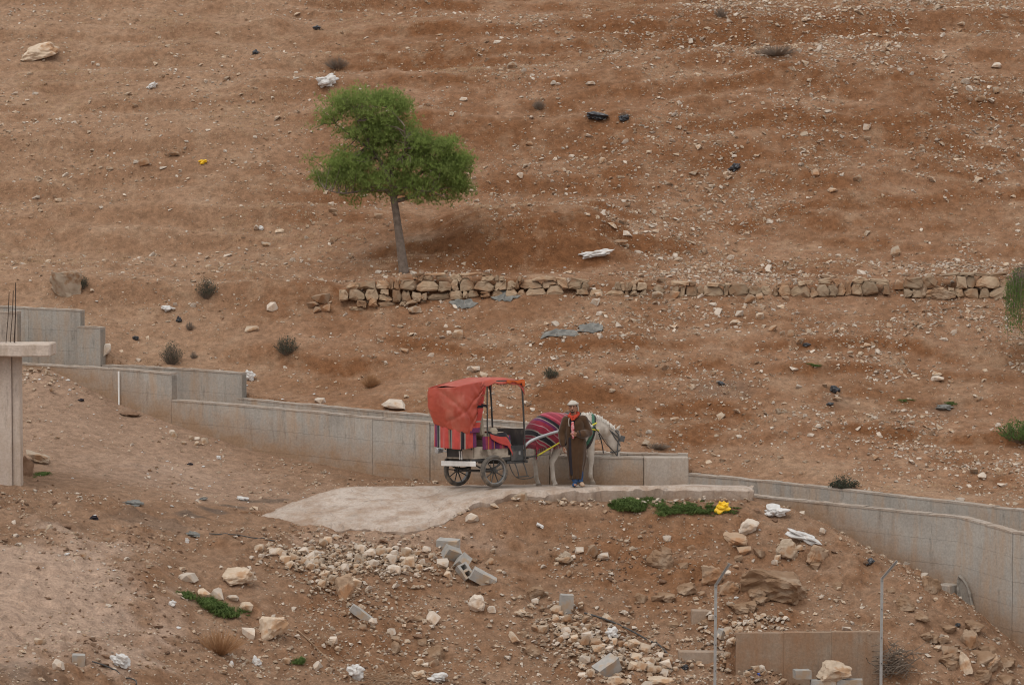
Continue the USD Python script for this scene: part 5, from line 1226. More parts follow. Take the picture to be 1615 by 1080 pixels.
litter('plastic_bag', 214, 536, 11, 8, 'black_plastic', 'tiny black bag right of the stepped wall end', 'plastic bag', 0, 13, sub=2)
litter('plastic_bag', 393, 593, 18, 19, 'white_plastic', 'torn whitish bag at the right end of the middle wall step', 'plastic bag', 30, 14)
litter('plastic_bag', 1138, 800, 28, 22, 'yellow_plastic', 'bright yellow bag beside the green weeds', 'plastic bag', -15, 15)
litter('plastic_bag', 1224, 805, 44, 20, 'white_plastic', 'white crumpled bag on the bank near the wall', 'plastic bag', 0, 16)
litter('plastic_bag', 1268, 848, 62, 15, 'white_plastic', 'long white sack lying on the bank above the brown boulder', 'sack', 22, 17, 0.4)
litter('plastic_bag', 1370, 888, 20, 9, 'black_plastic', 'black scrap between the sunken boulder and retaining wall', 'plastic scrap', -28, 18)
litter('plastic_bag', 890, 882, 30, 22, 'limestone', 'dirty pale sack on the middle of the bank', 'sack', 0, 19)
litter('plastic_bag', 190, 1041, 36, 24, 'white_plastic', 'white crumpled bag at the lower left', 'plastic bag', 25, 20)
litter('plastic_bag', 560, 1062, 30, 28, 'white_plastic', 'torn white bag at the bottom edge right of the pale stone', 'plastic bag', 10, 21)
litter('plastic_bag', 690, 1067, 34, 18, 'white_plastic', 'white bag at the bottom edge near the reddish twigs', 'plastic bag', 0, 22)
litter('plastic_bag', 660, 1065, 26, 14, 'limestone', 'dusty grey bag left of the white one at the bottom', 'plastic bag', 0, 23)
litter('plastic_bag', 965, 1000, 22, 20, 'white_plastic', 'white bag caught in the rubble beside the hose', 'plastic bag', -20, 24)
litter('plastic_bag', 272, 952, 14, 11, 'white_plastic', 'small pale crumpled paper left of the green weeds', 'paper', 0, 25, sub=2)
litter('plastic_bag', 305, 842, 24, 8, 'grey_rag', 'flat greyish plastic on the dirt track', 'plastic scrap', 6, 26)
litter('plastic_bag', 295, 852, 8, 9, 'white_plastic', 'tiny white scrap just below the greyish plastic', 'plastic scrap', 0, 27, sub=2)
litter('plastic_bag', 405, 1043, 18, 15, 'white_plastic', 'torn white scrap below the dry thorny bush', 'plastic scrap', 30, 28, sub=2)
litter('plastic_bag', 365, 1046, 8, 10, 'white_plastic', 'tiny white scrap left of the torn white scrap', 'plastic scrap', 0, 29, sub=2)
litter('plastic_bag', 1272, 543, 15, 6, 'black_plastic', 'small black scrap on the slope below the middle wall', 'plastic scrap', 0, 30, sub=2)
litter('plastic_bag', 1317, 615, 17, 13, 'black_plastic', 'black burnt lump on the right slope', 'plastic bag', 0, 31)
litter('plastic_bag', 1309, 638, 13, 5, 'black_plastic', 'flat black scrap under the burnt lump', 'plastic scrap', 0, 32, sub=2)
litter('plastic_bag', 1138, 606, 12, 7, 'black_plastic', 'small dark lump in the ash patch right of the man', 'plastic scrap', 0, 33, sub=2)
litter('plastic_bag', 1080, 1052, 13, 10, 'black_plastic', 'black bag in the rubble left of the left fence post', 'plastic bag', 0, 34, sub=2)
litter('plastic_bag', 1510, 986, 11, 8, 'black_plastic', 'tiny black bag at the foot of the retaining wall', 'plastic bag', 0, 35, sub=2)
litter('plastic_bag', 1198, 1063, 10, 7, 'blue_plastic', 'blue plastic bit in front of the pit wall', 'plastic scrap', 0, 36, sub=2)
litter('plastic_bag', 148, 816, 15, 8, 'dark_cloth', 'dark rag lying on the dirt track at the left', 'rag', 0, 37, sub=2)
litter('plastic_bag', 210, 792, 36, 8, 'grey_rag', 'tangle of grey rag on the dirt track', 'rag', 4, 38)
litter('plastic_bag', 205, 652, 34, 7, 'clod', 'dark earthy rag by the foot of the upper channel wall', 'rag', 6, 39)
litter('plastic_bag', 127, 631, 12, 5, 'dark_cloth', 'small dark scrap on the dirt left of the dark rag', 'rag', 0, 40, sub=2)
litter('plastic_bag', 383, 786, 20, 7, 'white_plastic', 'white scrap lying in the muddy rut', 'plastic scrap', 10, 41, sub=2)
litter('plastic_bag', 320, 786, 16, 5, 'grey_rag', 'flat grey scrap above the muddy rut', 'plastic scrap', 0, 42, sub=2)
litter('plastic_bag', 345, 722, 8, 7, 'white_plastic', 'tiny white scrap on the dirt below the long wall', 'plastic scrap', 0, 43, sub=2)
litter('plastic_bag', 106, 876 - 2, 9, 5, 'white_plastic', 'tiny pale scrap on the pale dust', 'plastic scrap', 0, 44, sub=2)
litter('plastic_bag', 853, 830, 16, 6, 'white_plastic', 'small white scrap on the bank below the man', 'plastic scrap', 25, 45, sub=2)
litter('plastic_bag', 1490, 643, 30, 9, 'grey_rag', 'grey burnt stick and ash on the right slope', 'rag', 4, 46, 0.6)
litter('plastic_bag', 300, 840 - 108, 10, 4, 'dark_cloth', 'thin dark scrap on the dirt below the wall', 'rag', 0, 47, sub=2)
# flecks of paper and plastic blown over the ground
r = np.random.default_rng(105); sp = []
for i in range(190):
    u = r.random()
    px, row = (r.uniform(60, 560), r.uniform(600, 820)) if u < 0.4 else (r.uniform(20, 700), r.uniform(850, 1075)) if u < 0.65 else (r.uniform(40, 130), r.uniform(575, 625)) if u < 0.72 else (r.uniform(690, 1300), r.uniform(810, 1075)) if u < 0.88 else (r.uniform(0, 1600), r.uniform(20, 640))
    sp.append(G(px, row))
sp = np.array(sp); sz = np.clip(r.lognormal(math.log(0.05), 0.4, len(sp)), 0.025, 0.11)
def fleck_protos(p):
    rr = np.random.default_rng(306)
    return [part(p, 'fleck', crumple(rr, (1, rr.uniform(.5, .9), rr.uniform(.3, .5)), 60 + k, 1, 0.8), 'white_plastic') for k in range(4)]
instancer('paper_flecks', 'flecks', sp + np.c_[0 * sz, 0 * sz, sz * .12], np.c_[sz, sz, sz], r.uniform(0, 6.28, len(sp)), fleck_protos, 406)
# ash-grey sheets lying flat on the slope
def flat_sheet(px, row, w, h, label, seed):
    r = np.random.default_rng(seed); c = G(px, row); s = c[1] / FOC
    n = 26; th = np.linspace(0, 2 * math.pi, n, endpoint=False); rad = 0.55 + 0.6 * r.random(n); rad = (rad + np.roll(rad, 1)) / 2
    ring = np.stack([np.cos(th) * rad * w * s / 2, np.sin(th) * rad * h * s * 1.3], 1); V_, F_ = [], []
    for k, q in enumerate((1.0, 0.66, 0.33)):
        V_.append(ring * q)
    V_ = np.vstack(V_ + [np.zeros((1, 2))])
    for k in range(2):
        for i in range(n):
            a, b = k * n + i, k * n + (i + 1) % n; F_ += [[a, b, b + n], [a, b + n, a + n]]
    for i in range(n): F_.append([2 * n + i, 2 * n + (i + 1) % n, 3 * n])
    x, y = V_[:, 0] + c[0], V_[:, 1] + c[1]
    z = H(x, y) + 0.035 + 0.05 * r.random(len(x)); z[:n] -= 0.03
    top = np.c_[x, y, z] - c; low = top - [0, 0, 0.012]; N = len(top)
    F = F_ + [[a + N, c_ + N, b + N] for a, b, c_ in F_] + sum([[[i, i + N, (i + 1) % n + N], [i, (i + 1) % n + N, (i + 1) % n]] for i in range(n)], [])
    single('grey_sheet', trimesh.Trimesh(np.vstack([top, low]), F, process=False), 'grey_rag', label, 'sheet', loc=c)
flat_sheet(730, 482, 44, 10, 'grey tattered sheet below the dry stone wall, left one of a pair', 31)
flat_sheet(797, 470, 46, 10, 'grey tattered sheet touching the foot of the dry stone wall', 32)
flat_sheet(880, 528, 74, 10, 'long grey sheet lying on the slope below the stone wall', 33)
flat_sheet(933, 522, 46, 14, 'pale grey sheet at the right end of the long grey one', 34)
# hose, cable, pipe
def cable(pts, rad, mat, label, name, cat, lift=0.02):
    q = np.array([G(*p) for p in pts]); q[:, 2] += lift + rad
    q = spline(q, 10 * len(pts)); q[:, 2] = np.maximum(q[:, 2], H(q[:, 0], q[:, 1]) + rad * 0.3)
    single(name, tube(q - q[0], rad, 8), mat, label, cat, loc=q[0], smooth=True)
cable([(922, 970), (950, 978), (985, 992), (1020, 1012), (1045, 1028), (1056, 1042), (1054, 1058)], 0.017, 'dark_hose', 'long black hose running down the right side of the rubble', 'hose', 'hose')
cable([(330, 844), (365, 846), (400, 851), (435, 856)], 0.01, 'dark_hose', 'thin dark cable on the dirt track beside the greyish plastic', 'cable', 'cable')
cable([(1175, 1068), (1200, 1060), (1230, 1055), (1262, 1054)], 0.014, 'dark_hose', 'dark bent pipe in front of the pit wall', 'pipe', 'pipe', 0.08)
cable([(145, 1046), (175, 1058), (200, 1072), (215, 1082)], 0.012, 'dark_hose', 'dark cable from the broken grey block to the bottom edge', 'cable', 'cable')
cable([(470, 998), (490, 1015), (505, 1030), (520, 1046)], 0.012, 'dry_twig', 'long thin stick on the earth below the upright tan boulder', 'stick', 'stick')
# ------------------------------------------------------------------ cart
HEAD = 35.0
CARTC = P(751, 768, 59.6); CARTC[2] = float(slab_z(CARTC[0], CARTC[1]))
def cart():
    r = np.random.default_rng(800)
    zl, zr_ = [float(slab_z(CARTC[0] + q * -math.sin(math.radians(HEAD)) * 0.68, CARTC[1] + q * math.cos(math.radians(HEAD)) * 0.68)) for q in (1, -1)]
    tilt = math.atan2(zl - zr_, 1.36)
    lft = np.array([-math.sin(math.radians(HEAD)), math.cos(math.radians(HEAD)), 0.0])
    loc = CARTC.copy(); loc[2] = (zl + zr_) / 2 + 0.01
    path = thing('horse_cart', 'two wheeled horse cart with a red tarpaulin hood and striped rugs', 'cart', loc, HEAD, up=np.array([0, 0, 1.0]) - lft * math.tan(tilt))
    RW = 0.315
    # wheels
    for side in (1, -1):
        yc = 0.64 * side
        prof = []
        for k in range(14):
            a = 2 * math.pi * k / 14
            prof.append((RW - 0.041 + 0.041 * math.cos(a), 0.056 * math.sin(a)))
        def revolve(pr, n=40):
            V_ = np.array([[[q[0] * math.cos(t), q[1], q[0] * math.sin(t)] for q in pr + pr[:1]] for t in np.linspace(0, 2 * math.pi, n + 1)])
            m = grid_mesh(V_); m.merge_vertices(); m.fix_normals(); return m
        w = thing_part(path, 'wheel', (0, yc, RW))
        part(w, 'tyre', revolve(prof), 'rubber', smooth=40)
        part(w, 'rim', revolve([(0.232, -0.035), (0.252, -0.042), (0.252, 0.042), (0.232, 0.035)]), 'rim_metal', smooth=30)
        part(w, 'hub', cat_([tube([(0, -0.075, 0), (0, 0.06, 0)], 0.042, 14), tube([(0, -0.09, 0), (0, -0.07, 0)], 0.024, 10)]), 'dark_steel', smooth=30)
        for k in range(9):
            a = 2 * math.pi * k / 9 + 0.2
            sp = tube([(0.035 * math.cos(a), 0, 0.035 * math.sin(a)), (0.238 * math.cos(a), 0, 0.238 * math.sin(a))], [0.013, 0.010], 6)
            part(w, 'spoke', sp, 'dark_steel')
    part(path, 'axle', tube([(0, -0.6, RW), (0, 0.6, RW)], 0.026, 10), 'dark_steel', smooth=30)
    for s in (1, -1):
        lv = [tube(spline([(-0.34 + 0.03 * k, 0.45 * s, 0.47 - 0.02 * k), (0, 0.45 * s, 0.36 - 0.012 * k), (0.34 - 0.03 * k, 0.45 * s, 0.47 - 0.02 * k)], 9), 0.012, 6) for k in range(3)]
        part(path, 'leaf_spring', cat_(lv), 'dark_steel')
    # chassis and body boxes
    part(path, 'chassis_rail', box(1.25, 0.05, 0.06, (0.23, 0.47, 0.535), ch=0.006), 'dark_steel'); part(path, 'chassis_rail', box(1.25, 0.05, 0.06, (0.23, -0.47, 0.535), ch=0.006), 'dark_steel')
    part(path, 'floor', box(0.86, 1.0, 0.03, (0.07, 0, 0.582)), 'worn_board')
    part(path, 'side_board', box(0.80, 0.022, 0.20, (0.07, -0.46, 0.70)), 'worn_board'); part(path, 'side_board', box(0.80, 0.022, 0.20, (0.07, 0.46, 0.70)), 'worn_board')
    part(path, 'rear_board', box(0.022, 0.52, 0.21, (-0.345, 0.2, 0.70)), 'black_sheet', label='dark rear panel'); part(path, 'rear_board', box(0.022, 0.36, 0.21, (-0.345, -0.265, 0.70)), 'worn_board', label='beige rear panel')
    for yy in (-0.005, -0.075):
        part(path, 'white_bar', box(0.012, 0.036, 0.17, (-0.365, yy, 0.635), ch=0.003), 'white_paint')
    part(path, 'bumper', box(0.05, 1.16, 0.10, (-0.40, 0.0, 0.475), ch=0.008), 'white_paint')
    part(path, 'bumper_bracket', cat_([box(0.07, 0.03, 0.12, (-0.36, q, 0.50)) for q in (-0.3, 0.3)]), 'dark_steel')
    part(path, 'tail_lamp', cat_([tube([(-0.37, 0.60, 0.73), (-0.50, 0.60, 0.73)], [0.045, 0.062], 14), tube([(-0.50, 0.60, 0.73), (-0.51, 0.60, 0.73)], [0.062, 0.05], 14), tube([(-0.40, 0.60, 0.73), (-0.36, 0.45, 0.70)], 0.012, 6)]), 'silver_pipe', smooth=30)
    # foot board, dash board, step
    part(path, 'foot_board', box(0.50, 1.02, 0.05, (0.66, 0, 0.455), ch=0.006), 'black_sheet')
    part(path, 'dash_board', box(0.018, 1.04, 0.62, (0.80, 0, 0.80), rot=(0, 0.05, 0)), 'black_sheet')
    part(path, 'side_panel', box(0.30, 0.016, 0.30, (0.655, -0.52, 0.635)), 'black_sheet'); part(path, 'side_panel', box(0.30, 0.016, 0.30, (0.655, 0.52, 0.635)), 'black_sheet')
    part(path, 'reflector', box(0.045, 0.008, 0.075, (0.70, -0.533, 0.63), ch=0.003), 'rim_metal')  # pale scratched patch on the side panel, made as a thin plate
    part(path, 'step', cat_([tube(spline([(0.60, -0.50, 0.43), (0.60, -0.60, 0.25), (0.60, -0.62, 0.18)], 8), 0.012, 6), tube(spline([(0.80, -0.50, 0.43), (0.80, -0.60, 0.25), (0.80, -0.62, 0.18)], 8), 0.012, 6), box(0.24, 0.08, 0.02, (0.70, -0.62, 0.17))]), 'dark_steel')
    part(path, 'hanging_cable', tube(spline([(0.5, -0.45, 0.42), (0.62, -0.5, 0.16), (0.85, -0.45, 0.11), (1.15, -0.35, 0.14)], 16), 0.009, 6), 'dark_hose')
    # seats and cushions
    def pillow(sx, sy, sz, c, rot=None, seed=0):
        m = box(sx, sy, sz, ch=min(sx, sy, sz) * 0.3)
        for _ in range(3): m = m.subdivide()
        trimesh.smoothing.filter_taubin(m, iterations=6)
        m.vertices += m.vertices * 0.0 + (meshkit.fbm(m.vertices * 5 + seed, 3, seed) - 0.5)[:, None] * 0.05
        if rot is not None: m.apply_transform(trimesh.transformations.euler_matrix(*rot))
        m.apply_translation(c); return m
    part(path, 'seat_box', box(0.52, 0.92, 0.20, (0.20, 0, 0.84), ch=0.01), 'worn_board')
    part(path, 'seat_cushion', pillow(0.50, 0.96, 0.12, (0.18, 0, 1.0), seed=1), 'beige_cushion', smooth=True)
    part(path, 'backrest', pillow(0.12, 0.86, 0.48, (-0.10, 0, 1.25), (0, -0.12, 0), 2), 'beige_cushion', smooth=True)
    part(path, 'armrest', pillow(0.20, 0.14, 0.16, (0.14, -0.44, 1.06), seed=3), 'beige_cushion', smooth=True)
    def cloth(fn, nu, nv, name, mat, label=None, thick=0.012):
        U, Vv = np.meshgrid(np.linspace(0, 1, nu), np.linspace(0, 1, nv), indexing='ij')
        A = fn(U, Vv)
        g = grid_mesh(A); nrm = g.vertex_normals
        n = len(g.vertices)
        v = np.vstack([g.vertices + nrm * thick / 2, g.vertices - nrm * thick / 2])
        f = np.vstack([g.faces, g.faces[:, ::-1] + n])
        i = np.arange(nu * nv).reshape(nu, nv)
        edge = np.r_[i[:, 0], i[-1, 1:], i[-2::-1, -1], i[0, -2:0:-1]]
        e2 = np.roll(edge, -1)
        q = np.vstack([np.stack([edge, edge + n, e2 + n], 1), np.stack([edge, e2 + n, e2], 1)])
        t = trimesh.Trimesh(v, np.vstack([f, q]), process=False)
        uv = np.tile(np.stack([U.ravel(), Vv.ravel()], 1), (2, 1))
        return part(path, name, t, mat, smooth=True, uv=uv, label=label)
    def seat_rug(u, v):   # across the seat from left to right, hanging down at the right side and the front
        X = 0.02 + 0.50 * v; Yv = 0.50 - 1.06 * u
        z = 1.075 + 0.03 * np.sin(9 * u + 4 * v) * (1 - v) - 0.02
        over = np.maximum(u - 0.93, 0) / 0.07
        z = z - 0.24 * over ** 1.0 * (0.5 + v * 0.8) - 0.16 * np.clip((v - 0.8) / 0.2, 0, 1)
        return np.stack([X + 0.02 * np.sin(u * 20), np.maximum(Yv, -0.50 - 0.03 * over), z], -1)
    cloth(seat_rug, 30, 14, 'seat_rug', 'seat_stripes')
    cloth(lambda u, v: np.stack([-0.14 + 0.66 * u, -0.485 - 0.02 * np.sin(u * 22) * (1 - v), 0.74 + 0.25 * v], -1), 24, 6, 'seat_skirt', 'purple_weave', 'purple patterned cloth under the seat')
    # hood: frame, roof, tarpaulin, lining, rug
    fr = []
    for s in (1, -1):
        fr.append(tube(spline([(0.82, 0.55 * s, 0.45), (0.82, 0.55 * s, 1.2), (0.81, 0.55 * s, 1.85), (0.78, 0.55 * s, 2.03), (0.70, 0.55 * s, 2.055)], 22), 0.019, 8))
        part(path, 'hood_post', fr[-1], 'dark_steel', smooth=True)
        part(path, 'hood_rail', tube([(0.70, 0.55 * s, 2.055), (0.2, 0.55 * s, 2.06), (-0.62, 0.53 * s, 1.93)], 0.016, 8), 'dark_steel', smooth=True)
        part(path, 'hood_post', tube(spline([(-0.05, 0.53 * s, 1.0), (-0.04, 0.545 * s, 1.5), (-0.02, 0.55 * s, 2.03)], 12), 0.015, 8), 'dark_steel', smooth=True)
        part(path, 'hood_post', tube(spline([(-0.38, 0.46 * s, 0.75), (-0.56, 0.49 * s, 1.2), (-0.62, 0.53 * s, 1.93)], 12), 0.015, 8), 'dark_steel', smooth=True)
    part(path, 'hood_bow', tube(spline([(0.75, -0.55, 2.045), (0.75, 0, 2.075), (0.75, 0.55, 2.045)], 9), 0.016, 8), 'dark_steel', smooth=True)
    NZ = lambda a, b, s: meshkit.fbm(np.stack([a, b, np.zeros_like(a)], -1), 4, s) - 0.5
    def roof(u, v):
        X = -0.655 + 1.50 * u; Yv = (v * 2 - 1) * 0.585
        z = np.interp(X, [-0.66, -0.3, 0.15, 0.5, 0.85], [1.965, 2.05, 2.12, 2.10, 2.055]) + 0.03 * (1 - (v * 2 - 1) ** 2)
        z = z - 0.035 * np.abs(v * 2 - 1) ** 6 - 0.06 * np.clip((u - 0.955) / 0.045, 0, 1) + 0.05 * NZ(X * 2.2, Yv * 2.2, 3)
        side = np.abs(v * 2 - 1); fold = np.clip((side - 0.93) / 0.07, 0, 1)
        z = z - fold * (0.05 + 0.06 * np.clip(NZ(X * 7, Yv * 0 + 2, 6) + 0.3, 0, 1)) - fold * 0.10 * np.clip((u - 0.88) / 0.12, 0, 1)
        Yv = np.clip(Yv, -0.575, 0.575)
        return np.stack([X, Yv, z], -1)
    cloth(roof, 46, 30, 'hood_roof', 'tarp')
    def skirt_path(s, z, top):
        """s 0..1 round from the right side opening by the rear to the left side; rear corners rounded"""
        xr = -0.70 + 0.10 * (1 - top); hw = 0.585 - 0.05 * (1 - top)
        ring = [(0.0, -hw), (-0.30, -hw - 0.01), (xr + 0.10, -hw), (xr + 0.02, -hw + 0.05), (xr - 0.01, -hw + 0.16), (xr - 0.02, 0), (xr - 0.01, hw - 0.16), (xr + 0.02, hw - 0.05), (xr + 0.10, hw), (-0.30, hw + 0.01), (0.0, hw)]
        return ring
    def wrap(u, top):
        xr = -0.70 + 0.10 * (1 - top); hw = 0.585 - 0.05 * (1 - top)
        ks = [0, 0.13, 0.27, 0.31, 0.36, 0.5, 0.64, 0.69, 0.73, 0.87, 1.0]
        xs_ = [-0.13, -0.38, -0.60, -0.675, -0.70, -0.705, -0.70, -0.675, -0.60, -0.38, -0.13]; ys_ = [-1, -1.01, -1, -0.93, -0.78, 0, 0.78, 0.93, 1, 1.01, 1]
        X = PchipInterpolator(ks, xs_)(u); Yk = PchipInterpolator(ks, ys_)(u)
        X = np.where(X < -0.45, -0.45 + (X + 0.45) * (1 - 0.38 * (1 - top)), X)
        return X, Yk * hw
    def tarp(u, v):
        # v 0 top .. 1 bottom; the side edges lean back towards the bottom, pinched where a strap pulls them
        zb = np.interp(u, [0, 0.06, 0.2, 0.34, 0.5, 0.66, 0.8, 1], [1.30, 1.08, 1.05, 1.09, 1.17, 1.27, 1.28, 1.34])
        zt = np.interp(u, [0, 0.27, 0.34, 0.66, 0.73, 1], [2.07, 2.02, 1.985, 1.97, 1.985, 2.07])
        z = zt + (zb - zt) * v
        top = (z - 1.1) / 0.9
        X, Yv = wrap(u, top)
        edge = np.clip(1 - np.minimum(u, 1 - u) / 0.2, 0, 1)
        X = X - edge * (0.20 * v + 0.06 * np.exp(-((z - 1.60) / 0.12) ** 2))
        du = np.minimum(u, 1 - u)
        fold = 0.026 * np.sin((z - 1.6) * 26 / (0.35 + du * 6)) * np.exp(-du * 9) + 0.035 * NZ(u * 5 + v * 2, v * 2.5 - u * 2, 12) + 0.022 * np.abs(NZ(u * 9 + v * 7, v * 2 - u * 3, 15)) * 2 - 0.02 * np.exp(-((v * 0.9 + (u - 0.1) * 1.6 - 0.75) / 0.05) ** 2) - 0.02 * np.exp(-((v - 0.35 - (u - 0.1) * 1.2) / 0.045) ** 2) * (u < 0.5)
        belly = 0.045 * np.sin(math.pi * np.clip(v, 0, 1)) 
        n = np.stack([np.where(X < -0.55, -1.0, 0.0), np.where(X < -0.6, 0.3, 1.0) * np.sign(Yv) * (np.abs(Yv) > 0.4), np.zeros_like(u)], -1)
        return np.stack([X, Yv, z], -1) + n * (fold + belly)[..., None]
    cloth(tarp, 84, 30, 'hood_tarpaulin', 'tarp')
    for s, nm in ((-1, 0), (1, 1)):
        def lining(u, v, s=s):
            z = 2.03 - (2.03 - 1.08) * v
            x1 = np.interp(z, [1.08, 1.3, 1.6, 1.9, 2.03], [-0.26, -0.20, -0.135, -0.075, -0.045]); x0 = x1 - 0.22
            return np.stack([x0 + (x1 - x0) * u, s * (0.555 + 0.01 * np.sin(v * 14)) + 0 * u, z], -1)
        U_ = lining
        U2, V2 = np.meshgrid(np.linspace(0, 1, 6), np.linspace(0, 1, 20), indexing='ij')
        cloth(lambda u, v: U_(u, v), 6, 20, 'hood_lining', 'lining_stripes', 'red and black striped lining cloth')
    part(path, 'hood_strap', box(0.12, 0.012, 0.05, (-0.13, -0.575, 1.60), rot=(0, 0.25, 0)), 'dark_cloth')
    def rug(u, v):
        top = np.full_like(u, 0.15) - 0.1 * v
        X, Yv = wrap(0.10 + 0.80 * u, top)
        z = 1.34 - (1.34 - np.interp(u, [0, 0.2, 0.35, 0.6, 0.8, 1], [0.80, 0.775, 0.77, 0.80, 0.83, 0.86])) * v
        w = 0.018 * np.sin(u * 60 + 2 * np.sin(u * 9)) * v
        return np.stack([X * 0.985 + w + 0.03 * v * (X < -0.5) * -1, Yv * 0.985 - 0.015 * np.sign(Yv) * 0, z], -1)
    cloth(rug, 80, 10, 'rear_rug', 'rug_stripes', 'hanging rug with red, black and grey stripes')
    def valance(u, v):
        return np.stack([0.845 + 0.02 * np.sin(u * 23) * v, -0.585 + 1.17 * u, 2.05 + 0.02 - v * (0.05 + 0.08 * np.clip(NZ(u * 9, u * 0, 31) + 0.35, 0, 1))], -1)
    cloth(valance, 36, 4, 'front_valance', 'orange_edge', 'frayed orange front edge')
    cloth(lambda u, v: np.stack([0.42 + 0.43 * u, -0.592 - 0.0 * u, 2.075 - 0.03 * u - v * (0.03 + 0.10 * np.clip(NZ(u * 6, u * 0 + 3, 33) + 0.25, 0, 1) + 0.06 * (u > 0.85))], -1), 24, 4, 'side_valance', 'orange_edge', 'frayed orange side edge')
    fr_ = [tube([(0.28 + 0.07 * k, -0.57, 2.03), (0.28 + 0.07 * k + r.normal(0, 0.02), -0.57, 1.96 - 0.05 * r.random())], 0.004, 4) for k in range(8)]
    part(path, 'fringe', cat_(fr_), 'dark_cloth', kind='stuff')
    # shafts, traces
    for s in (-1, 1):
        part(path, 'shaft', tube(spline([(0.66, 0.40 * s, 0.52), (0.86, 0.43 * s, 0.72), (1.02, 0.45 * s, 0.84), (1.35, 0.44 * s, 0.93), (1.9, 0.41 * s, 1.02), (2.62, 0.37 * s, 1.06)], 26), 0.029, 10), 'silver_pipe', smooth=True)
    part(path, 'swingle_bar', tube([(0.98, -0.42, 0.52), (0.98, 0.42, 0.52)], 0.024, 8), 'dark_steel', smooth=True)
    part(path, 'draw_bar', cat_([tube([(0.78, 0.0, 0.50), (0.98, 0.0, 0.52)], 0.02, 8), tube([(0.98, -0.36, 0.52), (1.25, -0.36, 0.54)], 0.012, 6), tube([(0.82, -0.5, 0.55), (1.5, -0.42, 0.56)], 0.006, 5)]), 'dark_steel')
    for s in (-1, 1):
        part(path, 'trace', tube([(1.22, 0.40 * s, 0.545), (1.9, 0.40 * s, 0.83), (2.78, 0.30 * s, 1.12)], 0.016, 6), 'yellow_strap', smooth=True)
    return path
def thing_part(parent, name, loc):
    path = pname(parent, name); x = UsdGeom.Xform.Define(stage, path); x.AddTranslateOp().Set(tuple(map(float, loc))); return path
striped('lining_stripes', [(0, RED), (0.22, (0.3, 0.08, 0.04)), (0.26, RED), (0.44, BLK), (0.50, RED), (0.76, GRY), (0.79, RED), (0.9, PUR)], axis='y')
cart()

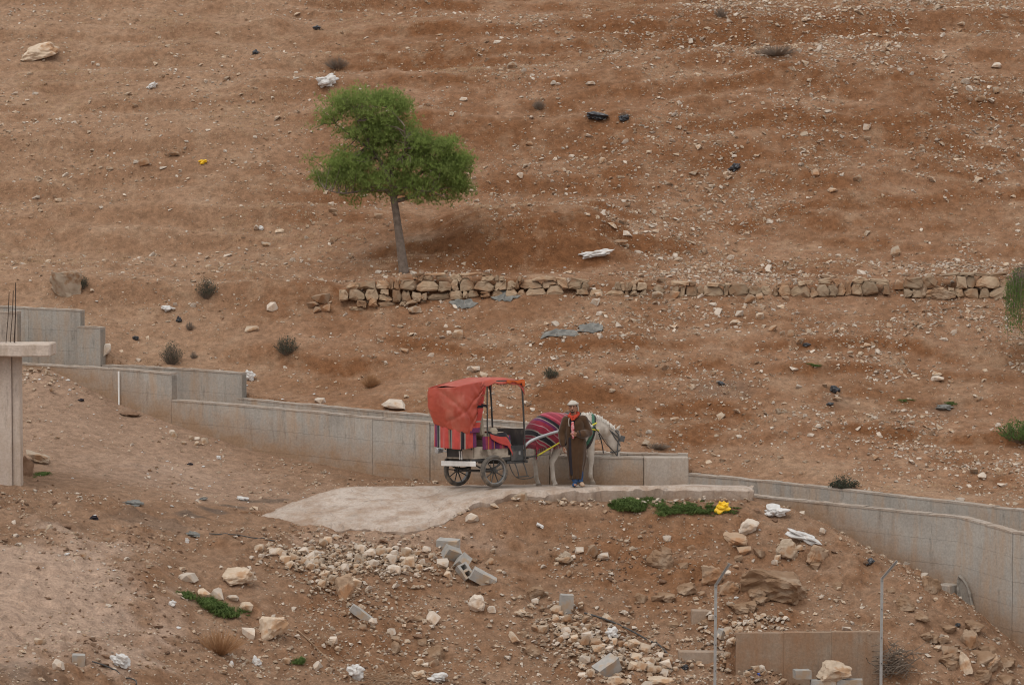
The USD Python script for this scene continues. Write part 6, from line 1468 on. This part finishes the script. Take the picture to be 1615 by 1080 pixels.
# ------------------------------------------------------------------ horse
th = math.radians(HEAD)
HORSEC = np.array([P(893, 766, 61.0)[0], 60.95, 0.0]); HORSEC[2] = float(slab_z(HORSEC[0], HORSEC[1]))
def horse():
    r = np.random.default_rng(820)
    path = thing('horse', 'white horse with lowered head drinking over the low wall', 'horse', HORSEC, HEAD)
    N = {
        'rump': ((-.60, 0, 1.12), (.20, .22, .24)), 'croup': ((-.42, 0, 1.17), (.25, .265, .275)), 'loin': ((-.12, 0, 1.16), (.26, .25, .255)), 'belly': ((.0, 0, 1.02), (.28, .275, .28)), 'chest': ((.36, 0, 1.06), (.25, .245, .33)),
        'wither': ((.34, 0, 1.33), (.16, .08, .09)), 'breast': ((.58, 0, 1.05), (.15, .18, .21)),
        'neck0': ((.50, 0, 1.17), (.20, .16, .24)), 'neck1': ((.80, 0, 1.10), (.16, .115, .22)), 'neck2': ((1.03, 0, 1.02), (.125, .092, .165)), 'poll': ((1.19, 0, .99), (.085, .08, .095)),
        'brow': ((1.27, 0, .89), (.08, .098, .095)), 'cheek': ((1.17, 0, .78), (.11, .068, .125)), 'nose': ((1.275, 0, .63), (.056, .058, .07)), 'muzz': ((1.262, 0, .475), (.066, .066, .066)), 'lip': ((1.215, 0, .45), (.055, .05, .05)), 'jaw': ((1.19, 0, .61), (.056, .05, .07)),
    }
    B = [('rump', 'croup'), ('croup', 'loin', 'belly'), ('loin', 'belly', 'chest'), ('chest', 'wither', 'loin'), ('chest', 'breast'), ('wither', 'chest', 'neck0'), ('neck0', 'neck1', 'breast'), ('neck0', 'wither', 'neck1'), ('neck1', 'neck2'), ('neck2', 'poll'), ('poll', 'brow', 'cheek'), ('neck2', 'cheek'), ('brow', 'nose', 'cheek'), ('nose', 'muzz', 'lip', 'jaw'), ('cheek', 'jaw', 'nose')]
    legs = {'FR': (.50, -.15, 0.0), 'FL': (.36, .15, 0.0), 'HR': (-.40, -.15, 0.0), 'HL': (-.60, .15, 0.0)}
    for k, (x0, y0, dz) in legs.items():
        if k[0] == 'F':
            pts = [('sh', (.44 * .4 + x0 * .6, y0 * 0.9, 1.02), (.15, .10, .2)), ('el', (x0 - .02, y0 * 1.05, .80), (.095, .075, .11)), ('kn', (x0 + .015, y0, .46), (.054, .052, .062)), ('cn', (x0, y0, .30), .036), ('fe', (x0 - .005, y0, .155), (.044, .042, .046)), ('pa', (x0 + .03, y0, .085), .036), ('ho', (x0 + .045, y0, .035), (.056, .052, .035))]
        else:
            pts = [('sh', (x0 * .5 - .25, y0 * 0.85, 1.06), (.2, .12, .22)), ('el', (x0 + .12, y0 * 1.1, .82), (.125, .085, .13)), ('gk', (x0 + .02, y0 * 1.02, .66), (.075, .06, .09)), ('kn', (x0 - .07, y0, .50), (.056, .048, .07)), ('cn', (x0 - .045, y0, .32), .040), ('fe', (x0 - .03, y0, .155), (.045, .042, .046)), ('pa', (x0 + .005, y0, .085), .036), ('ho', (x0 + .02, y0, .035), (.056, .052, .035))]
        for i, (n_, c_, rr) in enumerate(pts):
            N[k + n_] = (c_, rr)
            if i: B.append((k + pts[i - 1][0], k + n_))
    body = tm(hulls(N, B, 18), 0.035, 14)
    body.vertices += body.vertex_normals * ((meshkit.fbm(body.vertices * 5, 3, 5) - 0.5) * 0.012)[:, None]
    part(path, 'body', body, 'horse_coat', smooth=True)
    for k, (x0, y0, dz) in legs.items():
        xh = x0 + (.045 if k[0] == 'F' else .02)
        part(path, 'hoof', tube([(xh + .008, y0, -0.004), (xh - 0.004, y0, .058)], [.064, .050], 14), 'hoof', smooth=30)
    for s in (-1, 1):
        e0 = np.array((1.215, .062 * s, 1.05))
        part(path, 'ear', tube([e0, e0 + [.035, .02 * s, .05], e0 + [.085, .025 * s, .105]], [.024, .032, .003], 8), 'horse_coat', smooth=True)
        part(path, 'eye', trimesh.creation.icosphere(2, .02).apply_translation((1.30, .09 * s, .875)), 'dark_hair', smooth=True)
        part(path, 'nostril', trimesh.creation.icosphere(1, .014).apply_translation((1.31, .038 * s, .47)), 'dark_hair', smooth=True)
    # mane: many locks along the crest, and a forelock; tail
    crest = spline([(.36, 0, 1.41), (.52, 0, 1.405), (.80, 0, 1.325), (1.03, 0, 1.19), (1.18, 0, 1.09)], 60)
    lk = []
    for i in range(230):
        c = crest[int(r.integers(60))] + [r.normal(0, .01), r.normal(0, .012), -.015]; s = r.choice([-1, -1, 1])
        l = r.uniform(.06, .13)
        lk.append(tube([c, c + [.005, s * .03 + r.normal(0, .012), .03 + r.normal(0, .012)], c + [-.01 + r.normal(0, .02), s * (.06 + l * 0.35), .0 - l * 0.45]], [.010, .009, .002], 4, False))
    for i in range(30):
        c = np.array((1.235, r.normal(0, .025), 1.05)); lk.append(tube([c, c + [.045, r.normal(0, .01), -.02], c + [.075, r.normal(0, .02), -.12 - .05 * r.random()]], [.009, .008, .002], 4, False))
    part(path, 'mane', cat_(lk), 'horse_mane', smooth=True, kind='stuff')
    tl = []
    for i in range(90):
        a, b = r.normal(0, .018), r.normal(0, .022)
        tl.append(tube(spline([(-.66, a * .5, 1.0 + b * .3), (-.72, a, .92 + b), (-.72 + b, a * 1.5, .76), (-.70 + b, a * 1.8, .60 + r.uniform(-.06, .08))], 7), [.01, .01, .009, .008, .006, .004, .002], 4, False))
    part(path, 'tail', cat_(tl), 'horse_mane', smooth=True, kind='stuff')
    # straps that follow the body
    def loop(origin, normal, rad, off=0.008, rmax=9.0, flat=None):
        nrm = np.array(normal, float); nrm /= np.linalg.norm(nrm); o = np.array(origin, float)
        pts = trimesh.intersections.mesh_plane(body, nrm, o).reshape(-1, 3); pts = pts[np.linalg.norm(pts - o, axis=1) < rmax]
        if flat is not None: pts = pts[pts[:, 0] > flat]
        e1 = np.cross(nrm, [0, 1, 0]); e1 /= np.linalg.norm(e1); e2 = np.cross(nrm, e1)
        c = o; d = pts - c; ang = np.arctan2(d @ e2, d @ e1); rr_ = np.linalg.norm(d, axis=1)
        q = []
        for k in range(40):
            a0 = -math.pi + (k + .5) * 2 * math.pi / 40
            m_ = np.abs((ang - a0 + math.pi) % (2 * math.pi) - math.pi) < .12
            if m_.any(): q.append(c + (e1 * math.cos(a0) + e2 * math.sin(a0)) * (np.median(rr_[m_]) + off))
        q = np.array(q)
        return tube(np.vstack([q, q[:1]]) if flat is None else q, rad, 6)
    part(path, 'nose_band', loop((1.235, 0, .62), (-.2, 0, 1), .013, rmax=.2), 'bridle_leather')
    part(path, 'brow_band', loop((1.2, 0, .93), (.75, 0, 1), .013, rmax=.2), 'bridle_leather')
    part(path, 'throat_strap', loop((1.16, 0, .90), (.9, 0, .75), .011, rmax=.26), 'bridle_leather')
    for s in (-1, 1):
        part(path, 'cheek_strap', tube(spline([(1.16, .09 * s, 1.05), (1.245, .112 * s, .91), (1.235, .092 * s, .78), (1.225, .082 * s, .62), (1.225, .078 * s, .51)], 16), .013, 6), 'bridle_leather')
        part(path, 'blinker', box(.10, .012, .12, (1.32, .122 * s, .875), rot=(0, .25, .3 * s), ch=.005), 'bridle_leather')
        part(path, 'bit_ring', trimesh.creation.torus(.028, .006).apply_transform(trimesh.transformations.rotation_matrix(math.pi / 2, (1, 0, 0))).apply_translation((1.225, .082 * s, .505)), 'silver_pipe', smooth=True)
        if s < 0: part(path, 'rein', tube(spline([(1.225, .085 * s, .51), (1.05, .15 * s, .66), (.85, .21 * s, .80), (.6, .27 * s, 1.06), (.30, .27 * s, 1.36)], 26), .009, 6), 'dark_leather')
    part(path, 'collar_strap', loop((.56, 0, 1.15), (1, 0, -.42), .026, .014), 'dark_leather')
    part(path, 'collar_pad', loop((.51, 0, 1.15), (1, 0, -.42), .032, .012), 'green_strap')
    part(path, 'breast_strap', tube(spline([(.28, -.285, 1.14), (.50, -.262, 1.11), (.66, -.19, 1.08), (.75, 0, 1.06), (.66, .19, 1.08), (.50, .262, 1.11), (.28, .285, 1.14)], 24), .018, 6), 'yellow_strap')
    part(path, 'saddle_girth', loop((.20, 0, 1.1), (1, 0, 0), .022, .024), 'dark_leather')
    part(path, 'saddle_pad', cat_([box(.16, .10, .07, (.20, .08 * s, 1.435), rot=(-.5 * s, 0, 0), ch=.015) for s in (-1, 1)]), 'dark_leather')
    part(path, 'hanging_strap', tube(spline([(.66, -.2, 1.02), (.70, -.24, .86), (.745, -.25, .62)], 10), .012, 6), 'dark_leather')
    return body
hb = horse()
def blanket():
    bv = hb.vertices
    path = thing('blanket', 'dark red striped woven blanket over the back of the white horse', 'blanket', HORSEC, HEAD)
    nu, nv = 44, 56
    xs_, ph = np.linspace(-.98, .20, nu), np.linspace(-1.0, 1.0, nv)
    A = np.zeros((nu, nv, 3)); UV = np.zeros((nu, nv, 2))
    for i, x in enumerate(xs_):
        xx = max(x, -.72); c = np.array([0, 1.12])
        m = np.abs(bv[:, 0] - xx) < .05
        q = bv[m][:, 1:] - c; q = q[(bv[m][:, 2] > .78)]
        reach = np.interp(x, [-.98, -.6, -.2, .2], [1.8, 1.85, 1.75, 1.55])
        for j, p in enumerate(ph):
            a = p * reach; d = np.array([math.sin(a), math.cos(a)])
            ang = np.arccos(np.clip((q @ d) / np.maximum(np.linalg.norm(q, axis=1), 1e-6), -1, 1))
            near = ang < .28
            rad = (q[near] @ d).max() if near.any() else .25
            pt = c + d * (rad + .028)
            if abs(a) > 1.45:   # hangs free below the widest line
                e = abs(a) - 1.45; dm = np.array([math.sin(1.45), math.cos(1.45)])
                pt = c + np.array([np.sign(a) * dm[0], dm[1]]) * (rad + .03); pt[1] -= e * .9; pt[0] += np.sign(a) * .01 * math.sin(x * 30)
            fall = max(0.0, -.72 - x)
            A[i, j] = (x if fall == 0 else -.72 - .17 * math.sin(min(1.0, fall / .12) * math.pi / 2), pt[0] * (1 - fall * .5), pt[1] - max(0, fall - .05) * 2.4 * (1 - .75 * p * p) - fall * .3)
            UV[i, j] = ((0.66 * x + 0.85 * A[i, j, 2]) * 1.15, p)
    for _ in range(3):
        A[1:-1, 1:-1] = (A[1:-1, 1:-1] * 2 + A[:-2, 1:-1] + A[2:, 1:-1] + A[1:-1, :-2] + A[1:-1, 2:]) / 6
    A[..., 1] += np.sign(A[..., 1]) * 0.012; A[..., 2] += .008
    g = grid_mesh(A); n = len(g.vertices); nrm = g.vertex_normals
    if (nrm[:, 2].mean()) < 0: nrm = -nrm
    v = np.vstack([g.vertices + nrm * .007, g.vertices - nrm * .007])
    i = np.arange(nu * nv).reshape(nu, nv); edge = np.r_[i[:, 0], i[-1, 1:], i[-2::-1, -1], i[0, -2:0:-1]]; e2 = np.roll(edge, -1)
    f = np.vstack([g.faces, g.faces[:, ::-1] + n, np.stack([edge, edge + n, e2 + n], 1), np.stack([edge, e2 + n, e2], 1)])
    t = trimesh.Trimesh(v, f, process=False); t.fix_normals()
    part(path, 'cloth', t, 'blanket_stripes', smooth=True, uv=np.tile(UV.reshape(-1, 2), (2, 1)))
    r = np.random.default_rng(830); fr = []
    for j in list(range(0, nu, 1)):
        for jj in (0, nv - 1):
            for _ in range(2):
                p = A[j, jj]; fr.append(tube([p, p + [r.normal(0, .01), 0, -.05 - .03 * r.random()]], [.006, .003], 4, False))
    part(path, 'fringe', cat_(fr), 'blanket_fringe', kind='stuff')
speckled('blanket_fringe', MAR, (0.12, 0.02, 0.03), 20.0)
blanket()

# ------------------------------------------------------------------ man
def man():
    MC = np.array([P(909, 767, 59.9)[0], 59.9, 0.0]); MC[2] = float(slab_z(MC[0], MC[1])) + 0.0
    path = thing('person', 'person in a long brown coat, red scarf and white headcloth standing beside the horse', 'person', MC)
    # front is -y; measured in metres from the feet
    N = {
        'pel': ((-.005, .0, .92), (.15, .11, .12)), 'wai': ((-.015, .0, 1.08), (.135, .105, .1)), 'che': ((-.03, .01, 1.24), (.165, .115, .12)), 'sho': ((-.035, .015, 1.345), (.15, .08, .06)),
        'nk0': ((-.045, .015, 1.39), (.06, .06, .04)), 'nk1': ((-.06, -.005, 1.46), (.052, .055, .04)), 'hd': ((-.07, -.02, 1.575), (.074, .092, .098)), 'jaw': ((-.078, -.062, 1.505), (.050, .048, .040)), 'chin': ((-.082, -.095, 1.478), (.026, .022, .02)),
        'nose0': ((-.083, -.105, 1.575), (.013, .014, .014)), 'nose1': ((-.088, -.132, 1.535), (.016, .014, .012)), 'brow': ((-.078, -.085, 1.60), (.055, .03, .018)), 'mo': ((-.084, -.108, 1.502), (.026, .014, .012)),
        'hipR': ((-.075, .0, .88), .1), 'knR': ((-.05, -.02, .47), .06), 'anR': ((-.02, .0, .10), .042), 'toR': ((-.035, -.12, .035), (.04, .06, .03)), 'heR': ((-.02, .03, .035), (.036, .04, .032)),
        'hipL': ((.065, .0, .88), .1), 'knL': ((.06, -.02, .47), .06), 'anL': ((.085, .01, .10), .042), 'toL': ((.115, -.10, .035), (.04, .06, .03)), 'heL': ((.085, .04, .035), (.036, .04, .032)),
        # his right arm hangs (left in the picture), his left arm is bent across the waist
        'shR': ((-.205, .015, 1.315), .062), 'elR': ((-.275, .035, 1.03), .048), 'wrR': ((-.262, -.05, .815), .032),
        'shL': ((.145, .02, 1.315), .062), 'elL': ((.225, .035, 1.06), .048), 'wrL': ((.03, -.165, 1.055), .032),
    }
    B = [('pel', 'wai'), ('wai', 'che'), ('che', 'sho'), ('sho', 'nk0'), ('nk0', 'nk1'), ('nk1', 'hd'), ('hd', 'jaw'), ('jaw', 'chin'), ('nose0', 'nose1'), ('brow', 'hd'), ('mo', 'jaw'), ('pel', 'hipR'), ('hipR', 'knR'), ('knR', 'anR'), ('anR', 'heR'), ('heR', 'toR'), ('pel', 'hipL'), ('hipL', 'knL'), ('knL', 'anL'), ('anL', 'heL'), ('heL', 'toL'),
         ('sho', 'shR'), ('shR', 'elR'), ('elR', 'wrR'), ('sho', 'shL'), ('shL', 'elL'), ('elL', 'wrL')]
    def hand(w, d, side, palmn, curl, tag_):
        """palm, four unequal fingers and a thumb; w wrist, d finger direction, side towards the thumb, palmn the way the palm faces"""
        w, d, side, palmn = [np.array(q, float) for q in (w, d, side, palmn)]
        d /= np.linalg.norm(d); side -= d * side.dot(d); side /= np.linalg.norm(side); palmn = np.cross(d, side) * np.sign(np.dot(np.cross(d, side), palmn) or 1)
        k0, k1 = w + d * .015, w + d * .085
        for i, s in enumerate((.030, .010, -.010, -.029)):
            N[f'{tag_}k{i}'] = (tuple(k1 + side * s), .0115); N[f'{tag_}w{i}'] = (tuple(k0 + side * s * .75), .0145)
        B.append(tuple(f'{tag_}{q}{i}' for q in 'kw' for i in range(4)))
        for i, (s, ln) in enumerate(((.030, .068), (.010, .076), (-.010, .071), (-.029, .056))):
            p = k1 + side * s; a = 0.0; prev = f'{tag_}k{i}'
            for j, seg in enumerate((.44, .31, .25)):
                a += curl * (1 + .12 * i); v = d * math.cos(a) + palmn * math.sin(a) + side * s * .8
                p = p + v / np.linalg.norm(v) * ln * seg; nm = f'{tag_}f{i}{j}'; N[nm] = (tuple(p), .0098 - .001 * j); B.append((prev, nm)); prev = nm
        p = w + d * .03 + side * .026; N[f'{tag_}t0'] = (tuple(p), .014); prev = f'{tag_}t0'; B.append((f'{tag_}w0', prev))
        for j, (al, ln) in enumerate(((.9, .036), (.6, .03), (.35, .024))):
            v = d * math.cos(al) + side * math.sin(al) + palmn * .35; p = p + v / np.linalg.norm(v) * ln; nm = f'{tag_}t{j + 1}'; N[nm] = (tuple(p), .0115 - .0012 * j); B.append((prev, nm)); prev = nm
    hand((-.262, -.052, .80), (.10, -.12, -1), (.25, -1, -.05), (1, .2, .1), .32, 'R')
    hand((.02, -.17, 1.05), (-1, -.15, -.30), (-.1, -.55, 1), (.1, 1, .5), .45, 'L')
    B += [('wrR', 'Rw0', 'Rw3'), ('wrL', 'Lw0', 'Lw3')]
    for s in (-1, 1):
        N[f'ear{s}'] = ((-.07 + .076 * s, -.005, 1.56), (.012, .022, .032)); B.append((f'ear{s}',) * 2)
    body = tm(hulls(N, B, 14), .02, 3)
    part(path, 'body', body, 'skin', smooth=True)
    for s in (-1, 1):
        part(path, 'eye', trimesh.creation.icosphere(2, .011).apply_translation((-.083 + .029 * s, -.104, 1.572)), 'dark_hair', smooth=True)
        part(path, 'eyebrow', tube([(-.083 + .014 * s, -.116, 1.592), (-.083 + .03 * s, -.114, 1.597), (-.083 + .046 * s, -.104, 1.59)], [.004, .006, .003], 6), 'dark_hair')
    part(path, 'beard', tm(hulls({'a': ((-.082, -.098, 1.477), (.03, .024, .022)), 'b': ((-.12, -.04, 1.505), (.014, .035, .03)), 'c': ((-.035, -.04, 1.505), (.014, .035, .03)), 'd': ((-.085, -.118, 1.517), (.026, .009, .006))}, [('a', 'b'), ('a', 'c'), ('d', 'd')], 12), .012, 2), 'dark_hair', smooth=True)
    part(path, 'hair', tm(ell((-.068, -.002, 1.60), (.083, .09, .075), 20) - m3.Manifold.cube((1, 1, 1), True).translate((-.07, -.565, 1.6)), .015, 2), 'dark_hair', smooth=True)
    # headcloth: wound band, crown and a tail behind the ear
    cap = ell((-.068, -.012, 1.618), (.098, .112, .085), 24) - m3.Manifold.cube((1, 1, 1), True).translate((-.07, 0, 1.110))
    m = tm(cap, .015, 4); m.vertices += m.vertex_normals * ((meshkit.fbm(m.vertices * [18, 18, 40], 3, 3) - .5) * .022)[:, None]
    part(path, 'headcloth', m, 'white_wrap', smooth=True)
    t_ = np.linspace(0, 2 * math.pi, 28)
    part(path, 'headcloth_band', tube(np.stack([-.068 + .094 * np.cos(t_), -.012 + .108 * np.sin(t_), 1.628 + .012 * np.cos(t_ * 1 + .6)], 1), .019 + .004 * np.sin(t_ * 5), 8), 'white_wrap', smooth=True)
    part(path, 'headcloth_tail', tm(hulls({'a': ((.018, .03, 1.60), (.02, .03, .03)), 'b': ((.034, .05, 1.53), (.018, .028, .03)), 'c': ((.036, .06, 1.47), (.012, .03, .02))}, [('a', 'b'), ('b', 'c')], 12), .012, 3), 'white_wrap', smooth=True)
    # dark inner robe and scarves
    inner = tm(hulls({'p': ((-.01, .0, .80), (.165, .12, .12)), 'w': ((-.018, .0, 1.06), (.155, .122, .1)), 'c': ((-.033, .008, 1.24), (.178, .128, .12)), 's': ((-.038, .012, 1.35), (.15, .085, .055))}, [('p', 'w'), ('w', 'c'), ('c', 's')], 18), .03, 4)
    part(path, 'inner_robe', inner, 'dark_cloth', smooth=True)
    a_ = np.linspace(0, 2 * math.pi, 30)
    sc1 = tube(np.stack([-.052 + .088 * np.cos(a_), -.004 + .088 * np.sin(a_), 1.415 + .032 * np.sin(a_) + .016 * np.cos(a_)], 1), .032 + .007 * np.sin(a_ * 4), 10)
    part(path, 'scarf', sc1, 'red_scarf', smooth=True)
    part(path, 'scarf_end', tube(spline([(-.0, -.09, 1.40), (-.04, -.13, 1.36), (-.065, -.14, 1.32)], 10), np.linspace(.03, .018, 10), 8), 'red_scarf', smooth=True)
    part(path, 'scarf_end', tube(spline([(-.11, -.08, 1.39), (-.095, -.13, 1.35), (-.085, -.14, 1.31)], 10), np.linspace(.03, .018, 10), 8), 'red_scarf', smooth=True)
    part(path, 'patterned_scarf', tube(spline([(-.075, -.145, 1.29), (-.08, -.165, 1.2), (-.075, -.175, 1.10), (-.07, -.165, 1.0), (-.065, -.155, .96)], 16), np.interp(np.linspace(0, 1, 16), [0, .3, .7, 1], [.022, .034, .034, .018]), 8), 'patterned_scarf', smooth=True)
    part(path, 'white_cord', tube(spline([(-.145, -.115, 1.36), (-.155, -.135, 1.28), (-.145, -.14, 1.2)], 8), .008, 6), 'white_wrap', smooth=True)
    # long coat: torso and skirt rings, open in front, sleeves as separate tapering tubes joined on
    C = {
        's': ((-.037, .018, 1.345), (.175, .098, .07)), 'c': ((-.032, .012, 1.22), (.205, .15, .13)), 'w': ((-.015, .005, 1.02), (.20, .15, .12)), 'h': ((-.005, .005, .82), (.205, .155, .12)), 'k': ((.01, .005, .5), (.175, .145, .1)), 'b': ((-.01, .01, .165), (.135, .125, .03)),
        'aR': ((-.205, .015, 1.31), .085), 'eR': ((-.278, .03, 1.05), .083), 'fR': ((-.27, -.03, .90), .078), 'gR': ((-.262, -.048, .84), .062),
        'aL': ((.148, .02, 1.31), .085), 'eL': ((.232, .03, 1.06), .088), 'fL': ((.13, -.115, 1.035), .085), 'gL': ((.05, -.16, 1.05), .062),
    }
    coat = hulls(C, [('s', 'c'), ('c', 'w'), ('w', 'h'), ('h', 'k'), ('k', 'b')], 22)
    sl = hulls(C, [('s', 'aR'), ('aR', 'eR'), ('eR', 'fR'), ('fR', 'gR'), ('s', 'aL'), ('aL', 'eL'), ('eL', 'fL'), ('fL', 'gL')], 16)
    cut = m3.Manifold.hull_points(np.array([(-.20, -.35, 1.48), (.02, -.35, 1.48), (-.085, -.35, .97), (-.115, -.35, .97), (-.13, -.05, 1.48), (.0, -.05, 1.48), (-.09, -.07, 1.0), (-.11, -.07, 1.0)]))
    cut2 = m3.Manifold.hull_points(np.array([(-.20, -.35, 1.0), (-.12, -.35, 1.0), (-.06, -.35, .1), (-.15, -.35, .1), (-.16, -.115, 1.0), (-.13, -.115, 1.0), (-.08, -.09, .1), (-.11, -.09, .1)]))
    neck = ell((-.05, -.01, 1.43), (.085, .085, .09))
    coat = coat - cut - neck - cut2
    m = tm(coat + sl, .022, 5)
    v = m.vertices; a = np.arctan2(v[:, 1], v[:, 0] + .01)
    low = np.clip((1.0 - v[:, 2]) / .8, 0, 1)
    m.vertices = v + m.vertex_normals * (low * .013 * np.sin(a * 9 + 2 * np.sin(v[:, 2] * 3)) + (meshkit.fbm(v * [7, 7, 3.5], 4, 7) - .5) * .045)[:, None]
    part(path, 'coat', m, 'coat_wool', smooth=60)
    # a dark strip of the inner robe shows where the coat hangs open at the lower front
    part(path, 'robe_front', tm(hulls({'a': ((-.13, -.10, .96), (.03, .03, .02)), 'b': ((-.115, -.105, .55), (.04, .03, .02)), 'c': ((-.085, -.095, .24), (.035, .025, .02))}, [('a', 'b'), ('b', 'c')], 10), .03, 2), 'dark_cloth', smooth=True)
    for q, (c_, d_) in enumerate((((-.262, -.05, .828), (.0, -.12, -1)), ((.042, -.163, 1.052), (-1, -.15, -.1)))):
        d_ = np.array(d_, float) / np.linalg.norm(d_); c_ = np.array(c_)
        part(path, 'cuff', tube([c_ - d_ * .025, c_ + d_ * .012], [.066, .056], 14), 'dark_cloth', smooth=30)
    # trousers and shoes
    tr = tm(hulls({'a': ((-.035, .0, .42), .085), 'b': ((-.02, .0, .16), .072), 'c': ((-.022, -.01, .10), (.065, .075, .035)), 'd': ((.055, .0, .42), .085), 'e': ((.065, .01, .16), .07), 'f': ((.075, .0, .10), (.06, .07, .03))}, [('a', 'b'), ('b', 'c'), ('d', 'e'), ('e', 'f')], 16), .02, 4)
    tr.vertices += tr.vertex_normals * ((meshkit.fbm(tr.vertices * [12, 12, 24], 3, 9) - .5) * .03)[:, None]
    part(path, 'trousers', tr, 'blue_cloth', smooth=True)
    for nm, x0, x1, mt in (('R', -.022, -.045, 'blue_cloth'), ('L', .088, .125, 'tan_leather')):
        sh = tm(hulls({'h': ((x0, .03, .04), (.045, .05, .042)), 'm': ((x0 * .6 + x1 * .4, -.04, .05), (.046, .05, .046)), 't': ((x1, -.125, .03), (.046, .05, .031))}, [('h', 'm'), ('m', 't')], 16) - m3.Manifold.cube((1, 1, 1), True).translate((0, 0, -.5)), .015, 1)
        part(path, 'shoe', sh, mt, smooth=True)
man()
print('prims', sum(1 for _ in stage.Traverse()))
